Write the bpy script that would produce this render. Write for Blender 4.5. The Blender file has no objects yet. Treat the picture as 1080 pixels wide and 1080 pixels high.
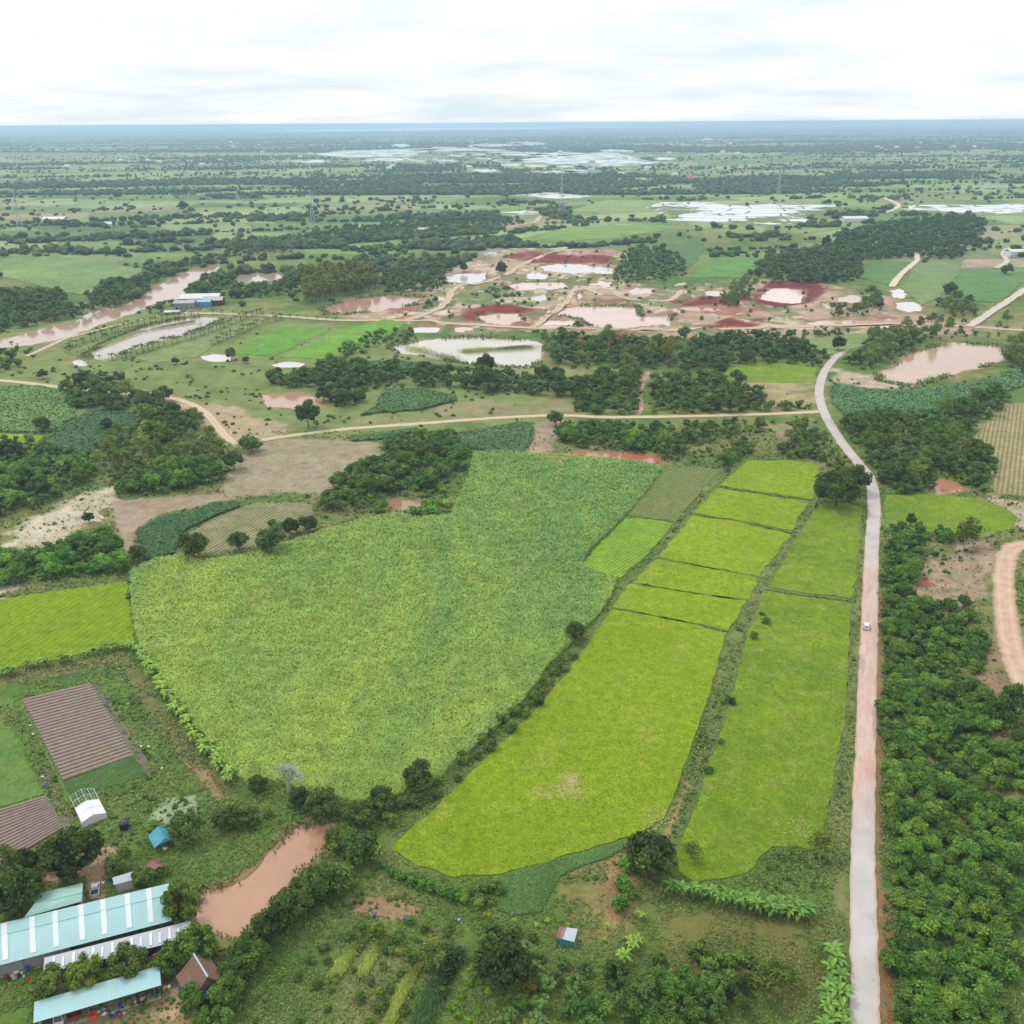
import bpy, math, random
import numpy as np
from mathutils import Matrix, Vector
from mathutils.geometry import tessellate_polygon
random.seed(7); rng = np.random.default_rng(7)
C = bpy.context.scene.collection
SC = bpy.context.scene
# ------------------------------------------------------------------ camera
H = 150.0; F = 999.0
PITCH = math.atan(410.5 / F); ROLL = math.atan(7 / 1080)
fw = Vector((0, math.cos(PITCH), -math.sin(PITCH)))
up0 = Vector((0, math.sin(PITCH), math.cos(PITCH))); rt0 = Vector((1, 0, 0))
upv = up0 * math.cos(ROLL) + rt0 * math.sin(ROLL)
rtv = rt0 * math.cos(ROLL) - up0 * math.sin(ROLL)
cam = bpy.data.cameras.new('camera'); cam.sensor_width = 36; cam.lens = F / 1080 * 36
cam.clip_start = 1; cam.clip_end = 300000
co = bpy.data.objects.new('camera', cam); C.objects.link(co)
M = Matrix((rtv, upv, -fw)).transposed().to_4x4(); M.translation = (0, 0, H)
co.matrix_world = M; SC.camera = co
# ------------------------------------------------------------------ light
SUN_EL, SUN_AZ = math.radians(58), math.radians(-60)   # behind thin cloud, to the left and ahead
w = bpy.data.worlds.new('World'); SC.world = w; w.use_nodes = True
nt = w.node_tree; N = nt.nodes; L = nt.links
bg = N['Background']; bg.inputs['Strength'].default_value = 1.0
sky = N.new('ShaderNodeTexSky'); sky.sky_type = 'NISHITA'; sky.sun_disc = False
sky.sun_elevation = SUN_EL; sky.sun_rotation = SUN_AZ; sky.air_density = 1; sky.dust_density = 2
skm = N.new('ShaderNodeVectorMath'); skm.operation = 'SCALE'; skm.inputs['Scale'].default_value = 0.10
L.new(sky.outputs[0], skm.inputs[0])
tc = N.new('ShaderNodeTexCoord')
sep = N.new('ShaderNodeSeparateXYZ'); L.new(tc.outputs['Generated'], sep.inputs[0])
def wmath(op, a, b=None, clamp=False):
    m = N.new('ShaderNodeMath'); m.operation = op; m.use_clamp = clamp
    for i, v in enumerate((a, b)):
        if v is None: continue
        if isinstance(v, (int, float)): m.inputs[i].default_value = v
        else: L.new(v, m.inputs[i])
    return m.outputs[0]
zz = wmath('ADD', wmath('MAXIMUM', sep.outputs[2], 0.0), 0.10)
cx = wmath('DIVIDE', sep.outputs[0], zz); cy = wmath('DIVIDE', sep.outputs[1], zz)
cmb = N.new('ShaderNodeCombineXYZ'); L.new(cx, cmb.inputs[0]); L.new(cy, cmb.inputs[1])
cn = N.new('ShaderNodeTexNoise'); cn.inputs['Scale'].default_value = 0.62; cn.inputs['Detail'].default_value = 6
cn.inputs['Roughness'].default_value = 0.55; cn.inputs['Distortion'].default_value = 0.2
L.new(cmb.outputs[0], cn.inputs['Vector'])
cr = N.new('ShaderNodeValToRGB'); cr.color_ramp.elements[0].position = 0.36; cr.color_ramp.elements[1].position = 0.60
L.new(cn.outputs[0], cr.inputs[0])
# cloud brightness: overcast, brighter overhead than at the horizon
elev = wmath('MAXIMUM', sep.outputs[2], 0.0)
cb = wmath('ADD', wmath('MULTIPLY', elev, 0.65), 1.06)
ccol = N.new('ShaderNodeVectorMath'); ccol.operation = 'SCALE'; ccol.inputs[0].default_value = (1.0, 1.0, 0.99)
L.new(cb, ccol.inputs['Scale'])
thin = N.new('ShaderNodeVectorMath'); thin.operation = 'SCALE'; thin.inputs[0].default_value = (0.77, 0.885, 0.955)
L.new(cb, thin.inputs['Scale'])
mx0 = N.new('ShaderNodeMixRGB'); mx0.inputs[0].default_value = 0.92
L.new(skm.outputs[0], mx0.inputs[1]); L.new(thin.outputs[0], mx0.inputs[2])
mx = N.new('ShaderNodeMixRGB'); L.new(cr.outputs[0], mx.inputs[0])
L.new(mx0.outputs[0], mx.inputs[1]); L.new(ccol.outputs[0], mx.inputs[2])
L.new(mx.outputs[0], bg.inputs['Color'])
sl = bpy.data.lights.new('sun', 'SUN'); sl.energy = 1.5; sl.angle = math.radians(10); sl.color = (1, 0.96, 0.9)
so = bpy.data.objects.new('sun', sl); C.objects.link(so); so.location = (0, 0, 400)
sd = Vector((math.sin(SUN_AZ) * math.cos(SUN_EL), math.cos(SUN_AZ) * math.cos(SUN_EL), math.sin(SUN_EL)))
so.rotation_euler = sd.to_track_quat('Z', 'Y').to_euler()
SC.view_settings.view_transform = 'Standard'; SC.view_settings.look = 'None'
SC.view_settings.exposure = 0.0; SC.view_settings.gamma = 1.0
SC.render.engine = 'CYCLES'
cyc = SC.cycles; cyc.max_bounces = 5; cyc.diffuse_bounces = 2; cyc.glossy_bounces = 2
cyc.transmission_bounces = 2; cyc.transparent_max_bounces = 4; cyc.volume_bounces = 1
cyc.use_denoising = True; cyc.denoising_prefilter = 'ACCURATE'
# ------------------------------------------------------------------ picture point -> ground point
R_ = np.array([rtv, upv, fw])           # rows
def ray(px, py):
    d = np.array(rtv) * ((px - 540) / F) + np.array(upv) * ((540 - py) / F) + np.array(fw)
    return d
def G(px, py, z=0.0):
    d = ray(px, py); t = (z - H) / d[2]
    return np.array((d[0] * t, d[1] * t))
def GP(poly, z=0.0): return np.array([G(a, b, z) for a, b in poly])
def mpp(py): return H / (math.sin(PITCH) + (py - 540) / F * math.cos(PITCH)) / F   # metres per picture pixel
def lin(c):
    c = np.array(c, float) / 255
    return np.where(c <= 0.04045, c / 12.92, ((c + 0.055) / 1.055) ** 2.4)
KALB = 0.74
def A(r, g, b): return tuple(lin((r, g, b)) * KALB)
# ------------------------------------------------------------------ noise
def vnoise(x, y, seed=0):
    xi = np.floor(x).astype(np.int64); yi = np.floor(y).astype(np.int64)
    fx = x - xi; fy = y - yi; fx = fx * fx * (3 - 2 * fx); fy = fy * fy * (3 - 2 * fy)
    def h(a, b):
        n = (a * 374761393 + b * 668265263 + seed * 1442695041) & 0xffffffff
        n = ((n ^ (n >> 13)) * 1274126177) & 0xffffffff
        return ((n ^ (n >> 16)) & 0xffff) / 65535.0
    return (h(xi, yi) * (1 - fx) * (1 - fy) + h(xi + 1, yi) * fx * (1 - fy) + h(xi, yi + 1) * (1 - fx) * fy + h(xi + 1, yi + 1) * fx * fy)
def fbm(x, y, scale, octv=4, seed=0):
    s = 0; a = 0.5; t = 0; f = 1.0 / scale
    for i in range(octv):
        s = s + a * vnoise(x * f + 17.3 * i, y * f - 9.1 * i, seed + i); t += a; a *= 0.55; f *= 2.03
    return s / t
def sdist(x, y, P):
    """signed distance, + inside"""
    d2 = np.full(x.shape, 1e18); ins = np.zeros(x.shape, bool); n = len(P)
    for i in range(n):
        a = P[i]; b = P[(i + 1) % n]; e = b - a
        wx = x - a[0]; wy = y - a[1]; ll = e[0] ** 2 + e[1] ** 2 + 1e-9
        t = np.clip((wx * e[0] + wy * e[1]) / ll, 0, 1)
        d2 = np.minimum(d2, (wx - t * e[0]) ** 2 + (wy - t * e[1]) ** 2)
        c = ((a[1] > y) != (b[1] > y))
        xx = (b[0] - a[0]) * (y - a[1]) / (b[1] - a[1] + 1e-12) + a[0]
        ins ^= c & (x < xx)
    return np.where(ins, 1, -1) * np.sqrt(d2)
def smooth(t): t = np.clip(t, 0, 1); return t * t * (3 - 2 * t)
def inside(x, y, polys, grow=0.0):
    m = np.zeros(x.shape, bool)
    for P in polys:
        lo = P.min(0) - abs(grow) - 1; hi = P.max(0) + abs(grow) + 1
        k = (x > lo[0]) & (x < hi[0]) & (y > lo[1]) & (y < hi[1]) & ~m
        if k.any():
            q = np.zeros(int(k.sum()), bool) | (sdist(x[k], y[k], P) > -grow); m[k] = q
    return m
# ------------------------------------------------------------------ water outlines (picture coordinates of the shore)
MUD, PINK, PALE, RUST = A(190, 150, 124), A(192, 146, 118), A(215, 205, 200), A(190, 118, 90)
BROWN = A(170, 130, 100)
PONDS = [
 ('farm', [(303,876),(325,869),(350,871),(348,890),(340,905),(319,916),(296,944),(272,972),(260,991),(236,983),(207,967),(211,938),(244,931),(272,911),(291,893)], PINK, 'pond', 'salmon-pink muddy pond beside the teal-roofed farm sheds'),
 ('strip', [(606,475.5),(645,477),(698,481),(698,488),(639,486),(605,481)], RUST, 'pond', 'long narrow rust-red pond behind the sugarcane field'),
 ('grove', [(412,526),(446,528),(446,536),(425,538),(408,533)], BROWN, 'pond', 'small dark brown pond enclosed by the grove above the sugarcane'),
 ('rust', [(278,417),(308,413),(340,420),(341,430),(312,430),(283,429)], A(190,150,120), 'pond', 'shallow rusty puddle with white glare left of the lone dark tree'),
 ('east', [(987,505),(1002,506),(1026,517),(988,521)], A(185,130,100), 'pond', 'small orange-brown pond below the dense roadside grove'),
 ('big', [(940,377),(960,371),(987,364),(1007,361),(1035,363),(1060,365),(1063,378),(1040,386),(1020,390),(987,400),(960,407),(927,401),(930,392),(948,384)], A(200,160,130), 'pond', 'large milky-brown pond right of the curving road'),
 ('wide', [(408,366),(437,360),(470,356),(500,355),(557,358),(577,365),(572,378),(560,388),(507,385),(487,383),(453,376),(420,372)], A(200,190,175), 'pond', 'wide pale grey pond in front of the red diggings'),
 ('brown', [(338,324),(372,315),(410,310),(447,313),(437,321),(400,328),(370,331),(345,331)], A(195,150,125), 'pond', 'orange-brown pond beside the tall brown tree stand'),
 ('small', [(470,291),(490,288),(513,287),(511,297),(490,299),(473,296)], PALE, 'pond', 'small white pond behind the tan diggings, left side'),
 ('red', [(507,333),(525,331),(548,331),(550,337),(535,343),(510,341)], A(215,170,150), 'pond', 'pinkish pit pond with a red earth bank behind it'),
 ('pink', [(570,328),(590,325),(613,322),(645,322),(673,323),(677,334),(710,331),(709,343),(685,345),(660,346),(620,343),(613,337),(590,333),(577,332)], A(222,180,165), 'pond', 'long pale pink pond in the middle of the diggings'),
 ('lobe', [(560,337),(585,337),(610,338),(605,343),(570,342)], A(220,200,190), 'pond', 'low pale pond in front of the long pink pond'),
 ('dot', [(436,346),(448,344),(463,345),(460,350),(437,350)], PALE, 'pond', 'tiny pale pond above the wide grey pond'),
 ('oval', [(556,289),(566,287),(577,290),(573,294),(560,294)], PALE, 'pond', 'small oval white pond in the scrub behind the pits'),
 ('back', [(570,281),(590,278),(610,278),(630,281),(647,283),(647,290),(625,288),(607,289),(590,286),(575,285)], A(215,205,195), 'pond', 'pale pond just below the red spoil heap'),
 ('long', [(533,300),(560,298),(593,298),(597,303),(570,306),(545,306)], A(220,185,170), 'pond', 'thin pink pond above the double pit ponds'),
 ('tri', [(557,314),(565,311),(573,310),(578,316),(565,317)], PALE, 'pond', 'small triangular white pit pond'),
 ('bit', [(604,314),(612,308),(618,314),(612,318)], A(215,195,185), 'pond', 'small pale pit pond beside the haul track'),
 ('nw', [(507,266),(515,262),(527,262),(524,268),(512,269)], PALE, 'pond', 'tiny white pond at the back edge of the diggings'),
 ('mound', [(803,315),(808,309),(815,304),(830,304),(847,306),(847,313),(844,320),(825,319)], A(240,205,195), 'pond', 'pale pink settling pond ringed by a dark red bank'),
 ('glare', [(941,306),(948,304),(957,307),(951,314),(944,313)], PALE, 'pond', 'white glaring pond at the end of the pale track'),
 ('glare2', [(947,319),(960,318),(973,320),(971,327),(958,328),(948,326)], PALE, 'pond', 'pale pond with trees around it, nearer of the two by the pale track'),
 ('tan', [(884,314),(898,311),(910,313),(912,317),(898,319),(886,318)], A(205,165,135), 'pond', 'shallow tan pond right of the red-banked settling pond'),
 ('ditch', [(850,341),(867,337),(895,337),(920,338),(946,344),(920,346),(880,345)], A(215,180,155), 'pond', 'long tan pool beside the far dirt road'),
 ('orange', [(718,324),(740,323),(763,323),(764,328),(740,328),(718,328)], A(205,130,95), 'pond', 'orange pit pool below the red earth face'),
 ('palm', [(88,374),(116,358),(150,344),(182,337),(214,334),(236,336),(214,346),(176,357),(138,370),(112,379)], A(185,165,150), 'pond', 'long brown pond between two rows of palms'),
 ('palm2', [(213,375),(228,373),(243,375),(243,380),(228,381),(213,378)], PALE, 'pond', 'small white puddle at the foot of the palm rows'),
 ('palm3', [(74,381),(84,379),(94,381),(90,385),(76,384)], PALE, 'pond', 'small white puddle left of the palm pond'),
 ('north', [(246,294),(260,290),(290,288),(300,291),(285,296),(250,298)], A(190,165,145), 'pond', 'flooded patch among trees north of the brown river'),
 ('pool', [(660,306),(672,303),(690,304),(686,309),(668,310)], A(215,180,165), 'pond', 'small pale pool among spoil right of the haul track'),
 ('pool2', [(620,300),(632,296),(648,297),(644,302),(628,303)], A(225,195,180), 'pond', 'small pale pool below the back pond'),
 ('pool3', [(742,308),(752,306),(764,308),(758,312),(746,312)], A(210,190,170), 'pond', 'small muddy pool left of the red-banked pond'),
 ('pool4', [(480,345),(492,344),(500,347),(490,350),(482,349)], A(215,180,160), 'pond', 'small pool at the front of the haul road'),
 ('pool5', [(598,331),(604,329),(610,331),(606,334)], A(225,200,190), 'pond', 'tiny pool on the tongue of land in the long pink pond'),
 ('slip', [(286,384),(302,381),(320,381),(318,386),(296,387)], PALE, 'pond', 'pale puddle beside the bright green paddies'),
]
RIVER = [(-120,392),(-60,372),(0,359),(43,346),(83,338),(97,328),(133,321),(150,314),(160,306),(187,289),(200,286),(230,279),(231,285),(213,289),(201,299),(191,314),(164,319),(148,327),(111,340),(88,349),(58,359),(33,363),(0,366),(-60,382),(-120,404)]
POOLS_W = [GP(p[1]) for p in PONDS] + [GP(RIVER)]
EMB = GP([(1052,576),(1050,610),(1046,650),(1056,700),(1066,760),(1090,830),(1300,830),(1300,560),(1080,562)], 4.0)
MINE = GP([(360,330),(440,300),(530,262),(650,262),(700,300),(870,300),(950,335),(900,350),(480,350)])
def Z(x, y):
    x = np.asarray(x, float); y = np.asarray(y, float); z = np.zeros(x.shape)
    k = (x > EMB[:, 0].min() - 40) & (y > 120) & (y < EMB[:, 1].max() + 40) & (x < 500)
    if k.any():
        n = fbm(x[k], y[k], 9, 3, 5) - .5
        z[k] += 4.0 * smooth((sdist(x[k], y[k], EMB) + 15 + n * 6) / 15)
    k = inside(x, y, [MINE])
    if k.any(): z[k] += 9 * np.clip(fbm(x[k], y[k], 22, 4, 8) - .5, 0, 1)
    for P in POOLS_W:
        lo = P.min(0) - 12; hi = P.max(0) + 12
        k = (x > lo[0]) & (x < hi[0]) & (y > lo[1]) & (y < hi[1])
        if not k.any(): continue
        xx, yy = x[k], y[k]; d = P[:, 1].mean()
        wd = 1.2 + d / 260
        s = sdist(xx, yy, P) + (fbm(xx, yy, 5 + d / 120, 3, 3) - .5) * (3.4 + d / 170)
        t = smooth((s + wd * 0.5) / wd); z[k] = z[k] * (1 - t) - 1.3 * t
    return z
def Zs(x, y): return float(Z(np.array([x]), np.array([y]))[0])
def GT(px, py, dz=0.0):
    z = 0.0
    for _ in range(4):
        p = G(px, py, z + dz); z = max(0.0, Zs(*p))
    return p[0], p[1], z
# ------------------------------------------------------------------ materials
def new_mat(name, rough=0.9, spec=0.2):
    m = bpy.data.materials.new(name); m.use_nodes = True; t = m.node_tree
    b = t.nodes['Principled BSDF']; b.inputs['Roughness'].default_value = rough
    b.inputs['Specular IOR Level'].default_value = spec
    return m, t, b
def nd(t, k, **kw):
    n = t.nodes.new('ShaderNode' + k)
    for a, v in kw.items(): setattr(n, a, v)
    return n
def math_n(t, op, a, b=None, clamp=False):
    m = nd(t, 'Math', operation=op, use_clamp=clamp)
    for i, v in enumerate((a, b)):
        if v is None: continue
        if isinstance(v, (int, float)): m.inputs[i].default_value = v
        else: t.links.new(v, m.inputs[i])
    return m.outputs[0]
def noise_n(t, scale, detail=4, rough=0.6, vec=None, dist=0):
    n = nd(t, 'TexNoise'); n.inputs['Scale'].default_value = scale; n.inputs['Detail'].default_value = detail
    n.inputs['Roughness'].default_value = rough; n.inputs['Distortion'].default_value = dist
    if vec is None: vec = nd(t, 'NewGeometry').outputs['Position']
    t.links.new(vec, n.inputs['Vector']); return n.outputs[0]
def mapr(t, v, a, b, c, d):
    n = nd(t, 'MapRange'); n.clamp = True
    for i, q in enumerate((a, b, c, d)): n.inputs[i + 1].default_value = q
    t.links.new(v, n.inputs[0]); return n.outputs[0]
def mixc(t, f, a, b, mode='MIX'):
    n = nd(t, 'MixRGB', blend_type=mode)
    for i, v in enumerate((f, a, b)):
        if isinstance(v, (int, float)): n.inputs[i].default_value = v
        elif isinstance(v, tuple): n.inputs[i].default_value = (*v[:3], 1)
        else: t.links.new(v, n.inputs[i])
    return n.outputs[0]
def bump(t, b, h, dist=0.1, strength=1.0):
    n = nd(t, 'Bump'); n.inputs['Distance'].default_value = dist; n.inputs['Strength'].default_value = strength
    t.links.new(h, n.inputs['Height']); t.links.new(n.outputs[0], b.inputs['Normal'])
def setc(t, b, c):
    if isinstance(c, tuple): b.inputs['Base Color'].default_value = (*c[:3], 1)
    else: t.links.new(c, b.inputs['Base Color'])
def plain(name, c, rough=0.7, spec=0.3, var=0.12, sc=3.0, metal=0):
    m, t, b = new_mat(name, rough, spec); b.inputs['Metallic'].default_value = metal
    co_ = nd(t, 'TexCoord').outputs['Object']
    n = noise_n(t, sc, 4, .6, co_)
    setc(t, b, mixc(t, 1.0, c, mixc(t, n, (1 - var * 2,) * 3, (1 + var * 2,) * 3), 'MULTIPLY'))
    return m
def attr(t, name): n = nd(t, 'Attribute'); n.attribute_name = name; return n
def ground_mat():
    m, t, b = new_mat('ground', 0.95, 0.1); c = attr(t, 'col').outputs['Color']
    n1 = noise_n(t, 1.3, 6, .7); n2 = noise_n(t, 0.07, 8, .75)
    f = math_n(t, 'ADD', math_n(t, 'MULTIPLY', n1, 0.7), math_n(t, 'MULTIPLY', n2, 1.1))
    f = mapr(t, f, .55, 1.25, .45, 1.55)
    cc = nd(t, 'VectorMath', operation='SCALE'); t.links.new(c, cc.inputs[0]); t.links.new(f, cc.inputs['Scale'])
    # scattered dry tufts / bare specks
    n3 = noise_n(t, 0.35, 6, .7); k = mapr(t, n3, .56, .70, 0, .45)
    setc(t, b, mixc(t, k, cc.outputs[0], A(150, 145, 85)))
    bump(t, b, noise_n(t, 2.0, 5, .7), 0.35, 0.8); return m
def crop_mat(name, c1, c2, scale=0.03, fine=1.8, rows=None, c3=None, bumpd=0.25, rowc=0.35, spots=.62):
    """crop or soil cover: two tones in broad patches, fine tufts, optional rows at a direction (deg) and spacing (m)"""
    m, t, b = new_mat(name, 0.85, 0.15); p = nd(t, 'NewGeometry').outputs['Position']
    n1 = mapr(t, noise_n(t, scale, 5, .6, p, .4), .35, .65, 0, 1)
    c = mixc(t, n1, c1, c2)
    if c3: c = mixc(t, mapr(t, noise_n(t, scale * 3.1, 5, .7, p), spots, spots + .12, 0, .8), c, c3)
    f = mapr(t, noise_n(t, fine, 5, .75, p), .3, .7, .62, 1.38)
    f = math_n(t, 'MULTIPLY', f, mapr(t, noise_n(t, fine * .16, 5, .7, p, .6), .32, .68, .74, 1.22))
    h = f
    if rows:
        mp = nd(t, 'Mapping'); mp.inputs['Rotation'].default_value = (0, 0, math.radians(rows[0])); t.links.new(p, mp.inputs['Vector'])
        wv = nd(t, 'TexWave'); wv.inputs['Scale'].default_value = 0.314 / rows[1]; wv.inputs['Distortion'].default_value = 1.2
        wv.inputs['Detail'].default_value = 3; wv.inputs['Detail Scale'].default_value = 2.0
        t.links.new(mp.outputs[0], wv.inputs['Vector'])
        f = math_n(t, 'MULTIPLY', f, mapr(t, wv.outputs[1], 0, 1, 1 - rowc, 1 + rowc * .5))
        h = math_n(t, 'ADD', h, wv.outputs[1])
    s = nd(t, 'VectorMath', operation='SCALE'); t.links.new(c, s.inputs[0]); t.links.new(f, s.inputs['Scale'])
    setc(t, b, s.outputs[0]); bump(t, b, h, bumpd, .8); return m
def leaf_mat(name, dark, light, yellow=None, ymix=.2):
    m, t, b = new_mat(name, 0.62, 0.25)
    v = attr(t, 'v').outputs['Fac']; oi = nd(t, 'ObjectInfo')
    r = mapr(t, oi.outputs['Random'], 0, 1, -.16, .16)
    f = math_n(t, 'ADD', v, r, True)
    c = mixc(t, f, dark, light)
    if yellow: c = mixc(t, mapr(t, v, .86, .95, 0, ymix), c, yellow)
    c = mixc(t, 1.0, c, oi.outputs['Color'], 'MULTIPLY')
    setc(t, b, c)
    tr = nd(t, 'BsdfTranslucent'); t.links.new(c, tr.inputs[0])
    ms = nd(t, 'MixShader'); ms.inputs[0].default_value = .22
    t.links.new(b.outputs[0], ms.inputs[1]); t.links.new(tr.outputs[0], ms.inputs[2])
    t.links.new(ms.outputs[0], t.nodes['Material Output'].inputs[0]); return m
def water_mat(name, c):
    m, t, b = new_mat(name, 0.12, 0.5); n = noise_n(t, .05, 3)
    setc(t, b, mixc(t, mapr(t, n, .3, .7, 0, 1), tuple(x * .9 for x in c), tuple(min(1, x * 1.08) for x in c)))
    b.inputs['Roughness'].default_value = 0.10; bump(t, b, noise_n(t, 1.4, 3, .5), 0.02, .35); return m
# ------------------------------------------------------------------ mesh helpers
def mesh_np(name, v, f, mat=None, smooth_=False):
    """v (n,3); f (m,k) k=3/4"""
    v = np.asarray(v, np.float32); f = np.asarray(f, np.int32); me = bpy.data.meshes.new(name)
    me.vertices.add(len(v)); me.vertices.foreach_set('co', v.ravel())
    k = f.shape[1]; me.loops.add(f.size); me.loops.foreach_set('vertex_index', f.ravel())
    me.polygons.add(len(f)); me.polygons.foreach_set('loop_start', np.arange(0, f.size, k, dtype=np.int32))
    try: me.polygons.foreach_set('loop_total', np.full(len(f), k, np.int32))
    except Exception: pass
    if smooth_: me.polygons.foreach_set('use_smooth', np.ones(len(f), bool))
    me.update(calc_edges=True)
    if mat: me.materials.append(mat)
    return me
def fattr(me, name, a):
    at = me.attributes.new(name, 'FLOAT', 'POINT'); at.data.foreach_set('value', np.asarray(a, np.float32))
def cattr(me, name, c):
    at = me.attributes.new(name, 'FLOAT_COLOR', 'POINT')
    c4 = np.ones((len(c), 4), np.float32); c4[:, :3] = c; at.data.foreach_set('color', c4.ravel())
def link(name, me, parent=None):
    o = bpy.data.objects.new(name, me); C.objects.link(o)
    if parent is not None: o.parent = parent
    return o
def tag(o, label=None, cat=None, group=None, kind=None):
    if label: o['label'] = label
    if cat: o['category'] = cat
    if group: o['group'] = group
    if kind: o['kind'] = kind
    return o
def empty(name, loc, rz=0.0, label=None, cat=None, group=None):
    o = bpy.data.objects.new(name, None); C.objects.link(o); o.location = loc; o.rotation_euler = (0, 0, rz)
    o.empty_display_size = .5; return tag(o, label, cat, group)
class MB:
    """collects simple solids; build() links them as one mesh"""
    def __init__(s): s.v = []; s.f = []
    def add(s, vs, fs):
        b = len(s.v); s.v += [tuple(map(float, q)) for q in vs]; s.f += [tuple(i + b for i in q) for q in fs]; return s
    def box(s, x0, x1, y0, y1, z0, z1, bev=0.0):
        if bev <= 0:
            vs = [(x, y, z) for z in (z0, z1) for x, y in ((x0, y0), (x1, y0), (x1, y1), (x0, y1))]
            return s.add(vs, [(3, 2, 1, 0), (4, 5, 6, 7), (0, 1, 5, 4), (1, 2, 6, 5), (2, 3, 7, 6), (3, 0, 4, 7)])
        rings = []; b = bev
        for z, i in ((z0, b), (z0 + b, 0), (z1 - b, 0), (z1, b)):
            rings.append([(x0 + i + b, y0 + i, z), (x1 - i - b, y0 + i, z), (x1 - i, y0 + i + b, z), (x1 - i, y1 - i - b, z),
                          (x1 - i - b, y1 - i, z), (x0 + i + b, y1 - i, z), (x0 + i, y1 - i - b, z), (x0 + i, y0 + i + b, z)])
        vs = sum(rings, []); fs = [tuple(range(7, -1, -1)), tuple(range(24, 32))]
        for r in range(3):
            for k in range(8): fs.append((r * 8 + k, r * 8 + (k + 1) % 8, r * 8 + 8 + (k + 1) % 8, r * 8 + 8 + k))
        return s.add(vs, fs)
    def tube(s, pts, rad, n=6):
        pts = [Vector(p) for p in pts]; rad = rad if isinstance(rad, (list, tuple)) else [rad] * len(pts); vs = []
        for i, p in enumerate(pts):
            d = (pts[min(i + 1, len(pts) - 1)] - pts[max(i - 1, 0)]).normalized()
            a = d.cross(Vector((0, 0, 1))) if abs(d.z) < .95 else d.cross(Vector((1, 0, 0))); a.normalize(); b = d.cross(a)
            vs += [tuple(p + (a * math.cos(q * 2 * math.pi / n) + b * math.sin(q * 2 * math.pi / n)) * rad[i]) for q in range(n)]
        fs = [tuple(range(n)), tuple(range(len(vs) - 1, len(vs) - n - 1, -1))]
        for i in range(len(pts) - 1):
            for q in range(n): fs.append((i * n + q, i * n + n + q, i * n + n + (q + 1) % n, i * n + (q + 1) % n))
        return s.add(vs, fs)
    def slab(s, quad, th, n=(0, 0, 1)):
        """quad of 3-D corners given thickness th downwards"""
        q = [Vector(p) for p in quad]; k = len(q); nn = Vector(n) * th
        vs = [tuple(p) for p in q] + [tuple(p - nn) for p in q]
        fs = [tuple(range(k)), tuple(range(2 * k - 1, k - 1, -1))] + [(i, i + k, (i + 1) % k + k, (i + 1) % k) for i in range(k)]
        return s.add(vs, fs)
    def lathe(s, prof, c=(0, 0, 0), n=12):
        vs = []; fs = []
        for r, z in prof: vs += [(c[0] + r * math.cos(q * 2 * math.pi / n), c[1] + r * math.sin(q * 2 * math.pi / n), c[2] + z) for q in range(n)]
        for i in range(len(prof) - 1):
            for q in range(n): fs.append((i * n + q, i * n + (q + 1) % n, i * n + n + (q + 1) % n, i * n + n + q))
        fs += [tuple(range(n - 1, -1, -1)), tuple(range(len(vs) - n, len(vs)))]
        return s.add(vs, fs)
    def build(s, name, mat, parent=None, inv=None):
        me = bpy.data.meshes.new(name)
        v = s.v if inv is None else [tuple(inv @ Vector(q)) for q in s.v]
        me.from_pydata(v, [], s.f); me.update()
        if mat: me.materials.append(mat)
        return link(name, me, parent)
def copy_tree(o, parent=None):
    c = o.copy(); C.objects.link(c)
    if parent is not None: c.parent = parent
    for ch in list(o.children): copy_tree(ch, c)
    return c
def rough_outline(P, step=2.5, jit=.35, seed=0):
    out = []; n = len(P); r = random.Random(seed)
    for i in range(n):
        a, b = P[i], P[(i + 1) % n]; k = max(1, min(60, int(np.linalg.norm(b - a) / step)))
        e = (b - a) / (np.linalg.norm(b - a) + 1e-9); nn = np.array((-e[1], e[0]))
        for j in range(k):
            o = 0 if j == 0 else r.gauss(0, jit)
            out.append(a + (b - a) * j / k + nn * o)
    return np.array(out)
OCC_ROAD = []
OCC = []      # outlines that weeds and loose grass keep off
def field(poly, name, label, cat, mat, h=.3, z0=0.03, kind='stuff', occ=True, world=False, jit=None, step=None):
    P = np.array(poly) if world else GP(poly)
    if occ: OCC.append(P)
    d = P[:, 1].mean(); o = rough_outline(P, step or max(2, d / 110), jit if jit is not None else d / 900, len(P))
    n = len(o); tri = tessellate_polygon([[Vector((a, b, 0)) for a, b in o]])
    vs = [(a, b, h) for a, b in o] + [(a, b, -0.3) for a, b in o]
    fs = []
    for t in tri:
        a, b, c = (o[i] for i in t)
        fs.append(t if (b[0] - a[0]) * (c[1] - a[1]) - (b[1] - a[1]) * (c[0] - a[0]) > 0 else t[::-1])
    fs += [(i, (i + 1) % n, (i + 1) % n + n, i + n) for i in range(n)]
    me = bpy.data.meshes.new(name); me.from_pydata(vs, [], fs); me.update(); me.materials.append(mat)
    ob = link(name, me); ob.location = (0, 0, 0); return tag(ob, label, cat, kind=kind)
def spline(pts, n=10):
    P = [Vector((p[0], p[1])) for p in pts]; out = []
    for i in range(len(P) - 1):
        a, b, c, d = P[max(i - 1, 0)], P[i], P[i + 1], P[min(i + 2, len(P) - 1)]
        for j in range(n):
            t = j / n
            out.append(.5 * ((2 * b) + (c - a) * t + (2 * a - 5 * b + 4 * c - d) * t * t + (3 * b - a - 3 * c + d) * t ** 3))
    out.append(P[-1]); return np.array([tuple(q) for q in out])
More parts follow.
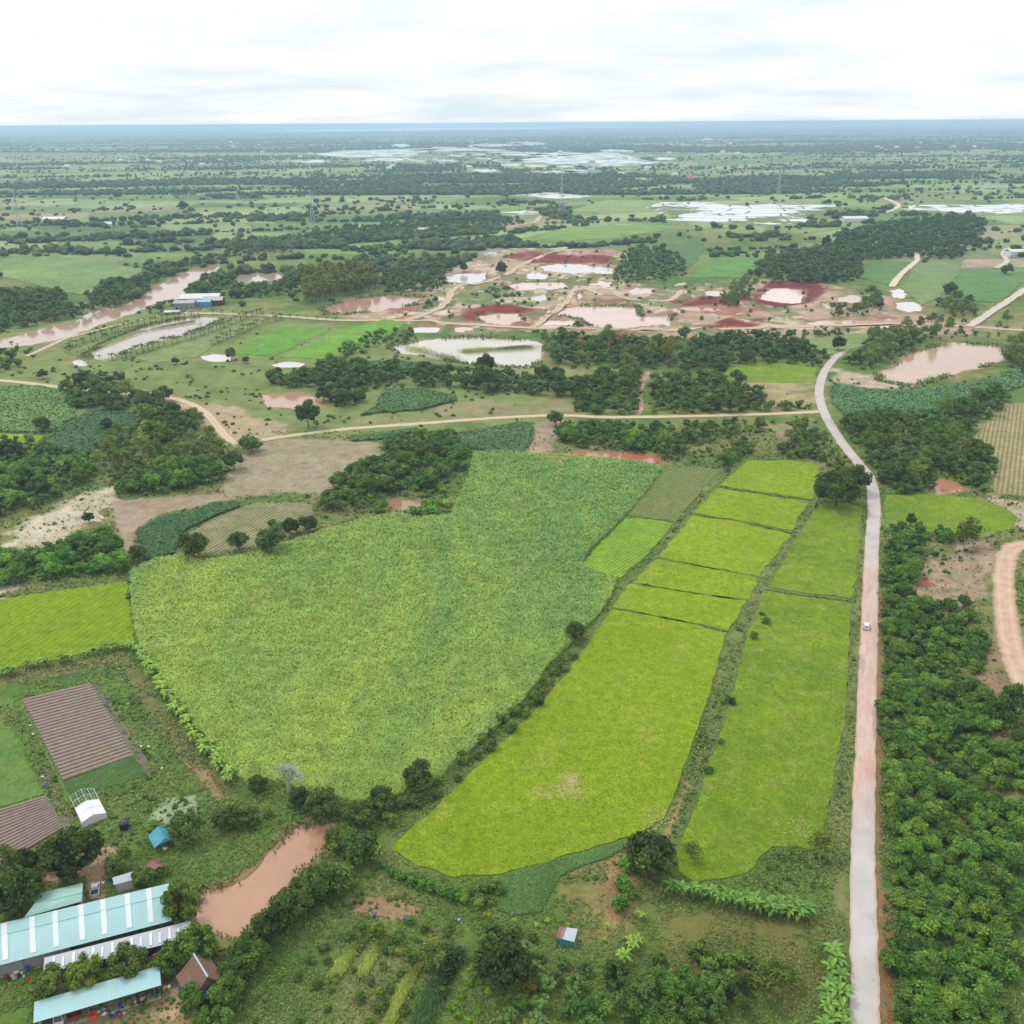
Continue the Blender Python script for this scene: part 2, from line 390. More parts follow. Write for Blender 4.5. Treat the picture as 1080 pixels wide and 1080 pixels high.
def ribbon(name, px, width, mat, label, cat, dz=.07, jit=.25, z=0.0, kind='structure', n=12, occ=True):
    W = spline(GP(px, z), n); k = len(W); T = np.gradient(W, axis=0); T /= np.linalg.norm(T, axis=1)[:, None] + 1e-9
    Nn = np.stack([-T[:, 1], T[:, 0]], 1); wd = np.array([width] * k if np.isscalar(width) else np.interp(np.linspace(0, 1, k), np.linspace(0, 1, len(width)), width))
    jl = rng.normal(0, jit, k); jr = rng.normal(0, jit, k); cols = [-1, -.5, 0, .5, 1]; vs = []; us = []
    for c in cols:
        off = c * wd / 2 + (jl if c == -1 else jr if c == 1 else 0)
        q = W + Nn * off[:, None]; zc = np.maximum(Z(q[:, 0], q[:, 1]), 0)
        zc = np.maximum(zc, np.maximum(Z(W[:, 0], W[:, 1]), 0) - .15) + dz
        vs.append(np.column_stack([q, zc])); us.append(np.full(k, c))
    V = np.concatenate(vs); fs = [(c * k + i, c * k + i + 1, (c + 1) * k + i + 1, (c + 1) * k + i) for c in range(4) for i in range(k - 1)]
    me = mesh_np(name, V, np.array(fs)[:, ::-1], mat, True); fattr(me, 'u', np.concatenate(us))
    if occ: OCC.append(np.concatenate([vs[0][:, :2], vs[4][::-1, :2]]))
    if occ and 'road' in name or 'track' in name: OCC_ROAD.append(OCC[-1])
    return tag(link(name, me), label, cat, kind=kind)
# ------------------------------------------------------------------ ground sheet
GRASS, DRY, LUSH = A(98, 122, 55), A(135, 135, 82), A(78, 116, 52)
TAN, PNK, RED, SAND = A(188, 162, 132), A(188, 150, 130), A(130, 52, 48), A(205, 190, 165)
COVER = [   # outline, colour, softness m, raggedness m
 ([(-50,330),(100,322),(330,330),(360,345),(600,395),(600,450),(300,470),(-50,470)], A(128,142,82), 25, 30),
 ([(430,900),(700,880),(900,900),(900,1120),(420,1120)], A(102,128,56), 3, 8),
 ([(680,960),(890,960),(880,1040),(700,1040)], A(122,118,66), 3, 9),
 ([(600,905),(660,890),(680,935),(660,985),(600,985)], A(140,132,80), 2, 6),
 ([(630,985),(640,905),(680,900),(655,975),(640,990)], A(165,132,95), 1, 5),
 ([(0,725),(140,690),(250,840),(360,850),(360,900),(200,1000),(0,1100)], A(98,130,56), 2, 4),
 ([(205,425),(228,424),(262,436),(300,448),(300,458),(262,470),(245,470),(222,450)], TAN, 3, 8),
 ([(150,412),(180,415),(212,430),(238,466),(228,466),(200,432),(165,420)], TAN, 2, 4),
 ([(262,470),(300,462),(397,466),(405,490),(372,505),(350,522),(300,520),(236,527),(235,508)], A(166,150,122), 3, 6),
 ([(116,528),(192,523),(238,520),(242,528),(205,536),(170,541),(146,556),(140,570),(133,588),(128,570)], A(176,150,130), 1.5, 3),
 ([(200,562),(225,545),(253,532),(300,528),(330,530),(330,556),(290,575),(240,585),(190,588),(150,592)], A(140,138,90), 2, 4),
 ([(210,340),(206,330),(190,330),(186,334),(250,336)], TAN, 6, 12),
 ([(0,560),(40,545),(80,525),(120,510),(160,490),(165,498),(130,515),(112,540),(100,556),(60,575),(0,580)], SAND, 3, 10),
 ([(0,640),(30,600),(10,590),(-40,600)], SAND, 3, 6),
 ([(330,330),(420,312),(455,306),(470,290),(520,270),(560,262),(650,264),(652,276),(640,290),(665,300),(720,303),(760,302),(800,296),(870,304),(940,330),(1090,345),(1090,352),(870,350),(700,350),(560,350),(480,347),(400,338)], A(186,158,134), 18, 60),
 ([(445,310),(500,300),(600,292),(650,300),(560,320),(470,325)], A(120,132,80), 20, 60),
 ([(530,273),(560,265),(600,268),(648,264),(642,278),(600,281),(560,276)], RED, 12, 30),
 ([(486,334),(495,327),(522,321),(557,324),(556,332),(520,330),(500,338)], RED, 8, 14),
 ([(613,357),(637,351),(667,352),(671,360),(620,364)], RED, 8, 14),
 ([(713,318),(763,313),(790,315),(775,324),(715,323)], RED, 10, 20),
 ([(742,343),(765,338),(800,338),(797,346),(745,347)], RED, 8, 16),
 ([(792,314),(808,298),(830,295),(864,299),(872,306),(855,322),(820,324),(800,322)], A(122,44,46), 4, 5),
 ([(610,262),(650,262),(650,268),(612,270)], A(178,140,125), 8, 15),
 ([(775,405),(860,402),(862,428),(808,433),(780,430)], A(176,156,118), 8, 22),
 ([(816,447),(845,443),(848,458),(838,470),(820,466)], A(180,150,125), 4, 10),
 ([(876,387),(915,394),(950,408),(912,411),(880,403)], A(196,172,150), 4, 10),
 ([(676,392),(686,392),(684,402),(676,402)], A(186,150,125), 4, 4),
 ([(1022,463),(1058,430),(1080,424),(1150,424),(1150,527),(1047,522),(1044,480)], A(156,146,98), 3, 8),
 ([(1046,527),(1150,527),(1150,570),(1085,565),(1062,548)], A(192,170,146), 2, 8),
 ([(562,446),(597,443),(590,462),(580,484),(555,482)], A(176,150,128), 2, 5),
 ([(360,447),(480,445),(600,434),(600,420),(500,425),(400,440)], A(150,142,104), 6, 20),
 ([(30,922),(62,911),(90,905),(100,898),(122,890),(128,896),(111,908),(110,925),(112,952),(92,950),(88,925),(64,930),(38,934)], A(192,152,126), .6, 1.2),
 ([(20,1100),(60,1078),(110,1068),(170,1048),(186,1018),(203,1040),(222,1080),(190,1110)], A(146,124,88), 1.2, 3),
 ([(165,1072),(178,1048),(190,1042),(200,1062),(180,1076)], A(184,156,128), .8, 2),
 ([(94,719),(104,722),(164,815),(154,818),(142,798)], A(126,110,106), .3, .5),
 ([(38,806),(50,812),(82,876),(70,877)], A(136,118,112), .3, .6),
 ([(0,722),(0,712),(60,700),(128,688),(142,700),(176,750),(216,800),(248,830),(240,852),(190,802),(150,747),(128,704),(60,712)], A(128,120,78), .8, 2),
 ([(196,805),(222,812),(240,850),(228,846)], A(160,132,98), .8, 2),
 ([(60,712),(128,700),(150,745),(190,800),(180,800),(145,750),(124,708),(60,718)], A(78,108,58), .5, 1),
 ([(155,862),(170,845),(205,838),(212,850),(205,866),(175,870)], A(158,170,136), .8, 2.5),
 ([(205,945),(212,960),(222,975),(238,990),(262,998),(250,1012),(228,1005),(206,980)], A(152,140,92), 1, 3),
 ([(284,962),(296,946),(250,1080),(240,1080)], A(120,110,70), .8, 2),
 ([(372,948),(388,944),(445,955),(440,968),(415,971),(372,962)], A(170,136,108), .5, 1),
 ([(886,640),(900,640),(902,700),(899,800),(894,900),(893,1100),(880,1100),(876,900),(884,760)], A(134,132,84), .8, 2),
 ([(926,620),(931,640),(932,800),(930,900),(937,1000),(942,1100),(925,1100),(922,900),(924,750)], A(150,116,86), .6, 1.6),
 ([(930,930),(938,960),(942,1000),(946,1090),(936,1090),(930,1000)], A(150,104,76), .6, 1.2),
 ([(946,610),(975,590),(1010,572),(1040,565),(1048,600),(1040,640),(1020,650),(990,640),(960,650)], A(176,150,128), 2, 8),
 ([(948,625),(975,608),(990,612),(960,630)], A(160,98,80), 1.5, 4),
 ([(1035,690),(1060,680),(1068,740),(1058,790),(1035,770)], A(160,128,106), 1.5, 6),
 ([(1030,850),(1050,840),(1060,880),(1040,890)], A(140,110,84), 1, 4),
 ([(855,615),(865,540),(855,540),(836,590),(812,620),(795,640),(780,680),(765,740),(745,810),(720,870),(700,880),(735,800),(765,680),(800,610)], A(120,128,72), .6, 1.4),
 ([(700,880),(712,850),(722,820),(728,824),(716,862),(708,880)], A(168,140,100), .6, 1.5),
]
def ground():
    ya = list(np.linspace(-300, 95, 24))
    ang = list(np.arange(57, 5.4, -0.052)) + list(np.arange(5.4, 0.9, -0.035)) + list(np.geomspace(0.9, 0.107, 70))
    ys = np.array(ya + [H / math.tan(math.radians(a)) for a in ang])
    s = np.concatenate([np.linspace(-1.6, -.68, 30), np.linspace(-.66, .66, 1010), np.linspace(.68, 1.6, 30)])
    Y, S = np.meshgrid(ys, s, indexing='ij'); X = S * np.sqrt(Y ** 2 + 130 ** 2)
    nr, nc = X.shape; x = X.ravel(); y = Y.ravel(); z = Z(x, y)
    near = y < 1700
    col = np.zeros((len(x), 3))
    n1 = fbm(x, y, 60, 5, 1); n2 = fbm(x, y, 12, 4, 2)
    t = smooth((n1 * .6 + n2 * .4 - .40) / .2)[:, None]
    col[:] = np.array(GRASS) * (1 - t) + np.array(DRY) * t
    t = smooth((fbm(x, y, 25, 4, 9) - .5) / .12)[:, None] * .7; col = col * (1 - t) + np.array(LUSH) * t
    # farmland mosaic beyond the near fields
    fa = smooth((y - 900) / 500)
    a = math.radians(12); u = (x * math.cos(a) + y * math.sin(a)); v = (-x * math.sin(a) + y * math.cos(a))
    u = u + (fbm(x, y, 900, 2, 21) - .5) * 500; v = v + (fbm(x, y, 900, 2, 22) - .5) * 500
    cw = 170.; chh = 110.
    rowi = np.floor(v / chh); uu = u / cw + (vnoise(rowi * 7.3, rowi * 0, 30) * 9); ci = np.floor(uu)
    rid = (np.sin(ci * 127.1 + rowi * 311.7) * 43758.5453) % 1.0; rid2 = (np.sin(ci * 269.5 + rowi * 183.3) * 43758.5453) % 1.0
    pal = np.array([A(160,176,116), A(148,168,104), A(130,152,92), A(168,178,124), A(116,142,86), A(168,158,124), A(142,164,96), A(156,172,116), A(108,130,82)])
    mc = pal[np.minimum((rid * len(pal)).astype(int), len(pal) - 1)] * (.80 + .2 * rid2)[:, None]
    eu = np.abs(uu - np.round(uu)) * cw; ev = np.abs(v / chh - np.round(v / chh)) * chh
    ed = smooth(1 - np.minimum(eu, ev) / (5 + y / 500))[:, None] * .55
    mc = mc * (1 - ed) + np.array(A(84, 108, 62)) * ed
    far = smooth((y - 5500) / 7000 + (fbm(x, y, 1400, 4, 33) - .5) * 1.6)[:, None]   # wooded country further off
    mc = mc * (1 - far * .7) + np.array(A(76, 98, 62)) * far * .7
    fa = (fa * smooth((fbm(x, y, 300, 3, 5) - .2) / .2))[:, None]
    col = col * (1 - fa) + mc * fa
    specked = False
    def specks():
        k = np.where(inside(x, y, [MINE]))[0]; xx, yy = x[k], y[k]
        for c, sc, th, sd_ in ((A(212, 190, 166), 30, .56, 81), (A(150, 92, 78), 45, .60, 82), (A(104, 122, 70), 38, .55, 83), (A(225, 205, 190), 14, .62, 84)):
            t = (smooth((fbm(xx, yy, sc, 5, sd_) - th) / .05) * .75)[:, None]; col[k] = col[k] * (1 - t) + np.array(c) * t
    for poly, c, soft, rag in COVER:
        if c == RED and not specked: specks(); specked = True
        P = GP(poly); lo = P.min(0) - rag - soft; hi = P.max(0) + rag + soft
        k = np.where((x > lo[0]) & (x < hi[0]) & (y > lo[1]) & (y < hi[1]))[0]
        if not len(k): continue
        xx, yy = x[k], y[k]; sc = max(1.5, rag * .9)
        sdv = sdist(xx, yy, P) + (fbm(xx, yy, sc, 5, 4) - .5) * 2.4 * rag
        red_ = c[0] > 2.6 * c[1]; t = (smooth(sdv / soft * .5 + .5) * ((.9 if red_ else .62) + (.1 if red_ else .38) * smooth((fbm(xx, yy, sc * .6, 4, 6) - .35) / .2)))[:, None]
        col[k] = col[k] * (1 - t) + np.array(c) * t
    # damp mud at every shore
    for P in POOLS_W:
        lo = P.min(0) - 25; hi = P.max(0) + 25
        k = np.where((x > lo[0]) & (x < hi[0]) & (y > lo[1]) & (y < hi[1]))[0]; d = P[:, 1].mean()
        xx, yy = x[k], y[k]; sdv = sdist(xx, yy, P) + (fbm(xx, yy, 4 + d / 100, 3, 7) - .5) * (3 + d / 100)
        t = (smooth((sdv + 1 + d / 200) / (1 + d / 250)) * .8)[:, None]; col[k] = col[k] * (1 - t) + np.array(A(165, 128, 100)) * t
    i = np.arange(nr - 1)[:, None] * nc + np.arange(nc - 1)[None]
    f = np.stack([i, i + 1, i + nc + 1, i + nc], -1).reshape(-1, 4)
    me = mesh_np('ground', np.column_stack([x, y, z]), f, ground_mat(), True); cattr(me, 'col', col)
    tag(link('ground', me), kind='structure')
ground()
# ------------------------------------------------------------------ water
WM = {}
for key, poly, c, cat, label in PONDS:
    P = GP(poly); d = P[:, 1].mean(); ctr = P.mean(0)
    e = P - ctr; P2 = ctr + e * (1 + (2 + d / 150) / (np.linalg.norm(e, axis=1)[:, None] + 1e-6))
    k = tuple(round(q, 4) for q in c)
    if k not in WM: WM[k] = water_mat('muddy_water', c)
    n = len(P2); me = bpy.data.meshes.new('pond'); me.from_pydata([(a, b, 0) for a, b in P2], [], [t if np.cross(P2[t[1]] - P2[t[0]], P2[t[2]] - P2[t[0]]) > 0 else t[::-1] for t in tessellate_polygon([[Vector((a, b, 0)) for a, b in P2]])])
    me.materials.append(WM[k]); o = link('pond', me); o.location = (0, 0, -.35 - .006 * [q_[0] for q_ in PONDS].index(key)); tag(o, label, 'pond', kind='structure')
    if d < 1500: OCC.append(P)
P = GP(RIVER); c = np.array([0, 0.]); nrv = len(P)
me = bpy.data.meshes.new('river')
Pr = rough_outline(P, 30, 0); Nv = []
for i in range(len(Pr)):
    t = Pr[(i + 1) % len(Pr)] - Pr[i - 1]; t = t / np.linalg.norm(t); Nv.append((-t[1], t[0]))
ar = sum(P[i][0] * P[(i + 1) % nrv][1] - P[(i + 1) % nrv][0] * P[i][1] for i in range(nrv))
Pr = Pr - np.array(Nv) * 5 * (1 if ar > 0 else -1)
me.from_pydata([(a, b, 0) for a, b in Pr], [], list(tessellate_polygon([[Vector((a, b, 0)) for a, b in Pr]])))
me.materials.append(water_mat('river_water', A(192, 160, 138))); o = link('river', me); o.location = (0, 0, -.35); tag(o, 'brown river winding between wooded banks on the left', 'river', kind='structure')
def flood_mat():
    m, t, b = new_mat('flooded_paddy', .25, .5); p = nd(t, 'NewGeometry').outputs['Position']
    br = nd(t, 'TexBrick'); br.offset = .37; mp = nd(t, 'Mapping'); mp.inputs['Rotation'].default_value = (0, 0, .2); mp.inputs['Scale'].default_value = (.004, .004, 1); t.links.new(p, mp.inputs['Vector']); t.links.new(mp.outputs[0], br.inputs['Vector'])
    dv = nd(t, 'VectorMath', operation='MULTIPLY_ADD'); nz = nd(t, 'TexNoise'); nz.inputs['Scale'].default_value = .004; t.links.new(p, nz.inputs['Vector']); t.links.new(nz.outputs[1], dv.inputs[0]); dv.inputs[1].default_value = (.5, .5, 0); t.links.new(mp.outputs[0], dv.inputs[2]); t.links.new(dv.outputs[0], br.inputs['Vector'])
    for k_, v_ in (('Scale', 1.1), ('Mortar Size', .012), ('Mortar Smooth', .2), ('Brick Width', .5), ('Row Height', .22)): br.inputs[k_].default_value = v_
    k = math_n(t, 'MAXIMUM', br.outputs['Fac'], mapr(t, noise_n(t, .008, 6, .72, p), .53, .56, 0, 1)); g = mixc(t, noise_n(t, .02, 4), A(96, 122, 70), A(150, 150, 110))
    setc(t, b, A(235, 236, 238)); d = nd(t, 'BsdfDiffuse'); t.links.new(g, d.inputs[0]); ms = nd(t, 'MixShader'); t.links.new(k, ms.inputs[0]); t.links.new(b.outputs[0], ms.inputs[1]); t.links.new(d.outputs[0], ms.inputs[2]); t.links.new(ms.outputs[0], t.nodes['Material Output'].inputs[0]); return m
FLOODS = [
 ([(667,221),(693,213),(740,213),(787,217),(830,215),(887,216),(843,224),(853,232),(813,237),(740,234),(700,232),(720,226)], 'large flooded paddies with white glare below the middle pylons'),
 ([(953,219),(993,216),(1100,215),(1100,222),(1053,226),(993,223)], 'flooded paddies at the right edge'),
 ([(530,170),(587,164),(647,160),(693,172),(647,175),(593,173)], 'flooded ground beside the far village'),
 ([(328,163),(360,159),(470,156),(440,162),(433,165),(370,166)], 'bright flooded strip left of the far village'),
 ([(430,158),(490,156),(540,158),(500,161)], 'thin flooded strip in front of the far houses'),
 ([(525,224),(560,221),(572,226),(545,230)], 'small flooded patch among trees left of the flooded paddies'),
 ([(555,163),(600,160),(620,162),(580,166)], 'slim flood pool inside the far village'),
 ([(540,206),(580,203),(625,207),(590,210)], 'pale flooded yard in front of the dark hedge'),
]
rfl = random.Random(4)
for q in range(26):
    a, b_ = rfl.gauss(500, 110), rfl.uniform(150, 182); w_, h_ = rfl.uniform(6, 30), rfl.uniform(.6, 1.8)
    FLOODS.append(([(a - w_, b_), (a - w_ * .4, b_ - h_), (a + w_ * .6, b_ - h_ * .8), (a + w_, b_ + h_ * .2), (a + w_ * .2, b_ + h_)], 'sliver of flood water glinting near the far village'))
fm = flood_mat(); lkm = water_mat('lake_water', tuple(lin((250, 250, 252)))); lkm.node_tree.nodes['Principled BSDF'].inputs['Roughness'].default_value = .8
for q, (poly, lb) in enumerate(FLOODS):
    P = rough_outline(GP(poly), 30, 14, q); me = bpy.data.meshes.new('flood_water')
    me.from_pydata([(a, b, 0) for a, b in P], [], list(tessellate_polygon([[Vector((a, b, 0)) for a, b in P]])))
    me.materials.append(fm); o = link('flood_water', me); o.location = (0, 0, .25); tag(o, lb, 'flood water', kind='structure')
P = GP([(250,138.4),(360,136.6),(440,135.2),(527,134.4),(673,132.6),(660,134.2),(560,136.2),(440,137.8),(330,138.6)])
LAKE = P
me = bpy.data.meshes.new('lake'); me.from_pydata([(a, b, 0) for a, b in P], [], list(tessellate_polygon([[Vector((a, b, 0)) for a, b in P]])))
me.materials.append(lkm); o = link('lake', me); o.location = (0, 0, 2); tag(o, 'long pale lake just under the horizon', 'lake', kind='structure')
# ------------------------------------------------------------------ crops
def grass_cards(pts, zs, w, h, lean=.5, seed=0):
    """arching two-segment blades: returns v, f, rnd"""
    r = np.random.default_rng(seed); n = len(pts); a = r.uniform(0, 2 * np.pi, n)
    w = w * r.uniform(.6, 1.3, n); h = h * r.uniform(.6, 1.25, n); l = h * lean * r.uniform(.3, 1.4, n)
    dx, dy = np.cos(a), np.sin(a); px_, py_ = -dy, dx; V = np.zeros((n, 6, 3))
    for k, (s, hh, ll, ww) in enumerate(((-1, 0, 0, .5), (1, 0, 0, .5), (-1, .65, .35, 1), (1, .65, .35, 1), (-1, 1, 1.1, .25), (1, 1, 1.1, .25))):
        V[:, k, 0] = pts[:, 0] + px_ * w * ww * s * .5 + dx * l * ll
        V[:, k, 1] = pts[:, 1] + py_ * w * ww * s * .5 + dy * l * ll
        V[:, k, 2] = zs + h * hh
    b = np.arange(n)[:, None] * 6
    f = np.concatenate([b + np.array([[0, 1, 3, 2]]), b + np.array([[2, 3, 5, 4]])])
    return V.reshape(-1, 3), f, np.repeat(r.uniform(0, 1, n), 6)
def sample_poly(P, n, seed=0, screen=True):
    """random ground points in an outline, denser where it is nearer"""
    r = np.random.default_rng(seed); lo, hi = P.min(0), P.max(0); out = []; c = 0
    while c < n:
        m = n * 3
        if screen: yy = 1 / r.uniform(1 / hi[1], 1 / lo[1], m)
        else: yy = r.uniform(lo[1], hi[1], m)
        xx = r.uniform(lo[0], hi[0], m)
        k = inside(xx, yy, [P]); out.append(np.column_stack([xx[k], yy[k]])); c += int(k.sum())
        if not k.any(): break
    return np.concatenate(out)[:n]
def blade_mat(name, cols, scale=.02, extra=None, rowdir=None, vr=(.62, 1.35)):
    """plants coloured by broad drifts of ripeness plus a random value per leaf"""
    m, t, b = new_mat(name, .7, .2); p = nd(t, 'NewGeometry').outputs['Position']
    mp = nd(t, 'Mapping'); mp.inputs['Rotation'].default_value = (0, 0, math.radians(rowdir or 0)); mp.inputs['Scale'].default_value = (1, .35 if rowdir is not None else 1, 1)
    t.links.new(p, mp.inputs['Vector'])
    n = mapr(t, noise_n(t, scale, 6, .62, mp.outputs[0], .8), .39, .60, 0, 1)
    c = mixc(t, n, cols[0], cols[1]); c = mixc(t, mapr(t, noise_n(t, scale * 4, 4, .7, mp.outputs[0]), .6, .72, 0, .75), c, cols[2])
    v = attr(t, 'v').outputs['Fac']; s = nd(t, 'VectorMath', operation='SCALE'); t.links.new(c, s.inputs[0])
    t.links.new(math_n(t, 'MULTIPLY', mapr(t, v, 0, 1, *vr), mapr(t, noise_n(t, scale * 18, 4, .7, p), .3, .7, .72, 1.25)), s.inputs['Scale'])
    setc(t, b, s.outputs[0]); bump(t, b, noise_n(t, 1.5, 5, .7), .4, .7); return m
# sugarcane
CANE = GP([(138,607),(150,600),(167,592),(190,590),(211,594),(245,591),(278,583),(300,577),(340,564),(380,551),(414,545),(444,549),(475,546),(494,505),(500,480),(520,478),(548,479),(576,483),(610,483),(645,486),(680,490),(697,494),(685,515),(668,534),(655,548),(639,564),(622,580),(612,596),(628,606),(650,612),(645,628),(630,650),(603,678),(580,700),(556,735),(520,772),(488,800),(455,828),(430,838),(405,848),(370,850),(330,842),(300,828),(262,830),(236,806),(200,758),(165,708),(147,680),(140,645)])
CT = [A(136,176,92), A(180,204,86), A(172,166,98)]
cm = blade_mat('cane_leaf', CT, .013, rowdir=-35, vr=(.86, 1.14))
def canopy_crop(P, name, label, cat, mat, h, n, w, hb, seed, lean=.6, rel=.9):
    OCC.append(P)
    pts = sample_poly(P, n, seed); hz = h * (.55 + rel * (fbm(pts[:, 0], pts[:, 1], 14, 4, 12) - .35) + .5 * rel * (fbm(pts[:, 0], pts[:, 1], 3.2, 3, 14) - .5))
    g = 1 + (pts[:, 1] - 150) / 260.
    V, f, rv = grass_cards(pts, np.maximum(hz, .1), w * g, hb * np.sqrt(g), lean, seed)
    # body under the leaves
    o = rough_outline(P, 2.5, .4, seed); k = len(o); tri = tessellate_polygon([[Vector((a, b, 0)) for a, b in o]]); b0 = len(V)
    bv = [(a, b, h * .45) for a, b in o] + [(a, b, -.2) for a, b in o]
    bf = [(i, j, l, l) for i, j, l in tri] + [(i, (i + 1) % k, (i + 1) % k + k, i + k) for i in range(k)]
    me = bpy.data.meshes.new(name); allv = np.concatenate([V, np.array(bv)]); allf = f.tolist() + [tuple(q + b0 for q in (t if t[2] != t[3] else t[:3])) for t in bf]
    me.from_pydata(allv.tolist(), [], allf); me.update(); me.materials.append(mat); fattr(me, 'v', np.concatenate([rv, np.full(len(bv), .35)]))
    return tag(link(name, me), label, cat, kind='stuff')
canopy_crop(CANE, 'sugarcane_crop', 'big pale green sugarcane field with yellow streaks filling the middle', 'sugarcane', cm, 2.0, 210000, .18, .6, 3, 1.4, .55)
# rice paddies

RC = (A(147,170,26), A(132,160,26), A(164,172,62))
rice = crop_mat('rice', RC[0], RC[1], .022, 2.2, None, RC[2], .25, spots=.53)
rice2 = crop_mat('rice_late', A(136,164,34), A(112,142,36), .045, 1.8, None, A(154,158,74), .3, spots=.53)

rice3 = crop_mat('rice_left', A(144,170,24), A(130,158,26), .02, 2.2, (15, 2.2), A(165,170,40), .25, .12)
PAD = [
 ([(645,643),(700,652),(766,668),(757,700),(748,735),(733,775),(718,820),(706,850),(700,864),(672,880),(620,897),(560,913),(520,923),(480,926),(440,914),(412,896),(432,876),(458,855),(500,812),(530,784),(562,752),(590,720),(612,692)], rice, 'largest bright paddy, with the bare sandy spot, front of the row'),
 ([(664,616),(720,624),(788,634),(768,665),(700,652),(646,642)], rice, 'fifth bright paddy of the row, just behind the largest one'),
 ([(692,590),(745,598),(799,610),(791,633),(730,626),(667,615)], rice, 'narrow bright paddy, fourth of the row counted from the far end'),
 ([(730,544),(780,551),(834,564),(801,608),(745,598),(695,588)], rice, 'third bright paddy of the row counted from the far end'),
 ([(757,515),(808,523),(852,530),(835,560),(790,551),(732,541)], rice, 'second bright paddy of the row counted from the far end'),
 ([(789,486),(830,486),(865,490),(856,527),(808,520),(759,512)], rice, 'farthest bright paddy of the row, below the scrub'),
 ([(864,532),(885,531),(909,535),(905,582),(899,631),(860,627),(811,620),(833,580)], rice2, 'strip paddy beside the road, below the big roadside tree'),
 ([(806,624),(850,630),(897,637),(895,700),(891,762),(882,800),(873,858),(868,885),(862,897),(840,893),(815,893),(800,905),(788,921),(764,927),(735,932),(716,920),(712,902),(722,878),(735,850),(748,808),(762,770),(775,722),(790,665)], rice2, 'long rough paddy beside the concrete road'),
 ([(660,547),(685,548),(711,552),(682,586),(655,610),(613,598),(632,575)], crop_mat('young_rice', A(140,172,42), A(120,155,50), .05, 2.0, (40, 1.6), None, .2, .25), 'small paler plot between the sugarcane and the paddies'),
 ([(-90,645),(0,633),(70,622),(133,614),(137,640),(143,679),(100,687),(60,697),(0,707),(-90,725)], rice3, 'olive-yellow paddy at the left edge'),
 ([(934,522),(980,522),(1030,526),(1060,536),(1073,546),(1068,558),(1030,568),(990,562),(933,557)], rice2, 'paddy on the right behind the bushes, with one slim tree'),
 ([(-60,462),(0,457),(47,460),(38,467),(17,474),(-60,480)], rice, 'thin yellow-green paddy at the far left edge'),
 ([(765,389),(800,383),(863,383),(860,403),(815,404),(765,402)], rice2, 'bright grassy paddy left of the road bend'),
]
PADP = []
for poly, m_, lb in PAD:
    field(poly, 'rice_paddy', 'rice: ' + lb if False else lb, 'rice paddy', m_, .26 if poly[0][1] > 480 else .2); PADP.append(GP(poly))
# loose rice blades along the surface of the near paddies (one crop each side of the ditch reads rough there)
def rough_rice():
    vs = []; fs = []; rv = []; b = 0
    for i, n in ((0, 26000), (7, 22000), (6, 5000), (9, 9000), (10, 5000), (1, 2500), (2, 2500), (3, 3500), (4, 2500), (5, 2500)):
        p = sample_poly(PADP[i], n, 40 + i); g = 1 + (p[:, 1] - 150) / 300
        V, f, r = grass_cards(p, np.full(n, .2), .15 * g, .22, 1.0, 50 + i); vs.append(V); fs.append(f + b); rv.append(r); b += len(V)
    me = mesh_np('rice_blades', np.concatenate(vs), np.concatenate(fs), blade_mat('rice_leaf', [A(147,171,30), A(128,157,30), A(162,170,68)], .03)); fattr(me, 'v', np.concatenate(rv))
    tag(link('rice_blades', me), 'loose rice leaves standing above the near paddies', 'rice', kind='stuff')
rough_rice()
def soil_flecks(spots, mat, name, label, z=.44, cat='bare soil'):
    vs = []; fs = []
    for (px, py, rx, ry, n) in spots:
        n = int(n * 2.6)
        c = G(px, py); r = np.random.default_rng(int(px)); m = mpp(py)
        for _ in range(n):
            x = c[0] + r.normal() * rx; y = c[1] + r.normal() * ry; s = r.uniform(.06, .24); k = 6; a0 = r.uniform(0, 6)
            b = len(vs); vs += [(x + s * r.uniform(.5, 1.3) * math.cos(a0 + q * 6.283 / k), y + s * r.uniform(.5, 1.3) * math.sin(a0 + q * 6.283 / k), z + r.uniform(0, .03)) for q in range(k)]
            fs.append(tuple(range(b, b + k)))
    me = bpy.data.meshes.new(name); me.from_pydata(vs, [], fs); me.materials.append(mat)
    tag(link(name, me), label, cat, kind='stuff')
soil_flecks([(603,823,1.1,1.5,160),(598,832,2.6,2.0,150),(590,838,4.0,1.2,90),(690,862,2.0,2.4,90),(565,810,3,1.5,40),(845,875,2.2,2.2,60),(450,905,3,2,30)], plain('paddy_soil', A(186,168,104)), 'bare_soil', 'sandy bare spot where the rice has failed', z=.29)
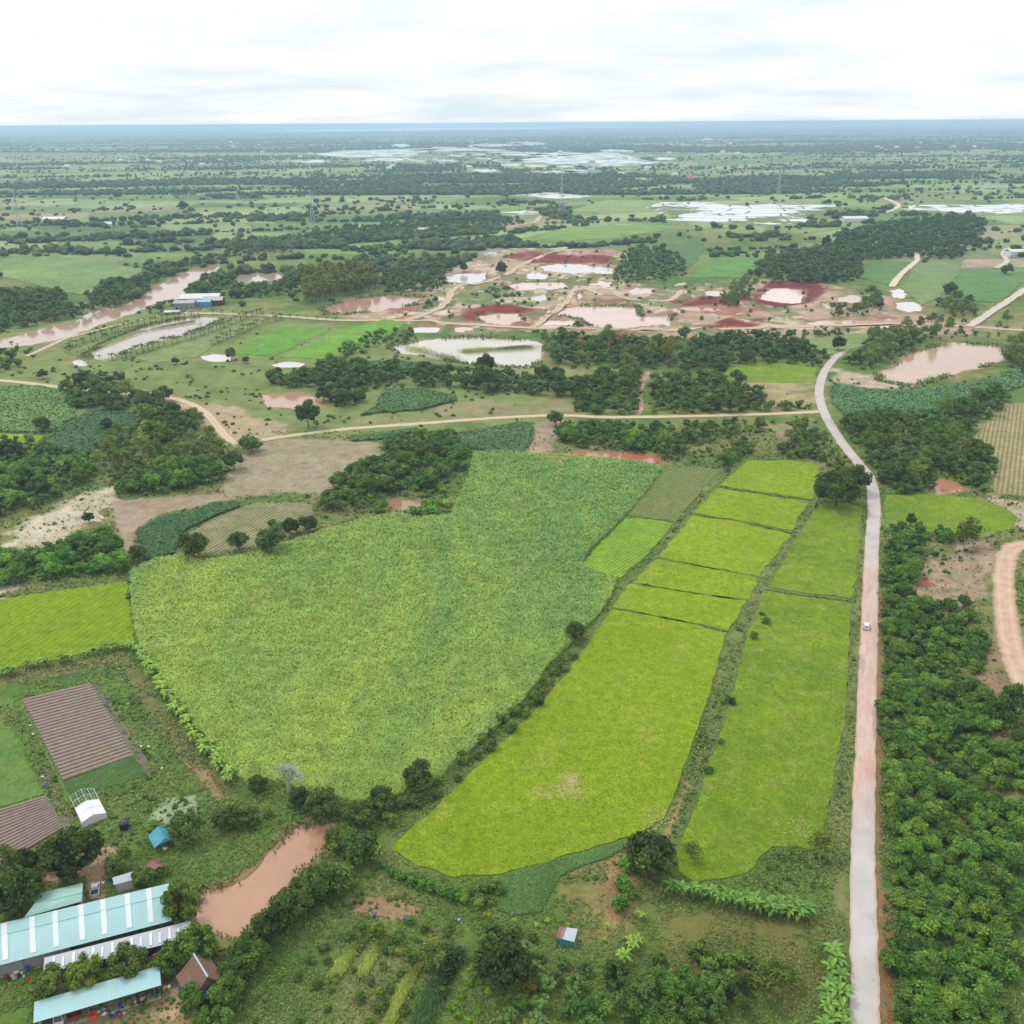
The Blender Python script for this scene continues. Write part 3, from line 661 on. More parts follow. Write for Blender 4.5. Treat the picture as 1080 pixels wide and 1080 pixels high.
F_ = [
 ([(262,471),(300,463),(397,467),(404,488),(372,504),(350,521),(300,519),(238,524),(236,509)], crop_mat('stubble', A(178,160,134), A(160,148,112), .05, 1.2, (17, 1.5), A(112,132,76), .15, .3, .56), .06, 'stubble field', 'dry tan stubble field in rows below the sandy dirt road'),
 ([(203,561),(225,546),(253,534),(300,530),(330,532),(327,553),(290,571),(245,581),(195,584)], crop_mat('weedy_stubble', A(126,134,82), A(160,146,112), .06, 1.2, (24, 1.8), A(90,116,66), .15, .4), .06, 'stubble field', 'striped weedy field behind the lone trees above the sugarcane'),
 ([(117,529),(192,524),(237,521),(236,527),(205,536),(170,541),(146,556),(140,570),(133,586),(126,560)], crop_mat('bare_rows', A(180,156,136), A(160,144,112), .06, 1.2, (24, 1.4), None, .15, .25), .06, 'ploughed field', 'pinkish bare strip field left of the cassava patch'),
 ([(1024,464),(1058,431),(1080,425),(1150,425),(1150,526),(1049,521),(1044,481)], crop_mat('dry_rows', A(150,146,92), A(168,150,112), .04, 1.2, (28, 2.0), A(110,128,70), .15, .35), .06, 'stubble field', 'dry olive field in long rows at the right edge'),
 ([(703,495),(730,492),(759,497),(748,508),(730,530),(712,551),(685,547),(661,544),(680,520)], crop_mat('weedy_rows', A(112,136,66), A(132,132,78), .06, 1.8, (38, 1.5), A(96,120,58), .2, .3), .25, 'weedy brown plot', 'weedy brown-green plot in rows above the small pale plot'),
 ([(877,405),(908,410),(947,414),(985,410),(1024,405),(1050,396),(1080,388),(1130,386),(1130,400),(1085,406),(1052,416),(1016,432),(1002,441),(960,440),(919,437),(893,440),(878,426)], crop_mat('cassava', A(96,132,78), A(82,118,70), .02, .9, (60, 2.2), A(128,140,80), .3, .25, .58), .8, 'cassava', 'dark blue-green cassava field right of the road bend'),
 ([(0,408),(42,408),(78,417),(80,440),(53,457),(20,457),(-60,455),(-60,410)], crop_mat('cane_far', A(116,146,78), A(102,134,70), .02, .8, (10, 3), None, .3, .2), 1.2, 'crop field', 'mid-green crop field at the left edge below the dirt track'),
 ([(36,477),(60,455),(97,433),(125,434),(150,439),(140,460),(105,486)], crop_mat('cassava_left', A(80,112,68), A(68,100,58), .03, .8, (30, 2.2), None, .3, .3), .9, 'cassava', 'blue-green cassava field behind the left grove'),
 ([(144,562),(170,547),(205,540),(225,532),(250,530),(253,535),(225,546),(195,560),(182,585),(155,592)], crop_mat('cassava_patch', A(76,108,62), A(66,98,56), .05, .8, None, A(120,165,60), .4), .9, 'cassava', 'dark green cassava patch left of the lone trees'),
 ([(470,460),(515,452),(550,446),(562,447),(562,464),(550,478),(520,477),(490,473)], crop_mat('mixed_weeds', A(92,120,70), A(78,106,60), .04, .8, (5, 2), A(150,138,100), .3, .2), .6, 'crop field', 'patchy dark green plot behind the top of the sugarcane'),
 ([(370,461),(400,458),(440,452),(440,456),(405,464),(372,466)], crop_mat('weed_strip', A(86,122,70), A(76,110,62), .05, .9), .5, 'crop field', 'narrow green strip under the dirt road'),
 ([(406,411),(444,411),(480,418),(482,423),(444,433),(400,436),(380,439),(395,430)], crop_mat('crop_b', A(92,122,70), A(78,110,60), .02, .6), .7, 'crop field', 'dark green wedge field below the long tree belt'),
 ([(362,384),(413,381),(470,386),(505,390),(440,390),(365,394)], crop_mat('crop_c', A(82,122,64), A(72,112,58), .02, .6), .7, 'crop field', 'thin green field between the pond and the tree belt'),
 ([(522,389),(560,388),(607,391),(613,403),(560,401),(527,398)], crop_mat('crop_d', A(146,150,96), A(134,142,88), .02, .6), .25, 'grass field', 'pale olive field between the tree belts'),
 ([(240,373),(270,358),(300,344),(348,349),(318,362),(290,376)], crop_mat('crop_e', A(110,156,54), A(100,148,50), .02, .5), .3, 'rice paddy', 'vivid green paddy beside the palm rows, left one of two'),
 ([(296,377),(325,364),(352,350),(380,343),(405,337),(430,340),(415,352),(380,365),(345,379)], crop_mat('crop_f', A(118,162,50), A(106,152,48), .02, .5), .3, 'rice paddy', 'vivid green paddy under the haul road, right one of two'),
 ([(145,379),(200,352),(253,340),(275,342),(232,360),(207,377),(160,383)], crop_mat('crop_g', A(136,150,92), A(122,140,80), .015, .5), .25, 'grass field', 'olive grass field right of the palm pond'),
 ([(907,293),(917,274),(960,277),(938,301)], crop_mat('crop_h', A(98,134,68), A(88,124,60), .01, .3), .5, 'crop field', 'dark green field left of the pale straight track'),
 ([(950,303),(968,278),(1013,274),(1010,290),(993,311),(973,322)], crop_mat('crop_i', A(126,146,88), A(116,138,80), .01, .3), .4, 'crop field', 'olive field right of the pale straight track'),
 ([(994,315),(1014,284),(1078,283),(1086,291),(1053,320)], crop_mat('crop_j', A(94,132,68), A(104,138,72), .01, .3), .5, 'crop field', 'green field below the bare tan strip'),
 ([(1014,282),(1018,273.5),(1080,273),(1080,281.5)], crop_mat('crop_k', A(184,160,136), A(172,150,126), .01, .3, (90, 8), None, .2, .15), .15, 'ploughed field', 'bare tan strip field near the white house'),
 ([(730,293),(750,272),(808,272),(788,293)], crop_mat('crop_l', A(104,146,70), A(96,136,64), .01, .3), .5, 'crop field', 'green field left of the dark wood'),
 ([(837,363),(880,355),(920,350),(947,351),(933,358),(900,368),(873,374),(850,372)], crop_mat('crop_m', A(134,152,86), A(124,142,80), .015, .5), .25, 'grass field', 'olive pasture above the road bend'),
 ([(-40,327),(0,327),(33,331),(36,338),(0,347),(-40,352)], crop_mat('crop_n', A(78,126,62), A(70,116,56), .01, .4), .6, 'crop field', 'small green field in the river bend'),
 ([(0,292),(0,276),(60,270),(150,284),(142,297),(93,312),(60,306)], crop_mat('crop_o', A(112,138,78), A(134,156,92), .008, .3), .6, 'crop field', 'broad green field behind the river, left'),
 ([(600,222),(640,211),(700,212),(675,222),(630,224)], crop_mat('crop_p', A(148,164,96), A(140,156,88), .006, .2), .3, 'rice paddy', 'pale yellow-green paddy left of the flooded fields'),
 ([(545,252),(600,240),(690,236),(720,240),(640,252),(580,255)], crop_mat('crop_q', A(130,160,78), A(120,150,72), .006, .2), .3, 'rice paddy', 'light green paddies behind the red spoil heap'),
 ([(650,293),(670,270),(700,255),(735,250),(745,262),(725,285),(700,292)], crop_mat('crop_s', A(86,118,62), A(96,128,66), .02, .3, None, A(150,130,100)), .5, 'scrub', 'scrubby green rise right of the red spoil heap'),
 ([(-40,762),(12,767),(22,790),(47,838),(20,846),(-40,862)], crop_mat('veg_rows', A(104,140,62), A(124,150,70), .1, 2.5, (20, .8), A(140,140,84), .2, .4), .2, 'vegetable bed', 'green vegetable bed left of the dark ploughed bed'),
 ([(67,825),(105,811),(142,798),(156,817),(120,829),(76,843)], crop_mat('veg_rows_b', A(78,112,54), A(92,126,60), .1, 2.5, (20, .8), None, .2, .4), .2, 'vegetable bed', 'narrow green vegetable rows at the foot of the ploughed bed'),
 ([(520,928),(560,914),(620,899),(668,884),(668,890),(640,905),(610,915),(590,925),(570,962),(545,966),(525,960)], crop_mat('weedy_pool', A(92,124,62), A(78,108,54), .05, 1.6), .12, 'reed bed', 'dark green reedy wedge in front of the largest paddy'),
]
CAN = {'cassava': (.9, .55, .42), 'crop field': (.9, .5, .42), 'reed bed': (.12, .26, .26), 'weedy plot': (.15, .36, .4), 'scrub': (.5, 1.6, 1.2)}
def px_area(poly): return abs(sum(poly[i][0] * poly[(i + 1) % len(poly)][1] - poly[(i + 1) % len(poly)][0] * poly[i][1] for i in range(len(poly)))) / 2
def cardy(poly, m_, cat, lb):
    b_ = m_.node_tree.nodes; cols = [tuple(n_.inputs[i].default_value[:3]) for n_ in b_ if n_.type == 'MIX_RGB' for i in (1, 2) if not n_.inputs[i].is_linked][:2]
    h_, w_, hb = CAN[cat]; canopy_crop(GP(poly), cat.replace(' ', '_'), lb, cat, blade_mat(m_.name + '_leaf', [cols[0], cols[1], tuple(q * 1.3 for q in cols[1])], .09 if cat == 'reed bed' else .05, vr=(.85, 1.75)), h_, int(min(30000, max(1500, px_area(poly) * 5))), w_, hb, len(lb), 1.4, .35)
for poly, m_, h_, cat, lb in F_:
    if cat in CAN and (poly[0][1] > 383 or 'wedge' in lb): cardy(poly, m_, cat, lb); continue
    field(poly, cat.replace(' ', '_') if cat not in ('weedy brown plot',) else 'weedy_plot', lb, cat if cat != 'weedy brown plot' else 'weedy plot', m_, h_)
# ploughed beds: real ridges between four corners
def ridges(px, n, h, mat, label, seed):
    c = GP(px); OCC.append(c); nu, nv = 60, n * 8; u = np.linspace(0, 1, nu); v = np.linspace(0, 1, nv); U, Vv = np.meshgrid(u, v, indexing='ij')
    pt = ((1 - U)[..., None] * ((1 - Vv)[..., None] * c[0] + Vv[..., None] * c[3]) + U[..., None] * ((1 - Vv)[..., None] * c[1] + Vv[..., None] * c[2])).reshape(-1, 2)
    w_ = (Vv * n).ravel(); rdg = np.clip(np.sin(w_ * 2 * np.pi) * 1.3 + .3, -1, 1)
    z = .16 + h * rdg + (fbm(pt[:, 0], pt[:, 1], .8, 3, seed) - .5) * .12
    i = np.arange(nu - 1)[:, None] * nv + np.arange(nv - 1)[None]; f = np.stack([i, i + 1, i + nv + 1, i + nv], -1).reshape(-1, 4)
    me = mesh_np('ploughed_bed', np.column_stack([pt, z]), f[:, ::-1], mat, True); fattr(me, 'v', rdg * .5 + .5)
    tag(link('ploughed_bed', me), label, 'ploughed bed', kind='structure')
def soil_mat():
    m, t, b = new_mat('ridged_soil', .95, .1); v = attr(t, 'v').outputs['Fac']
    c = mixc(t, mapr(t, v, .1, .7, 0, 1), A(84, 68, 66), A(158, 138, 128)); n = mapr(t, noise_n(t, .5, 5, .7), .3, .7, .85, 1.15)  # groove shade and damp both put into the colour, darker low between ridges
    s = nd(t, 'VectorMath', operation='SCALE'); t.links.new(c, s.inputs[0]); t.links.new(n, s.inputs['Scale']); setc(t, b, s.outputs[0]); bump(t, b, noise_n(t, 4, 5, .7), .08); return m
sm_ = soil_mat()
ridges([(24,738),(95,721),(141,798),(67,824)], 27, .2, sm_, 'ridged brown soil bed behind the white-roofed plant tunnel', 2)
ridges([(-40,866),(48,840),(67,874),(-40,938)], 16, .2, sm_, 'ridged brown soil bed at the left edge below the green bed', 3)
# ------------------------------------------------------------------ roads and bunds
def road_mat():
    m, t, b = new_mat('concrete_road', .85, .25); p = nd(t, 'NewGeometry').outputs['Position']
    s = nd(t, 'SeparateXYZ'); t.links.new(p, s.inputs[0]); u = attr(t, 'u').outputs['Fac']
    mp = nd(t, 'CombineXYZ'); t.links.new(math_n(t, 'MULTIPLY', u, 2.8), mp.inputs[0]); t.links.new(math_n(t, 'MULTIPLY', s.outputs[1], .2), mp.inputs[1])
    dust = noise_n(t, .35, 6, .65, mp.outputs[0])
    # red dust washed over the middle stretch of the road
    a = mapr(t, s.outputs[1], 172, 190, 0, 1); a2 = mapr(t, s.outputs[1], 300, 325, 1, .12)
    k = math_n(t, 'MULTIPLY', math_n(t, 'MULTIPLY', a, a2), mapr(t, dust, .25, .55, .55, 1.0))
    c = mixc(t, mapr(t, noise_n(t, .12, 4, .6, p), .35, .65, 0, 1), A(205, 197, 192), A(188, 180, 176))
    c = mixc(t, k, c, mixc(t, mapr(t, noise_n(t, .5, 5, .7, mp.outputs[0]), .4, .6, 0, 1), A(206, 164, 146), A(214, 186, 172)))
    # damp, patched stretches
    c = mixc(t, mapr(t, noise_n(t, .16, 4, .6, mp.outputs[0]), .60, .64, 0, .55), c, A(158, 146, 148))
    c = mixc(t, mapr(t, noise_n(t, .45, 5, .7, mp.outputs[0]), .66, .70, 0, .8), c, A(235, 215, 195))
    c = mixc(t, mapr(t, noise_n(t, 1.1, 4, .6, p), .67, .70, 0, .7), c, A(140, 112, 98))
    au = math_n(t, 'ABSOLUTE', u); edge = mapr(t, math_n(t, 'ADD', au, math_n(t, 'MULTIPLY', noise_n(t, .6, 4, .7), .35)), .95, 1.15, 0, .8)
    c = mixc(t, edge, c, A(192, 152, 126)); setc(t, b, c); b.inputs['Roughness'].default_value = .7
    bump(t, b, noise_n(t, 3, 5, .6), .03); return m
def dirt_mat(name, c1, c2, ruts=True):
    m, t, b = new_mat(name, .95, .1); u = attr(t, 'u').outputs['Fac']
    c = mixc(t, mapr(t, noise_n(t, .25, 5, .65), .35, .65, 0, 1), c1, c2)
    if ruts:
        au = math_n(t, 'ABSOLUTE', u); r = mapr(t, math_n(t, 'ABSOLUTE', math_n(t, 'SUBTRACT', au, .42)), 0, .22, .4, 0)
        c = mixc(t, r, c, tuple(min(1, q * 1.2) for q in c2))
    au2 = math_n(t, 'ADD', math_n(t, 'ABSOLUTE', u), math_n(t, 'MULTIPLY', noise_n(t, .5, 5, .7), .7)); c = mixc(t, mapr(t, au2, 1.05, 1.3, 0, .75), c, A(128, 128, 80)); c = mixc(t, mapr(t, noise_n(t, .8, 6, .75), .58, .68, 0, .5), c, A(150, 118, 92))
    setc(t, b, c); bump(t, b, noise_n(t, 2, 5, .7), .1); return m
MR = [(913,1180),(912,1080),(911,1000),(910,900),(912.5,800),(915.5,700),(917,661),(918.5,600),(920.5,560),(922,535),(918,507),(905,488),(891,471),(877,450),(867,430),(864,412),(869,393),(880,378),(893,368),(905,362)]
ribbon('concrete_road', MR, 5.2, road_mat(), 'pale concrete road stained with pink dust running up the right side', 'road', .09, .12)
dm = dirt_mat('dirt_road', A(205, 180, 150), A(216, 192, 164))
ribbon('dirt_road', [(864,434),(848,435),(800,437),(720,439),(640,440),(590,438),(520,441),(440,447),(370,452),(310,459),(276,464)], 5.2, dm, 'sandy dirt road crossing from the concrete road to the left', 'dirt road')
ribbon('dirt_track', [(250,468),(238,460),(228,448),(214,433),(190,422),(160,417),(120,414),(70,409),(20,403),(-30,399)], 5.5, dm, 'sandy dirt track winding off to the left edge', 'dirt track')
dg = dirt_mat('haul_dust', A(196, 168, 142), A(212, 188, 162))
ribbon('haul_road', [(185,330),(230,331),(300,334),(360,338),(420,338),(487,342),(540,345),(593,347),(650,348),(720,348),(800,346),(863,344),(953,341),(1010,344),(1100,350)], 8, dg, 'long tan haul road along the front of the diggings', 'dirt road', .25, .6)
ribbon('haul_track', [(430,338),(470,322),(478,306),(500,300),(530,292),(560,275),(600,262),(640,258)], 8, dg, 'haul track climbing back through the pits', 'dirt track', .25, .8)
ribbon('haul_track', [(563,345),(590,325),(600,316),(606,306),(612,302),(640,312),(700,318),(720,306)], 7, dg, 'haul track looping between the pit ponds', 'dirt track', .25, .8)
ribbon('field_track', [(940,303),(950,290),(960,281),(967,275),(966,268)], 7, dirt_mat('pale_dust', A(215, 195, 172), A(225, 208, 186)), 'pale straight track between two fields on the right', 'dirt track', .7, .6)
ribbon('side_road', [(1022,345),(1040,333),(1060,320),(1085,303),(1110,288)], 8, dirt_mat('grey_dust', A(200, 185, 168), A(215, 200, 184)), 'pale road leaving at the right edge', 'dirt road', .7, .6)
ribbon('side_road', [(1050,283),(1062,276),(1058,268),(1066,262),(1100,262)], 7, bpy.data.materials['grey_dust'], 'short pale road in front of the white house', 'dirt road', .7, .6)
ribbon('river_track', [(28,376),(50,366),(70,357),(100,349),(133,341),(160,335),(180,331)], 5, dg, 'tan track between the river and the palm pond', 'dirt track', .2, .5)
ribbon('far_road', [(520,243),(545,238),(565,234),(568,230),(575,226)], 9, dg, 'far dirt road curving among trees', 'dirt track', .4, 1)
ribbon('far_road', [(925,226),(940,222),(948,217),(940,212),(930,208)], 10, bpy.data.materials['pale_dust'], 'far pale road bending beside flooded paddies', 'dirt track', .4, 1)
ribbon('pit_path', [(684,392),(679,402),(676,412),(676,430),(672,438)], 3.2, dirt_mat('path_soil', A(176, 142, 118), A(190, 158, 134), False), 'narrow footpath through the gap between two groves', 'path', .1, .3)
pd_ = dirt_mat('quarry_dust', A(196, 160, 136), A(212, 182, 160))
ribbon('quarry_track', [(1110,571),(1085,574),(1066,580),(1059,600),(1060,640),(1066,680),(1078,715),(1095,750),(1110,790)], 7.5, pd_, 'pinkish quarry track curving along the top of the right bank', 'dirt track', .12, .3, z=4.0)
bm_ = crop_mat('bund', A(104,126,62), A(126,128,74), .2, 2.2, None, A(150,136,92), .2)
BUND = [
 ([(413,899),(458,856),(500,813),(562,750),(612,690),(645,642),(694,588),(731,542),(758,511),(788,484)], 2.2, 'weedy bank along the left side of the row of bright paddies'),
 ([(645,642),(705,653),(768,666)], .9, 'thin bund behind the largest paddy'), ([(665,615),(725,625),(790,634)], .9, 'thin bund at the back of the fifth paddy'),
 ([(693,589),(745,599),(801,609)], .9, 'thin bund between third and fourth paddy'), ([(731,542.5),(782,551),(836,562)], .9, 'thin bund between second and third paddy'),
 ([(758,513),(808,521),(857,528)], .9, 'thin bund behind the second paddy'),
 ([(860,532),(834,582),(808,622),(790,662),(773,720),(757,775),(742,820),(720,865),(706,890)], 2.6, 'weedy ditch bank between the two columns of paddies'),
 ([(808,622),(850,628),(898,634)], 1.3, 'bund across the roadside strip between its two paddies'),
 ([(910,535),(905,590),(899,640),(896,700),(892,765),(884,800),(875,858)], 1.6, 'grassy verge bank between the long paddy and the road'),
]
BP = []
for q, (pl, wd, lb) in enumerate(BUND):
    o = ribbon('bund', pl, wd, bm_, lb, 'bund', .26 if wd < 1.5 else .1, .18 if wd < 1.5 else .45, occ=False); BP.append(pl)
# ------------------------------------------------------------------ foliage prototypes
def ico(sub=1):
    import bmesh
    bm = bmesh.new(); bmesh.ops.create_icosphere(bm, subdivisions=sub, radius=1); bm.verts.ensure_lookup_table()
    v = np.array([q.co[:] for q in bm.verts]); f = np.array([[p.index for p in q.verts] for q in bm.faces]); bm.free(); return v, f
ICO1, ICO2 = ico(1), ico(2)
def crown_np(seed, rx, rz, zc, nl, lr, ncard, card, core=.78, flat=.35, spread=1.0, out=.75, vr=(.15, .85)):
    """lobed crown of leaf clumps round a ragged inner mass. returns quads v,f,rnd"""
    r = np.random.default_rng(seed); L_ = []
    for i in range(nl):
        th = r.uniform(0, 2 * np.pi); ph = math.acos(r.uniform(-.75, 1)) ; q = r.uniform(.35, 1) ** .5 * spread
        L_.append((math.sin(ph) * math.cos(th) * (rx - lr * .7) * q, math.sin(ph) * math.sin(th) * (rx - lr * .7) * q, zc + math.cos(ph) * (rz - lr * .6) * q, lr * r.uniform(.7, 1.25), r.uniform(*vr)))
    Lb = np.array(L_); li = r.choice(nl, ncard, p=Lb[:, 3] ** 2 / (Lb[:, 3] ** 2).sum())
    d = r.normal(size=(ncard, 3)); d[:, 2] += .25; d /= np.linalg.norm(d, axis=1)[:, None]
    p = Lb[li, :3] + d * (Lb[li, 3] * r.uniform(.78, 1.12, ncard))[:, None] * np.array([1, 1, .85])
    dd = np.linalg.norm(p[:, None, :] - Lb[None, :, :3], axis=2) / Lb[None, :, 3]; dd[np.arange(ncard), li] = 9
    keep = dd.min(1) > .8; p, d, li = p[keep], d[keep], li[keep]; n = len(p)
    nn = d * out + r.normal(size=(n, 3)) * flat; nn[:, 2] += .25; nn /= np.linalg.norm(nn, axis=1)[:, None]
    a = np.cross(nn, r.normal(size=(n, 3))); a /= np.linalg.norm(a, axis=1)[:, None]; b = np.cross(nn, a)
    s = card * r.uniform(.55, 1.35, n)[:, None]; bend = nn * s * .25
    V = np.stack([p + a * s - bend, p + b * s * .62, p - a * s - bend, p - b * s * .62 + nn * s * .1], 1).reshape(-1, 3)
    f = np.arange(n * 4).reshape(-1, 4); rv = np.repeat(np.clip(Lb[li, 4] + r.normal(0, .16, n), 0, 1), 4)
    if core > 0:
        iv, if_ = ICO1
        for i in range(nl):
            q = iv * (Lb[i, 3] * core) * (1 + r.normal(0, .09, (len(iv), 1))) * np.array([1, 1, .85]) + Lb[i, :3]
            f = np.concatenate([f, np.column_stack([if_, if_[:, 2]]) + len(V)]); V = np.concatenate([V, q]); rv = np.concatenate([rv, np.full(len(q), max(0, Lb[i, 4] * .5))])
    return V, f, rv
def np_to_mesh(name, V, f, rv, mat):
    me = bpy.data.meshes.new(name); fl = [tuple(q[:3]) if q[2] == q[3] else tuple(q) for q in f.tolist()]
    me.from_pydata(V.tolist(), [], fl); me.update(); me.materials.append(mat); fattr(me, 'v', rv); return me
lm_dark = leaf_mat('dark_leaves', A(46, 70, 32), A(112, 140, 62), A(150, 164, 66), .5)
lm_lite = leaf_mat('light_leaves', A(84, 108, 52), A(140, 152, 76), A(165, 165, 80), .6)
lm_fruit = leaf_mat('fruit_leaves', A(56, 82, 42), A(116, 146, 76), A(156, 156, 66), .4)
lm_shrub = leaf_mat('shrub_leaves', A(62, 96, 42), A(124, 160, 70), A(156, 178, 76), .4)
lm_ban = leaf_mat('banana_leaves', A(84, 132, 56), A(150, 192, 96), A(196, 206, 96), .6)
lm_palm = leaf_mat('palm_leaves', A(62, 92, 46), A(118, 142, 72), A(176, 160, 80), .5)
lm_grey = plain('grey_twigs', A(190, 186, 178), .9, .1)
bark = plain('bark', A(112, 94, 76), .9, .1, .2, 2)
pale_bark = plain('pale_bark', A(176, 168, 150), .9, .1, .2, 2)
def trunk_mesh(name, seed, h, r0, limbs, spread, mat, htop):
    r = random.Random(seed); b = MB(); bend = [(0, 0, -.3), (r.uniform(-.15, .15), r.uniform(-.15, .15), h * .5), (r.uniform(-.3, .3), r.uniform(-.3, .3), h)]
    b.tube(bend, [r0 * 1.25, r0 * .9, r0 * .7], 7)
    for i in range(limbs):
        a = i * 6.283 / limbs + r.uniform(-.4, .4); e = spread * r.uniform(.5, .9); zt = h + (htop - h) * r.uniform(.4, .8)
        b.tube([bend[2], (math.cos(a) * e * .5, math.sin(a) * e * .5, h + (zt - h) * .6), (math.cos(a) * e, math.sin(a) * e, zt)], [r0 * .6, r0 * .4, r0 * .14], 5)
    me = bpy.data.meshes.new(name); me.from_pydata(b.v, [], b.f); me.update(); me.materials.append(mat); return me
PROTO = {}   # kind -> list of (crown mesh, trunk mesh), nominal diameter, height, low-detail arrays
def proto(kind, dia, hgt, vars_, lod):
    PROTO[kind] = dict(v=vars_, dia=dia, h=hgt, lod=lod)
def mk(kind, n, dia, hgt, zc, nl, lr, nc, card, mat, th, tr, limbs, sp, bmat, lodn=(9, 90, .9), **kw):
    vs = []; lods = []
    rx = dia / 2; rz = kw.pop('rz', hgt - zc)
    for i in range(n):
        V, f, rv = crown_np(100 * len(PROTO) + i, rx, rz, zc, nl, lr, nc, card, **kw)
        vs.append((np_to_mesh(kind + '_crown', V, f, rv, mat), trunk_mesh(kind + '_trunk', i + 5, th, tr, limbs, sp, bmat, hgt)))
        k2 = dict(kw); k2['core'] = .85
        lods.append(crown_np(900 + 100 * len(PROTO) + i, rx, rz, zc, lodn[0], lr * 1.15, lodn[1], lodn[2], **k2))
    proto(kind, dia, hgt, vs, lods)
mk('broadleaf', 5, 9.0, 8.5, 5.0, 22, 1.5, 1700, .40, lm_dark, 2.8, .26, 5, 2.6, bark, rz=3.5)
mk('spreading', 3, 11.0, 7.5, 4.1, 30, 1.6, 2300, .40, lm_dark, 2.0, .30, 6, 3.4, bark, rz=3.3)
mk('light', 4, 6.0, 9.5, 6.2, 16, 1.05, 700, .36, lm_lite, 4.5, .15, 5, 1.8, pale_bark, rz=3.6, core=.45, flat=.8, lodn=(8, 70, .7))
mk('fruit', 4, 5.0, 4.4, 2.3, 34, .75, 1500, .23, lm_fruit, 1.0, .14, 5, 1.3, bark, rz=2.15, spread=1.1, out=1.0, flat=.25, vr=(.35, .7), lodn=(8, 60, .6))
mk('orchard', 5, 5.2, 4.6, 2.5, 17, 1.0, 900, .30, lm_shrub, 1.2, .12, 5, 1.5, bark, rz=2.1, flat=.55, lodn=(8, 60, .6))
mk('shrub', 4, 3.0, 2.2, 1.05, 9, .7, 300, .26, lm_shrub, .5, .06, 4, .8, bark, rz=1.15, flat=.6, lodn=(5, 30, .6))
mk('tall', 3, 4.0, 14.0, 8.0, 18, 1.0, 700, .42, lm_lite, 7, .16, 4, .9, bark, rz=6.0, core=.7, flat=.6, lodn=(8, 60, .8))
# round compact far bush used only small
def frond_mesh(name, n, length, width, droop, z0, mat, seed, up=.9, seg=6, leaflets=False, stem=None):
    r = random.Random(seed); V = []; F2 = []; rv = []
    for i in range(n):
        a = i * 2.39996 + r.uniform(-.3, .3); el = up * r.uniform(.35, 1.15); ln = length * r.uniform(.75, 1.15); val = r.uniform(.25, .95)
        dx, dy = math.cos(a), math.sin(a); x = 0; z = z0 * r.uniform(.9, 1.05); b0 = len(V); ang = el
        for k in range(seg + 1):
            t = k / seg; wv = width * (math.sin(min(1, t * 1.15 + .08) * math.pi) ** .6) * .5 + .01
            for s, dz in ((-1, .35), (0, 0), (1, .35)):
                V.append((dx * x - dy * wv * s, dy * x + dx * wv * s, z + abs(s) * wv * dz)); rv.append(val + (.12 if s == 0 else 0))
            x += math.cos(ang) * ln / seg; z += math.sin(ang) * ln / seg; ang -= droop / seg
        for k in range(seg):
            q = b0 + k * 3
            if leaflets and k % 1 == 0:
                pass
            F2 += [(q, q + 3, q + 4, q + 1), (q + 1, q + 4, q + 5, q + 2)]
    return np_to_mesh(name, np.array(V), np.array(F2), np.clip(rv, 0, 1), mat)
def palm_mesh(name, n, length, z0, seed):
    """pinnate fronds: a rib with two rows of narrow leaflets"""
    r = random.Random(seed); V = []; F2 = []; rv = []
    for i in range(n):
        a = i * 2.39996 + r.uniform(-.3, .3); ang = r.uniform(.1, 1.1); val = r.uniform(.2, .9); x = 0; z = z0; dx, dy = math.cos(a), math.sin(a); seg = 12
        for k in range(seg):
            x += math.cos(ang) * length / seg; z += math.sin(ang) * length / seg; ang -= 1.9 / seg
            ll = length * .28 * math.sin((k + 1) / (seg + 1) * math.pi) ** .5
            for s in (-1, 1):
                b = len(V); bx, by = dx * x, dy * x; ex = bx + dx * ll * .45 - dy * s * ll; ey = by + dy * ll * .45 + dx * s * ll
                V += [(bx - dx * .16, by - dy * .16, z), (bx + dx * .18, by + dy * .18, z), (ex, ey, z - ll * .35)]; F2.append((b, b + 1, b + 2, b + 2)); rv += [val] * 3
    return np_to_mesh(name, np.array(V), np.array(F2), np.array(rv), lm_palm)
stem_m = plain('banana_stem', A(140, 150, 90), .7, .3); ptr = plain('palm_trunk', A(140, 126, 104), .9, .1)
def stem_np(name, h, r, mat, seed=0):
    b = MB(); rr = random.Random(seed)
    for k in range(3 if 'banana' in name else 1):
        ox = rr.uniform(-.5, .5) if k else 0; oy = rr.uniform(-.5, .5) if k else 0
        b.tube([(ox, oy, -.2), (ox * 1.2, oy * 1.2, h * .5 * (1 - k * .15)), (ox * 1.5, oy * 1.5, h * (1 - k * .2))], [r * 1.2, r, r * .6], 7)
    me = bpy.data.meshes.new(name); me.from_pydata(b.v, [], b.f); me.update(); me.materials.append(mat); return me
PROTO['banana'] = dict(v=[(frond_mesh('banana_leaves', 14, 2.3, .62, 1.9, 1.7, lm_ban, s, 1.05), stem_np('banana_stem', 1.9, .13, stem_m, s)) for s in range(4)], dia=4.0, h=3.4, lod=None)
PROTO['palm'] = dict(v=[(frond_mesh('palm_fronds', 15, 2.9, .75, 1.9, 2.6, lm_palm, s), stem_np('palm_trunk', 2.7, .16, ptr, s)) for s in range(3)], dia=5.0, h=4.5, lod=None)
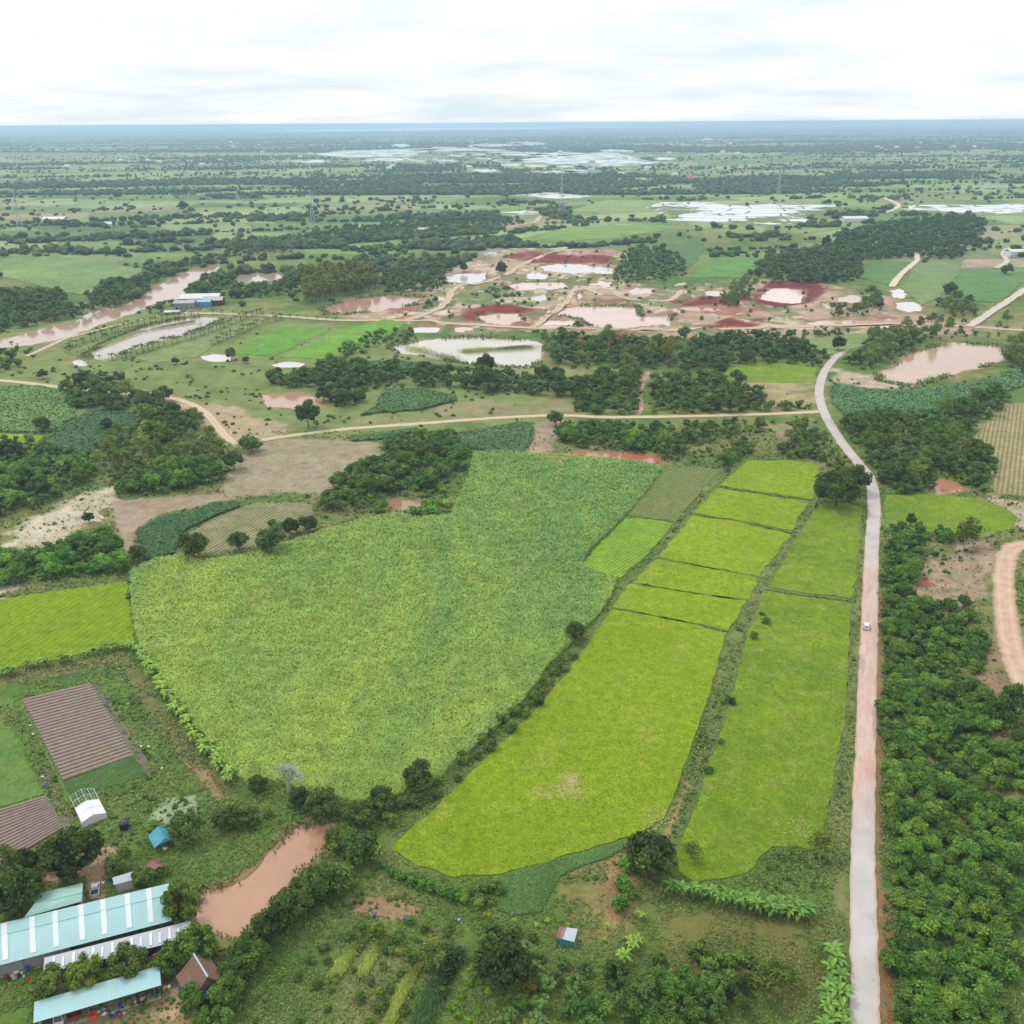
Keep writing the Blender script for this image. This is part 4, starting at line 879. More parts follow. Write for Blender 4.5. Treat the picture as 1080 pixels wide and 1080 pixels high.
def dead_proto():
    out = []
    for s in range(2):
        r = random.Random(s); b = MB()
        def br(p, d, l, rad, lev):
            q = p + d * l; b.tube([tuple(p), tuple((p + q) / 2 + Vector((r.uniform(-.1, .1),) * 3)), tuple(q)], [rad, rad * .8, rad * .55], 5 if lev < 3 else 3)
            if lev >= 5: return
            for _ in range(4 if lev else 6):
                nd_ = (d + Vector((r.gauss(0, .75), r.gauss(0, .75), r.gauss(.1, .4)))).normalized(); br(q - d * l * r.uniform(0, .3), nd_, l * r.uniform(.6, .82), max(.055, rad * .55), lev + 1)
        br(Vector((0, 0, 0)), Vector((0, 0, 1)), 2.0, .3, 1)
        me = bpy.data.meshes.new('bare_crown'); me.from_pydata(b.v, [], b.f); me.update(); me.materials.append(lm_grey)
        out.append((me, stem_np('bare_trunk', 2.0, .3, lm_grey)))
    PROTO['bare'] = dict(v=out, dia=6.5, h=6.5, lod=None)
dead_proto()
INFO = {'broadleaf': ('broadleaf_tree', 'tree'), 'spreading': ('broadleaf_tree', 'tree'), 'light': ('light_leaved_tree', 'tree'), 'fruit': ('fruit_tree', 'fruit tree'),
        'orchard': ('orchard_tree', 'orchard tree'), 'shrub': ('bush', 'bush'), 'tall': ('tall_tree', 'tree'), 'banana': ('banana_plant', 'banana plant'), 'palm': ('palm_tree', 'palm tree'), 'bare': ('bare_tree', 'bare tree')}
TREES = {}    # category name -> list of pending instances
def put(kind, x, y, dia, label, group=None, tint=(1, 1, 1), hs=1.0, force=False):
    TREES.setdefault(INFO[kind][0], []).append(dict(k=kind, x=x, y=y, d=dia, label=label, group=group, tint=tint, hs=hs, force=force, var=random.random(), rot=random.uniform(0, 6.283)))
def T(kind, cx, cy, w, label, tint=(1, 1, 1), hs=1.0, group=None):
    """a tree whose crown is seen centred at (cx, cy), w picture pixels wide"""
    p = PROTO[kind]; x, y, z = GT(cx, cy); 
    for _ in range(3):
        d = w * mpp(cy) * (y / (y + 1e-9)); s = d / p['dia']; hc = .58 * p['h'] * s * hs; x, y, z = GT(cx, cy, hc)
    put(kind, x, y, d, label, group, tint, hs, True)
def wood(poly, kinds, spacing, dia, label, group, n=None, tint=(1, 1, 1), seed=0, rag=0, hs=1.0, tv=.15, cat_skip=None):
    """fill a ground outline; every tree of one wood shares label and group"""
    P = GP(poly); r = random.Random(seed + int(P[0][0])); hue = lambda: r.gauss(1, .09); lo, hi = P.min(0), P.max(0); pts = []
    tries = int((hi[0] - lo[0]) * (hi[1] - lo[1]) / spacing ** 2 * 6) + 40; cell = {}
    for _ in range(min(tries, 60000)):
        x = r.uniform(lo[0], hi[0]); y = r.uniform(lo[1], hi[1]); c = (int(x / spacing), int(y / spacing))
        if any((x - a) ** 2 + (y - b) ** 2 < spacing ** 2 for i in (-1, 0, 1) for j in (-1, 0, 1) for a, b in cell.get((c[0] + i, c[1] + j), ())): continue
        cell.setdefault(c, []).append((x, y)); pts.append((x, y))
    pts = np.array(pts); s = sdist(pts[:, 0], pts[:, 1], P) + (fbm(pts[:, 0], pts[:, 1], spacing * 3, 2, 3) - .5) * rag * 2; pts = pts[s > 0]
    if n: pts = pts[:n]
    if len(pts): c3 = [np.percentile(pts[:, 0] / pts[:, 1], q_) for q_ in (33, 67)] + [np.percentile(pts[:, 1], q_) for q_ in (25, 50, 75)]
    def where(x, y):
        if len(pts) < 6: return ''
        u = x / y; hz = 'left' if u < c3[0] else 'right' if u > c3[1] else 'middle'
        if len(pts) < 20: return ', at the ' + hz
        dz = 'front row' if y < c3[2] else 'front half' if y < c3[3] else 'back half' if y < c3[4] else 'back row'
        return ', ' + dz + ' ' + hz
    for x, y in pts:
        k = r.choices([q[0] for q in kinds], [q[1] for q in kinds])[0]; t = r.uniform(1 - tv, 1 + tv)
        put(k, x, y, dia * r.uniform(.7, 1.3), (label[k] if isinstance(label, dict) else label) + where(x, y), group if not isinstance(label, dict) else group + ' (' + INFO[k][1] + ')', (tint[0] * t * hue(), tint[1] * t, tint[2] * t * hue()), hs * r.uniform(.85, 1.2))
B_, S_, L_k, F_k, O_k, H_k = 'broadleaf', 'spreading', 'light', 'fruit', 'orchard', 'shrub'
def lbl(**k): return k
# --- single trees, by how they look and where they stand
D1 = (.8, .85, .8)
T(B_, 441, 817, 34, 'lone dark tree at the lower right corner of the sugarcane', (.75, .8, .7))
T('bare', 302, 812, 46, 'bare grey leafless tree at the bottom edge of the sugarcane')
T(B_, 271, 826, 22, 'small dark upright tree left of the bare grey tree', (.7, .8, .7))
T(B_, 316, 840, 24, 'dark tree just below the bare grey tree', (.7, .78, .7))
T(B_, 339, 847, 40, 'broad dark tree right of the bare grey tree', (.85, .9, .9))
T(F_k, 237, 862, 31, 'round bush-like tree on the grass bank, left of its neighbour', (1.0, 1.05, .9))
T(F_k, 261, 860, 24, 'round tree on the grass bank between two smaller rounded ones', (.95, 1, .8))
T(F_k, 283, 858, 10, 'tiny round yellowish shrub at the right end of the bank', (1.5, 1.3, .8))
T(S_, 382, 857, 34, 'grey-green tree where the pond bank meets the paddy', (1.1, 1.15, 1.2))
T(S_, 402, 842, 36, 'tangled green tree at the paddy corner', (1.1, 1.2, 1.1))
T(S_, 357, 882, 34, 'leafy green tree at the top end of the salmon-pink pond', (1.15, 1.35, 1.0))
T(S_, 381, 893, 46, 'big leafy green tree beside the gap at the top of the pond bank', (1.15, 1.35, 1.0))
T(S_, 345, 925, 54, 'tallest leafy green tree on the pond bank', (1.0, 1.2, 1.0))
T(S_, 322, 938, 40, 'leafy tree on the pond bank just left of the tallest one', (1.0, 1.2, .95))
T(B_, 304, 955, 42, 'dark glossy tree on the pond bank', (.75, .9, .65))
T(B_, 284, 972, 40, 'dark glossy tree at the lower end of the pond', (.72, .88, .62))
T(S_, 262, 1000, 42, 'green tree on the bank below the pond', (1.05, 1.25, .9))
T(S_, 248, 1022, 40, 'second green tree on the bank below the pond', (1.1, 1.25, .85))
T(B_, 238, 1044, 38, 'green tree right of the thatched house', (1, 1.2, .8))
T(F_k, 202, 1048, 27, 'bright green round tree in front of the thatched house', (1.2, 1.45, .8), 1.3)
T(F_k, 180, 1008, 34, 'bright green tree between the grey shed and the thatched house, left one', (1.15, 1.35, .7), 1.2)
T(F_k, 206, 995, 44, 'bright green tree behind the thatched house', (1.15, 1.35, .7), 1.1)
T(F_k, 189, 951, 38, 'round yellow-green tree at the end of the long teal roof', (1.15, 1.15, .55), 1.4)
T(F_k, 89, 1024, 38, 'yellow-tinted tree between the two lower sheds, middle of three', (1.5, 1.3, .6), 1.2)
T(F_k, 134, 1013, 38, 'olive tree between the two lower sheds, right of three', (1.2, 1.15, .8), 1.2)
T(F_k, 50, 1034, 36, 'grey-green tree between the two lower sheds, left of three', (1.2, 1.15, .85), 1.2)
T(B_, 75, 899, 58, 'large dark tree over the farm driveway', (.62, .72, .5), 1.0)
T(F_k, 52, 898, 30, 'pale green tree behind the large driveway tree', (1.2, 1.4, 1.0))
T(B_, 14, 938, 56, 'big dark tree at the left edge above the teal roofs', (.6, .75, .55))
T(B_, 24, 908, 30, 'dark tree standing behind the big one at the left edge', (.7, .75, .5))
T(L_k, 4, 912, 30, 'pale leaved tree cut by the left edge', (.8, .9, .8))
T(F_k, 194, 871, 33, 'grey-green round tree beside the blue hut', (1.15, 1.2, 1.05), 1.3)
T(F_k, 120, 915, 22, 'low leafy bush behind the small grey shed', (1.1, 1.3, .9))
T(F_k, 152, 924, 26, 'yellow-green bush between the grey shed and the red hut', (1.2, 1.3, .7), 1.1)
T(L_k, 131, 903, 18, 'thin garden tree behind the small grey shed', (.9, 1.1, .8), .8)
T(H_k, 172, 918, 14, 'lime-green bush right of the red roofed hut', (1.3, 1.4, .7))
T(F_k, 213, 1072, 22, 'small tree at the bottom edge below the thatched house', (1, 1.2, .8))
T(F_k, 232, 1075, 30, 'light green bushy tree at the bottom edge beside the path', (1.2, 1.5, .9))
T(B_, 686, 900, 56, 'large dark tree between the two big paddies at their lower end', (.85, .95, .8), .95)
T(B_, 530, 1013, 60, 'very dark big tree among the round fruit trees', (.42, .46, .38), 1.0)
T(L_k, 730, 897, 22, 'pale yellow-green tree in the corner of the long paddy', (1.1, 1.15, .5), .7)
T(L_k, 866, 890, 26, 'wispy yellow-green tree at the lower right of the long paddy', (1.1, 1.15, .6), .8)
T(B_, 607, 664, 20, 'lone small tree on the bank beside the largest paddy', (1.0, 1.1, .8), 1.15)
T(S_, 884, 513, 50, 'big round dark tree beside the road bend', (.62, .74, .6), 1.1)
T(B_, 902, 503, 30, 'dark tree between the road and the big round tree', (.7, .85, .6))
T(B_, 961, 547, 11, 'slim small tree standing in the right paddy', (.9, 1, .8), 1.4)
T(L_k, 1020, 560, 30, 'pale bushy tree at the edge of the right paddy', (.85, .95, .7), .8)
T(B_, 203, 573, 30, 'dark ragged tree at the top left of the sugarcane', (.75, .85, .6), 1.1)
T(B_, 251, 569, 22, 'green tree right of the ragged dark one above the sugarcane', (.95, 1.1, .9))
T(F_k, 286, 564, 32, 'round dark tree above the sugarcane, largest of the row', (.85, .95, .9), 1.2)
T(B_, 306, 554, 20, 'dark tree beside the largest round one above the sugarcane', (.6, .75, .5))
T(B_, 325, 551, 20, 'dark tree, right end of the row above the sugarcane', (.6, .75, .5))
T(B_, 93, 545, 13, 'small dark tree on the sandy ground at the left', (.7, .85, .6))
T(B_, 112, 446, 13, 'small dark tree in the cassava field', (.6, .7, .6))
T(B_, 44, 446, 18, 'grey-green tree at the foot of the left crop field', (.9, 1, .9))
T(B_, 14, 475, 18, 'dark tree at the left edge of the thicket', (.6, .75, .6))
T(B_, 324, 434, 24, 'tall dark tree standing alone beside the dirt road', (.75, .95, .7), 1.3)
T(B_, 246, 484, 22, 'dark shrubby tree at the bend of the dirt track', (.7, .9, .6))
T(F_k, 264, 467, 26, 'low dark bush beside the dirt track bend', (.8, .95, .7), .8)
T(B_, 120, 572, 20, 'tall green tree at the end of the left hedge', (.9, 1.1, .8))
T(B_, 145, 582, 18, 'grey-green tree at the corner of the ploughed strip', (.9, .95, .8))
T(B_, 44, 394, 11, 'lone tree on the olive meadow left', (.6, .75, .5)); T(B_, 185, 380, 8, 'small tree on the bund right of the palm rows', (.6, .75, .5))
T(B_, 243, 372, 12, 'tree beside the white puddle by the palms', (.9, 1.0, .8), 1.2); T(B_, 259, 379, 8, 'small dark tree near the vivid paddies', (.6, .75, .5))
T(B_, 513, 382, 18, 'dark tall tree on the near bank of the wide pond', (.55, .7, .5), 1.2)
T(B_, 489, 289 - 8, 9, 'dark tree among the back pits', (.5, .65, .5)); T(B_, 529, 282, 12, 'very dark tree beside the haul track', (.4, .5, .4), 1.2)
T(B_, 885, 361, 15, 'round dark tree on the olive pasture', (.6, .75, .6)); T(B_, 889, 338, 7, 'small dark tree beside the haul road', (.6, .75, .6), 1.3)
T(F_k, 1003, 303, 14, 'round bush on the green field at the right', (.6, .75, .6)); T(F_k, 1063, 283, 12, 'round bush beside the pale road, right', (.6, .75, .6))
T(B_, 872, 254, 9, 'dark tall tree behind the dark wood', (.5, .65, .5), 1.6); T(B_, 760, 388, 15, 'dark tree at the left end of the bright grassy paddy', (.7, .85, .7))
T(B_, 124, 205, 9, 'round dark tree on the far left meadow', (.6, .7, .6)); T(B_, 193, 216, 10, 'wide dark tree on the far meadow', (.6, .7, .6))
T(B_, 154, 286 + 4, 9, 'small tree beside the river wood', (.6, .75, .6)); T(B_, 586, 440, 17, 'green tree at the track fork above the striped field', (1.0, 1.2, .9))
T(B_, 1060, 748, 34, 'dense green tree on the lower part of the right bank', (.9, 1.2, .9)); T(B_, 1074, 735, 30, 'green tree at the right edge of the bank', (.9, 1.2, .9))
T(F_k, 1018, 633, 16, 'dark shrub on the quarry slope', (.8, .95, .9)); T(H_k, 987, 584, 7, 'tiny dark bush on the bare slope', (.4, .5, .4))
T(B_, 1012, 730, 26, 'dark olive tree in the orchard top', (.9, .95, .7))
# round fruit trees round the very dark big one
FR = [(518,977,17,.9),(542,979,17,1),(515,990,18,1.15),(556,1001,22,1.15),(501,1024,17,1.05),(565,1022,20,1.1),(577,1037,20,1.15),(608,1037,23,1.15),(593,1013,16,.9),(586,1030,17,.85),(570,1056,22,1.1),
      (601,1052,17,1.15),(537,1070,20,1.2),(565,1077,24,1.2),(549,1056,16,1.0),(616,1020,17,.85),(595,1065,15,.95),(562,987,12,.8),(508,1006,13,1.1),(571,1010,10,.8)]
for q, (a, b, w_, t) in enumerate(FR):
    T(F_k, a, b, w_, 'round grey-green fruit tree clustered near the very dark big tree', (t * 1.4, t * 1.6, t * 1.75), 1, 'round fruit trees by the dark tree')
T(F_k, 558, 1038, 18, 'rusty-brown tinted round fruit tree right of the very dark tree', (1.9, 1.1, .6))
T(F_k, 548, 1055, 18, 'bright green round fruit tree below the rusty one', (1.2, 1.7, .9))
# small shrubs of the mixed orchard in the lower middle
SH = [(367,984,14),(381,975,12),(400,980,15),(421,987,15),(410,1002,13),(434,1007,17),(424,1025,13),(404,1018,10),(341,998,14),(345,1012,11),(327,1011,12),(313,1029,12),(334,1036,13),(349,1043,9),(380,1051,15),(402,1058,18),(427,1065,13),(391,1035,10),(412,1042,11),
      (346,1064,9),(315,1075,12),(453,1020,13),(448,978,12),(473,978,11),(455,1000,10),(441,990,8),(471,995,13),(454,1018,14),(464,1045,16),(433,970,12),(434,1048,9),(390,1079,13),(373,1022,8),(354,1030,9),(445,1062,12),(472,985,9)]
for a, b, w_ in SH:
    t = random.uniform(.8, 1.15); T(H_k, a, b, w_, 'small dark round shrub in the mixed orchard left of the fruit trees', (t * .9, t * .95, t * .95), 1, 'shrubs of the mixed orchard')
for a, b, w_ in [(423,1003,10),(332,1040,9),(400,1046,11),(380,973,9),(514,965,11),(409,1058,8)]:
    T(H_k, a, b, w_, 'yellow-leaved shrub in the mixed orchard', (2.0, 1.5, .6), 1, 'yellow shrubs of the mixed orchard')
for a, b in [(496,1037),(487,1050),(476,1062),(503,1065),(505,1033),(493,1075),(515,1045),(482,1070)]:
    T(H_k, a, b, 9, 'small lime-green sapling on the grass below the dark tree', (1.5, 1.9, .6), 1, 'lime-green saplings')
# hedges and bushes round the paddies
for a, b, w_ in [(402,912,12),(412,918,13),(422,922,15),(433,926,16),(444,930,17),(456,933,18),(468,936,20),(478,941,20),(488,946,15)]:
    T(H_k, a, b, w_, 'leafy green bush in the hedge under the left tip of the largest paddy', (.95, 1.25, .9), .9, 'hedge bushes under the largest paddy')
for a, b, w_ in [(512,936,16),(520,932,18),(528,938,14),(500,938,14),(505,950,17),(516,948,14)]:
    T(H_k, a, b, w_, 'grey-green bush at the corner between paddy and reedy wedge', (1.1, 1.1, 1.1), .9, 'grey-green bushes by the reedy wedge')
wood([(455,830),(500,790),(545,745),(600,690),(606,694),(560,752),(505,805),(460,846)], [(H_k, 1)], 3.4, 3.2, 'low bush on the weedy bank right of the sugarcane', 'bushes on the sugarcane bank', rag=.5)
wood([(405,850),(440,835),(455,845),(430,865),(410,880),(400,870)], [(H_k, 1)], 3.2, 4.0, 'bush between the pond trees and the largest paddy', 'bushes at the paddy corner', rag=.5)
wood([(735,850),(770,740),(805,640),(820,615),(826,617),(800,680),(770,760),(735,860),(718,882)], [(H_k, 1)], 4.5, 2.6, 'small weed bush in the ditch between the two paddy columns', 'bushes in the paddy ditch', rag=.6)
wood([(660,905),(672,925),(668,960),(655,985),(645,985),(655,945)], [(H_k, 1)], 3.0, 3.6, 'bright leafy bush along the ditch below the paddies', 'bushes by the lower ditch', tint=(1.0, 1.3, .9), rag=.5)
wood([(730,1005),(800,1000),(838,1010),(830,1040),(740,1045)], [(H_k, 1)], 4.0, 4.2, 'greyish bush on the weedy ground left of the road bananas', 'bushes on the weedy lot', tint=(1, 1.05, 1), rag=2)
wood([(615,1045),(700,1028),(756,1052),(762,1100),(615,1100)], [(O_k, 3), (F_k, 1)], 3.4, 4.6, lbl(orchard='lush mid-green tree in the thicket at the bottom centre', fruit='denser round tree in the thicket at the bottom centre'), 'thicket at the bottom centre', tint=(1.0, 1.15, .95), rag=1)
wood([(768,1050),(800,1035),(842,1035),(840,1075),(770,1090)], [(L_k, 1)], 4.4, 5.2, 'pale olive airy tree at the bottom right of centre', 'airy olive trees at the bottom', tint=(.8, .95, .6), hs=.75, rag=1)
T(B_, 778, 1040, 26, 'dark tree between the bottom thicket and the airy olive trees', (.6, .75, .6))
wood([(690,1010),(780,1015),(760,1045),(690,1030)], [(H_k, 1)], 4, 3.6, 'green bush along the back edge of the bottom thicket', 'bushes behind the bottom thicket', tint=(.95, 1.15, .9), rag=2)
# the orchard right of the road
ORCH = [(934,578),(950,566),(978,572),(975,600),(958,618),(962,636),(1000,640),(1022,662),(1034,700),(1036,745),(1040,775),(1068,790),(1100,800),(1110,1110),(946,1110),(938,1000),(934,900),(930,800),(934,700),(932,640)]
wood(ORCH, [(O_k, 1)], 3.0, 5.3, 'dense mid-green orchard tree right of the road', 'orchard trees right of the road', tint=(1.0, 1.16, .78), rag=1.5, tv=.3, hs=.75)
wood([(934,556),(960,552),(1000,560),(1036,572),(1020,577),(985,574),(950,582)], [(H_k, 2), (O_k, 1)], 3.6, 4, lbl(shrub='low bush on the bund below the right paddy', orchard='taller bush on the bund below the right paddy'), 'bushes below the right paddy', tint=(.8, 1.05, .8), rag=1)
# groves
def grove(poly, where, sp=6.5, dia=8, kinds=None, tint=(.8, .92, .75), rag=3, hs=1.0, seed=0, tv=.24):
    sp *= 1.02 if dia >= 8 else .93; dia = dia * 1.06; hs *= .84; rag += 2.2 if dia >= 8 else .8; kinds = kinds or [(B_, 3), (S_, 1)]; txt = {B_: 'broadleaf tree', S_: 'broadleaf tree', L_k: 'pale airy tree', H_k: 'leafy bush', O_k: 'bright bushy tree', F_k: 'round tree', 'tall': 'tall tree'}
    tint = tuple(q * 1.36 for q in tint)
    if dia > 6: wood(poly, [(H_k, 1)], sp * 1.0, dia * .42, 'low bush ' + where, 'bushes ' + where, tint=tuple(q * 1.1 for q in tint), rag=rag + 2, seed=seed + 9)
    wood(poly, kinds, sp, dia, {k[0]: txt[k[0]] + ' ' + where for k in kinds}, 'trees ' + where, tint=tint, rag=rag, hs=hs, seed=seed, tv=tv)
grove([(333,530),(353,512),(400,495),(405,470),(444,462),(472,467),(494,480),(490,500),(470,512),(460,520),(446,520),(430,515),(405,522),(400,540),(383,543),(340,542)], 'in the grove above the sugarcane', 5.5, 8, tint=(.9, 1.1, .8))
grove([(415,538),(447,540),(446,520),(470,515),(472,540),(444,546)], 'in the lush fringe of the small grove pond', 3.5, 4.5, [(O_k, 1), (H_k, 1)], (1.2, 1.5, .9), 1)
grove([(888,448),(924,438),(960,442),(1002,442),(1049,416),(1054,432),(1024,455),(1016,472),(1030,480),(1044,497),(1046,522),(1015,512),(985,500),(975,515),(950,521),(925,515),(906,482),(893,460)], 'in the dense grove right of the road bend', 6.0, 8, [(B_, 4), (S_, 2), (L_k, 1)], (.78, .95, .7))
grove([(0,478),(22,472),(55,480),(100,484),(111,500),(90,512),(64,524),(33,541),(-30,552),(-30,478)], 'in the thicket at the left edge', 6.0, 7.5, [(B_, 3), (O_k, 2)], (.85, 1.0, .75))
grove([(95,474),(125,464),(155,458),(195,462),(230,468),(238,482),(215,490),(167,492),(135,505),(108,500)], 'in the sparse yellow-green stand by the dirt track', 6.5, 6, [(L_k, 4), (B_, 1)], (.8, .92, .7))
grove([(119,508),(150,497),(190,492),(230,492),(232,508),(205,519),(172,523),(121,525)], 'in the dense bank of trees above the ploughed strip', 4.8, 7, [(O_k, 2), (B_, 2)], (.85, 1.12, .72), 1)
grove([(-40,600),(0,590),(42,580),(90,572),(111,568),(126,580),(134,596),(134,606),(92,608),(40,616),(-40,626)], 'in the lush hedge above the olive paddy', 4.2, 6, [(O_k, 3), (B_, 1)], (.85, 1.15, .75), 1)
grove([(67,405),(95,398),(122,400),(144,417),(178,424),(214,443),(208,456),(180,466),(155,465),(150,450),(139,436),(100,430),(67,432)], 'in the long grove beside the sandy track', 6.5, 8.5, [(B_, 4), (S_, 1), (L_k, 1)], (.75, .9, .7))
grove([(590,462),(598,452),(640,450),(690,455),(716,460),(722,478),(705,490),(690,478),(640,473),(600,476)], 'behind the long rust-red pond', 5, 7, [(B_, 3), (O_k, 2)], (.82, 1.05, .75), 1)
grove([(712,445),(745,438),(800,440),(835,445),(800,462),(760,465),(725,470),(712,460)], 'in the scrub above the row of paddies', 6, 6.5, [(O_k, 2), (B_, 1)], (.85, 1.1, .75), 4)
grove([(722,470),(770,462),(800,470),(786,480),(765,490),(730,488)], 'on the weedy meadow above the row of paddies', 8, 3.5, [(H_k, 1)], (1.1, 1.3, .8), 4)
grove([(762,490),(775,470),(790,465),(797,478),(775,490),(765,500)], 'at the top left corner of the farthest paddy', 4.5, 6, [(O_k, 1), (B_, 1)], (.75, 1.05, .7), 1)
grove([(815,470),(835,462),(862,450),(880,462),(892,485),(880,495),(855,482),(825,484)], 'behind the farthest paddy beside the road', 5.5, 6, [(O_k, 2), (B_, 1), (L_k, 1)], (.8, 1.0, .7), 2)
grove([(780,428),(800,425),(845,430),(842,441),(800,441),(785,441)], 'beside the fork of the dirt road', 6, 6, [(O_k, 1)], (.8, 1.1, .75), 2)
grove([(612,404),(640,395),(678,396),(674,412),(674,436),(640,437),(608,434)], 'left of the narrow footpath', 6.5, 8, None, (.72, .9, .7), 2)
grove([(682,402),(720,396),(760,396),(800,410),(802,434),(740,437),(684,436)], 'right of the narrow footpath', 6.5, 8, None, (.72, .92, .68), 3)
grove([(285,405),(320,392),(360,386),(400,389),(440,392),(500,391),(560,396),(612,400),(612,420),(560,419),(520,415),(480,411),(430,408),(395,412),(372,428),(350,425),(330,410),(290,408)], 'in the long dark belt in the middle distance', 7, 9, [(B_, 4), (S_, 1)], (.66, .8, .62), 4)
grove([(577,363),(600,352),(607,344),(627,345),(640,360),(670,362),(720,356),(725,385),(690,392),(650,392),(627,384),(600,388),(577,383)], 'in front of the diggings right of the wide pond', 7.5, 9, [(B_, 4), (L_k, 1)], (.75, .92, .7), 5)
grove([(720,352),(760,350),(800,352),(860,349),(900,343),(918,345),(890,354),(838,362),(860,372),(877,380),(860,387),(810,384),(760,388),(720,392)], 'in the wide belt left of the road end', 7.5, 9, None, (.68, .84, .66), 5)
grove([(888,372),(905,362),(935,352),(950,340),(985,338),(990,355),(960,365),(945,378),(915,392),(895,385)], 'at the left shore of the large milky-brown pond', 6.5, 8, [(L_k, 3), (B_, 2)], (.8, .95, .7), 3)
grove([(1062,362),(1090,352),(1100,400),(1080,396),(1060,385)], 'at the right shore of the large milky-brown pond', 6.5, 8, [(L_k, 3), (B_, 2)], (.8, .95, .65), 1)
grove([(965,345),(1000,340),(1060,342),(1062,358),(1010,356),(985,358)], 'along the back shore of the large milky-brown pond', 9, 7, [(L_k, 3), (B_, 1)], (.85, .95, .7), 3)
grove([(930,398),(950,393),(965,405),(945,412)], 'on the sandy spit of the large milky-brown pond', 6, 6.5, [(L_k, 3), (B_, 1)], (.8, .9, .6), 0)
grove([(317,295),(340,290),(385,290),(400,303),(382,311),(350,316),(322,322)], 'in the tall brown stand beside the orange pond', 6, 5.5, [('tall', 1)], (.95, .86, .6), 0, hs=.85)
grove([(400,295),(430,280),(468,272),(472,300),(455,308),(402,308)], 'left of the small white pond', 8, 9, None, (.7, .88, .7), 6)
grove([(-20,315),(25,308),(50,308),(70,318),(92,330),(80,336),(40,344),(0,352),(-20,355)], 'on the left bank of the river', 8, 10, None, (.7, .85, .7), 6)
grove([(-20,380),(20,368),(50,372),(30,386),(0,395),(-20,398)], 'in the river bend at the left edge', 7, 8, [(B_, 2), (O_k, 1)], (.75, .95, .7), 4)
grove([(88,320),(113,300),(150,300),(162,306),(150,316),(127,326),(96,328)], 'on the inner side of the river bend', 8, 10, None, (.72, .9, .7), 5)
grove([(135,333),(165,320),(190,315),(205,302),(225,291),(240,287),(262,300),(300,298),(312,304),(300,313),(258,313),(240,306),(215,315),(190,322),(160,334)], 'on the right bank of the river', 8.5, 9.5, [(B_, 4), (O_k, 1)], (.75, .95, .72), 8)
grove([(145,300),(170,286),(205,274),(260,262),(330,249),(400,240),(470,230),(545,233),(552,239),(500,246),(440,246),(380,256),(300,266),(240,275),(190,285),(160,302)], 'in the diagonal belt behind the river', 10, 9, [(B_, 4), (S_, 1)], (.8, .95, .72), 8)
grove([(790,292),(800,278),(840,270),(870,262),(930,262),(990,262),(1020,268),(1010,275),(960,272),(910,276),(905,295),(880,300),(830,298)], 'in the dark wood behind the red-banked pond', 8.5, 10, None, (.58, .7, .6), 6)
grove([(870,262),(900,245),(960,235),(1020,228),(1040,238),(1030,258),(990,264),(930,262)], 'in the broad wood behind the dark one', 10, 11, None, (.62, .75, .66), 16)
grove([(640,300),(650,282),(675,266),(700,262),(720,272),(725,290),(700,298)], 'on the scrubby rise right of the spoil heap', 9, 8, [(B_, 3), (O_k, 2)], (.72, .92, .7), 8)
grove([(760,318),(775,325),(795,308),(790,298)], 'on the strip left of the red-banked pond', 7, 7, [(L_k, 1), (O_k, 1)], (.75, .95, .7), 2)
grove([(870,328),(900,325),(925,315),(935,322),(920,335),(880,335)], 'between the tan pond and the haul road', 8, 7, [(L_k, 2), (B_, 1)], (.75, .9, .7), 3)
grove([(985,322),(1010,316),(1030,322),(1028,334),(1000,334)], 'beside the fork of the right road', 8, 8, [(L_k, 1), (B_, 1)], (.75, .9, .7), 2)
grove([(440,322),(470,318),(475,330),(445,332)], 'on the left side of the pits', 9, 7, [(L_k, 1), (B_, 1)], (.8, .95, .7), 3)
grove([(555,350),(600,345),(605,360),(580,362)], 'at the end of the wide pond', 8, 7, [(L_k, 1), (O_k, 1)], (.85, 1.05, .7), 2)
grove([(505,300),(560,308),(552,322),(515,318)], 'between the pit ponds', 10, 5.5, [(L_k, 1), (H_k, 1)], (.85, 1.0, .7), 3)
grove([(385,350),(430,348),(440,358),(400,368),(350,385),(340,382)], 'along the right edge of the vivid paddies', 8, 6, [(O_k, 1), (H_k, 1)], (.85, 1.05, .8), 2)
grove([(140,612),(147,680),(140,690),(134,612)], 'along the gap between olive paddy and sugarcane', 5, 2.4, [(H_k, 1)], (.8, 1.1, .8), .5)
grove([(0,460),(60,462),(45,476),(0,478)], 'under the left crop field', 6, 4, [(H_k, 1), (O_k, 1)], (.9, 1.1, .8), 2)
grove([(840,438),(858,440),(850,462),(838,460)], 'on the bare corner inside the road bend', 5, 4, [(H_k, 1)], (.85, 1.05, .75), 1)
grove([(905,440),(930,432),(1010,436),(1050,408),(1056,414),(1010,444),(930,444)], 'along the edge of the dark cassava field', 6, 5, [(H_k, 1), (O_k, 1)], (.75, .95, .7), 1)
wood([(420,335),(470,300),(540,270),(650,270),(720,300),(860,308),(940,330),(700,346),(480,344)], [(H_k, 2), (L_k, 1)], 17, 3.6, lbl(shrub='small bush in the scrub dotted over the diggings', light='thin pale tree dotted over the diggings'), 'scrub dotted over the diggings', tint=(1.0, 1.1, .8), rag=10, hs=.9)
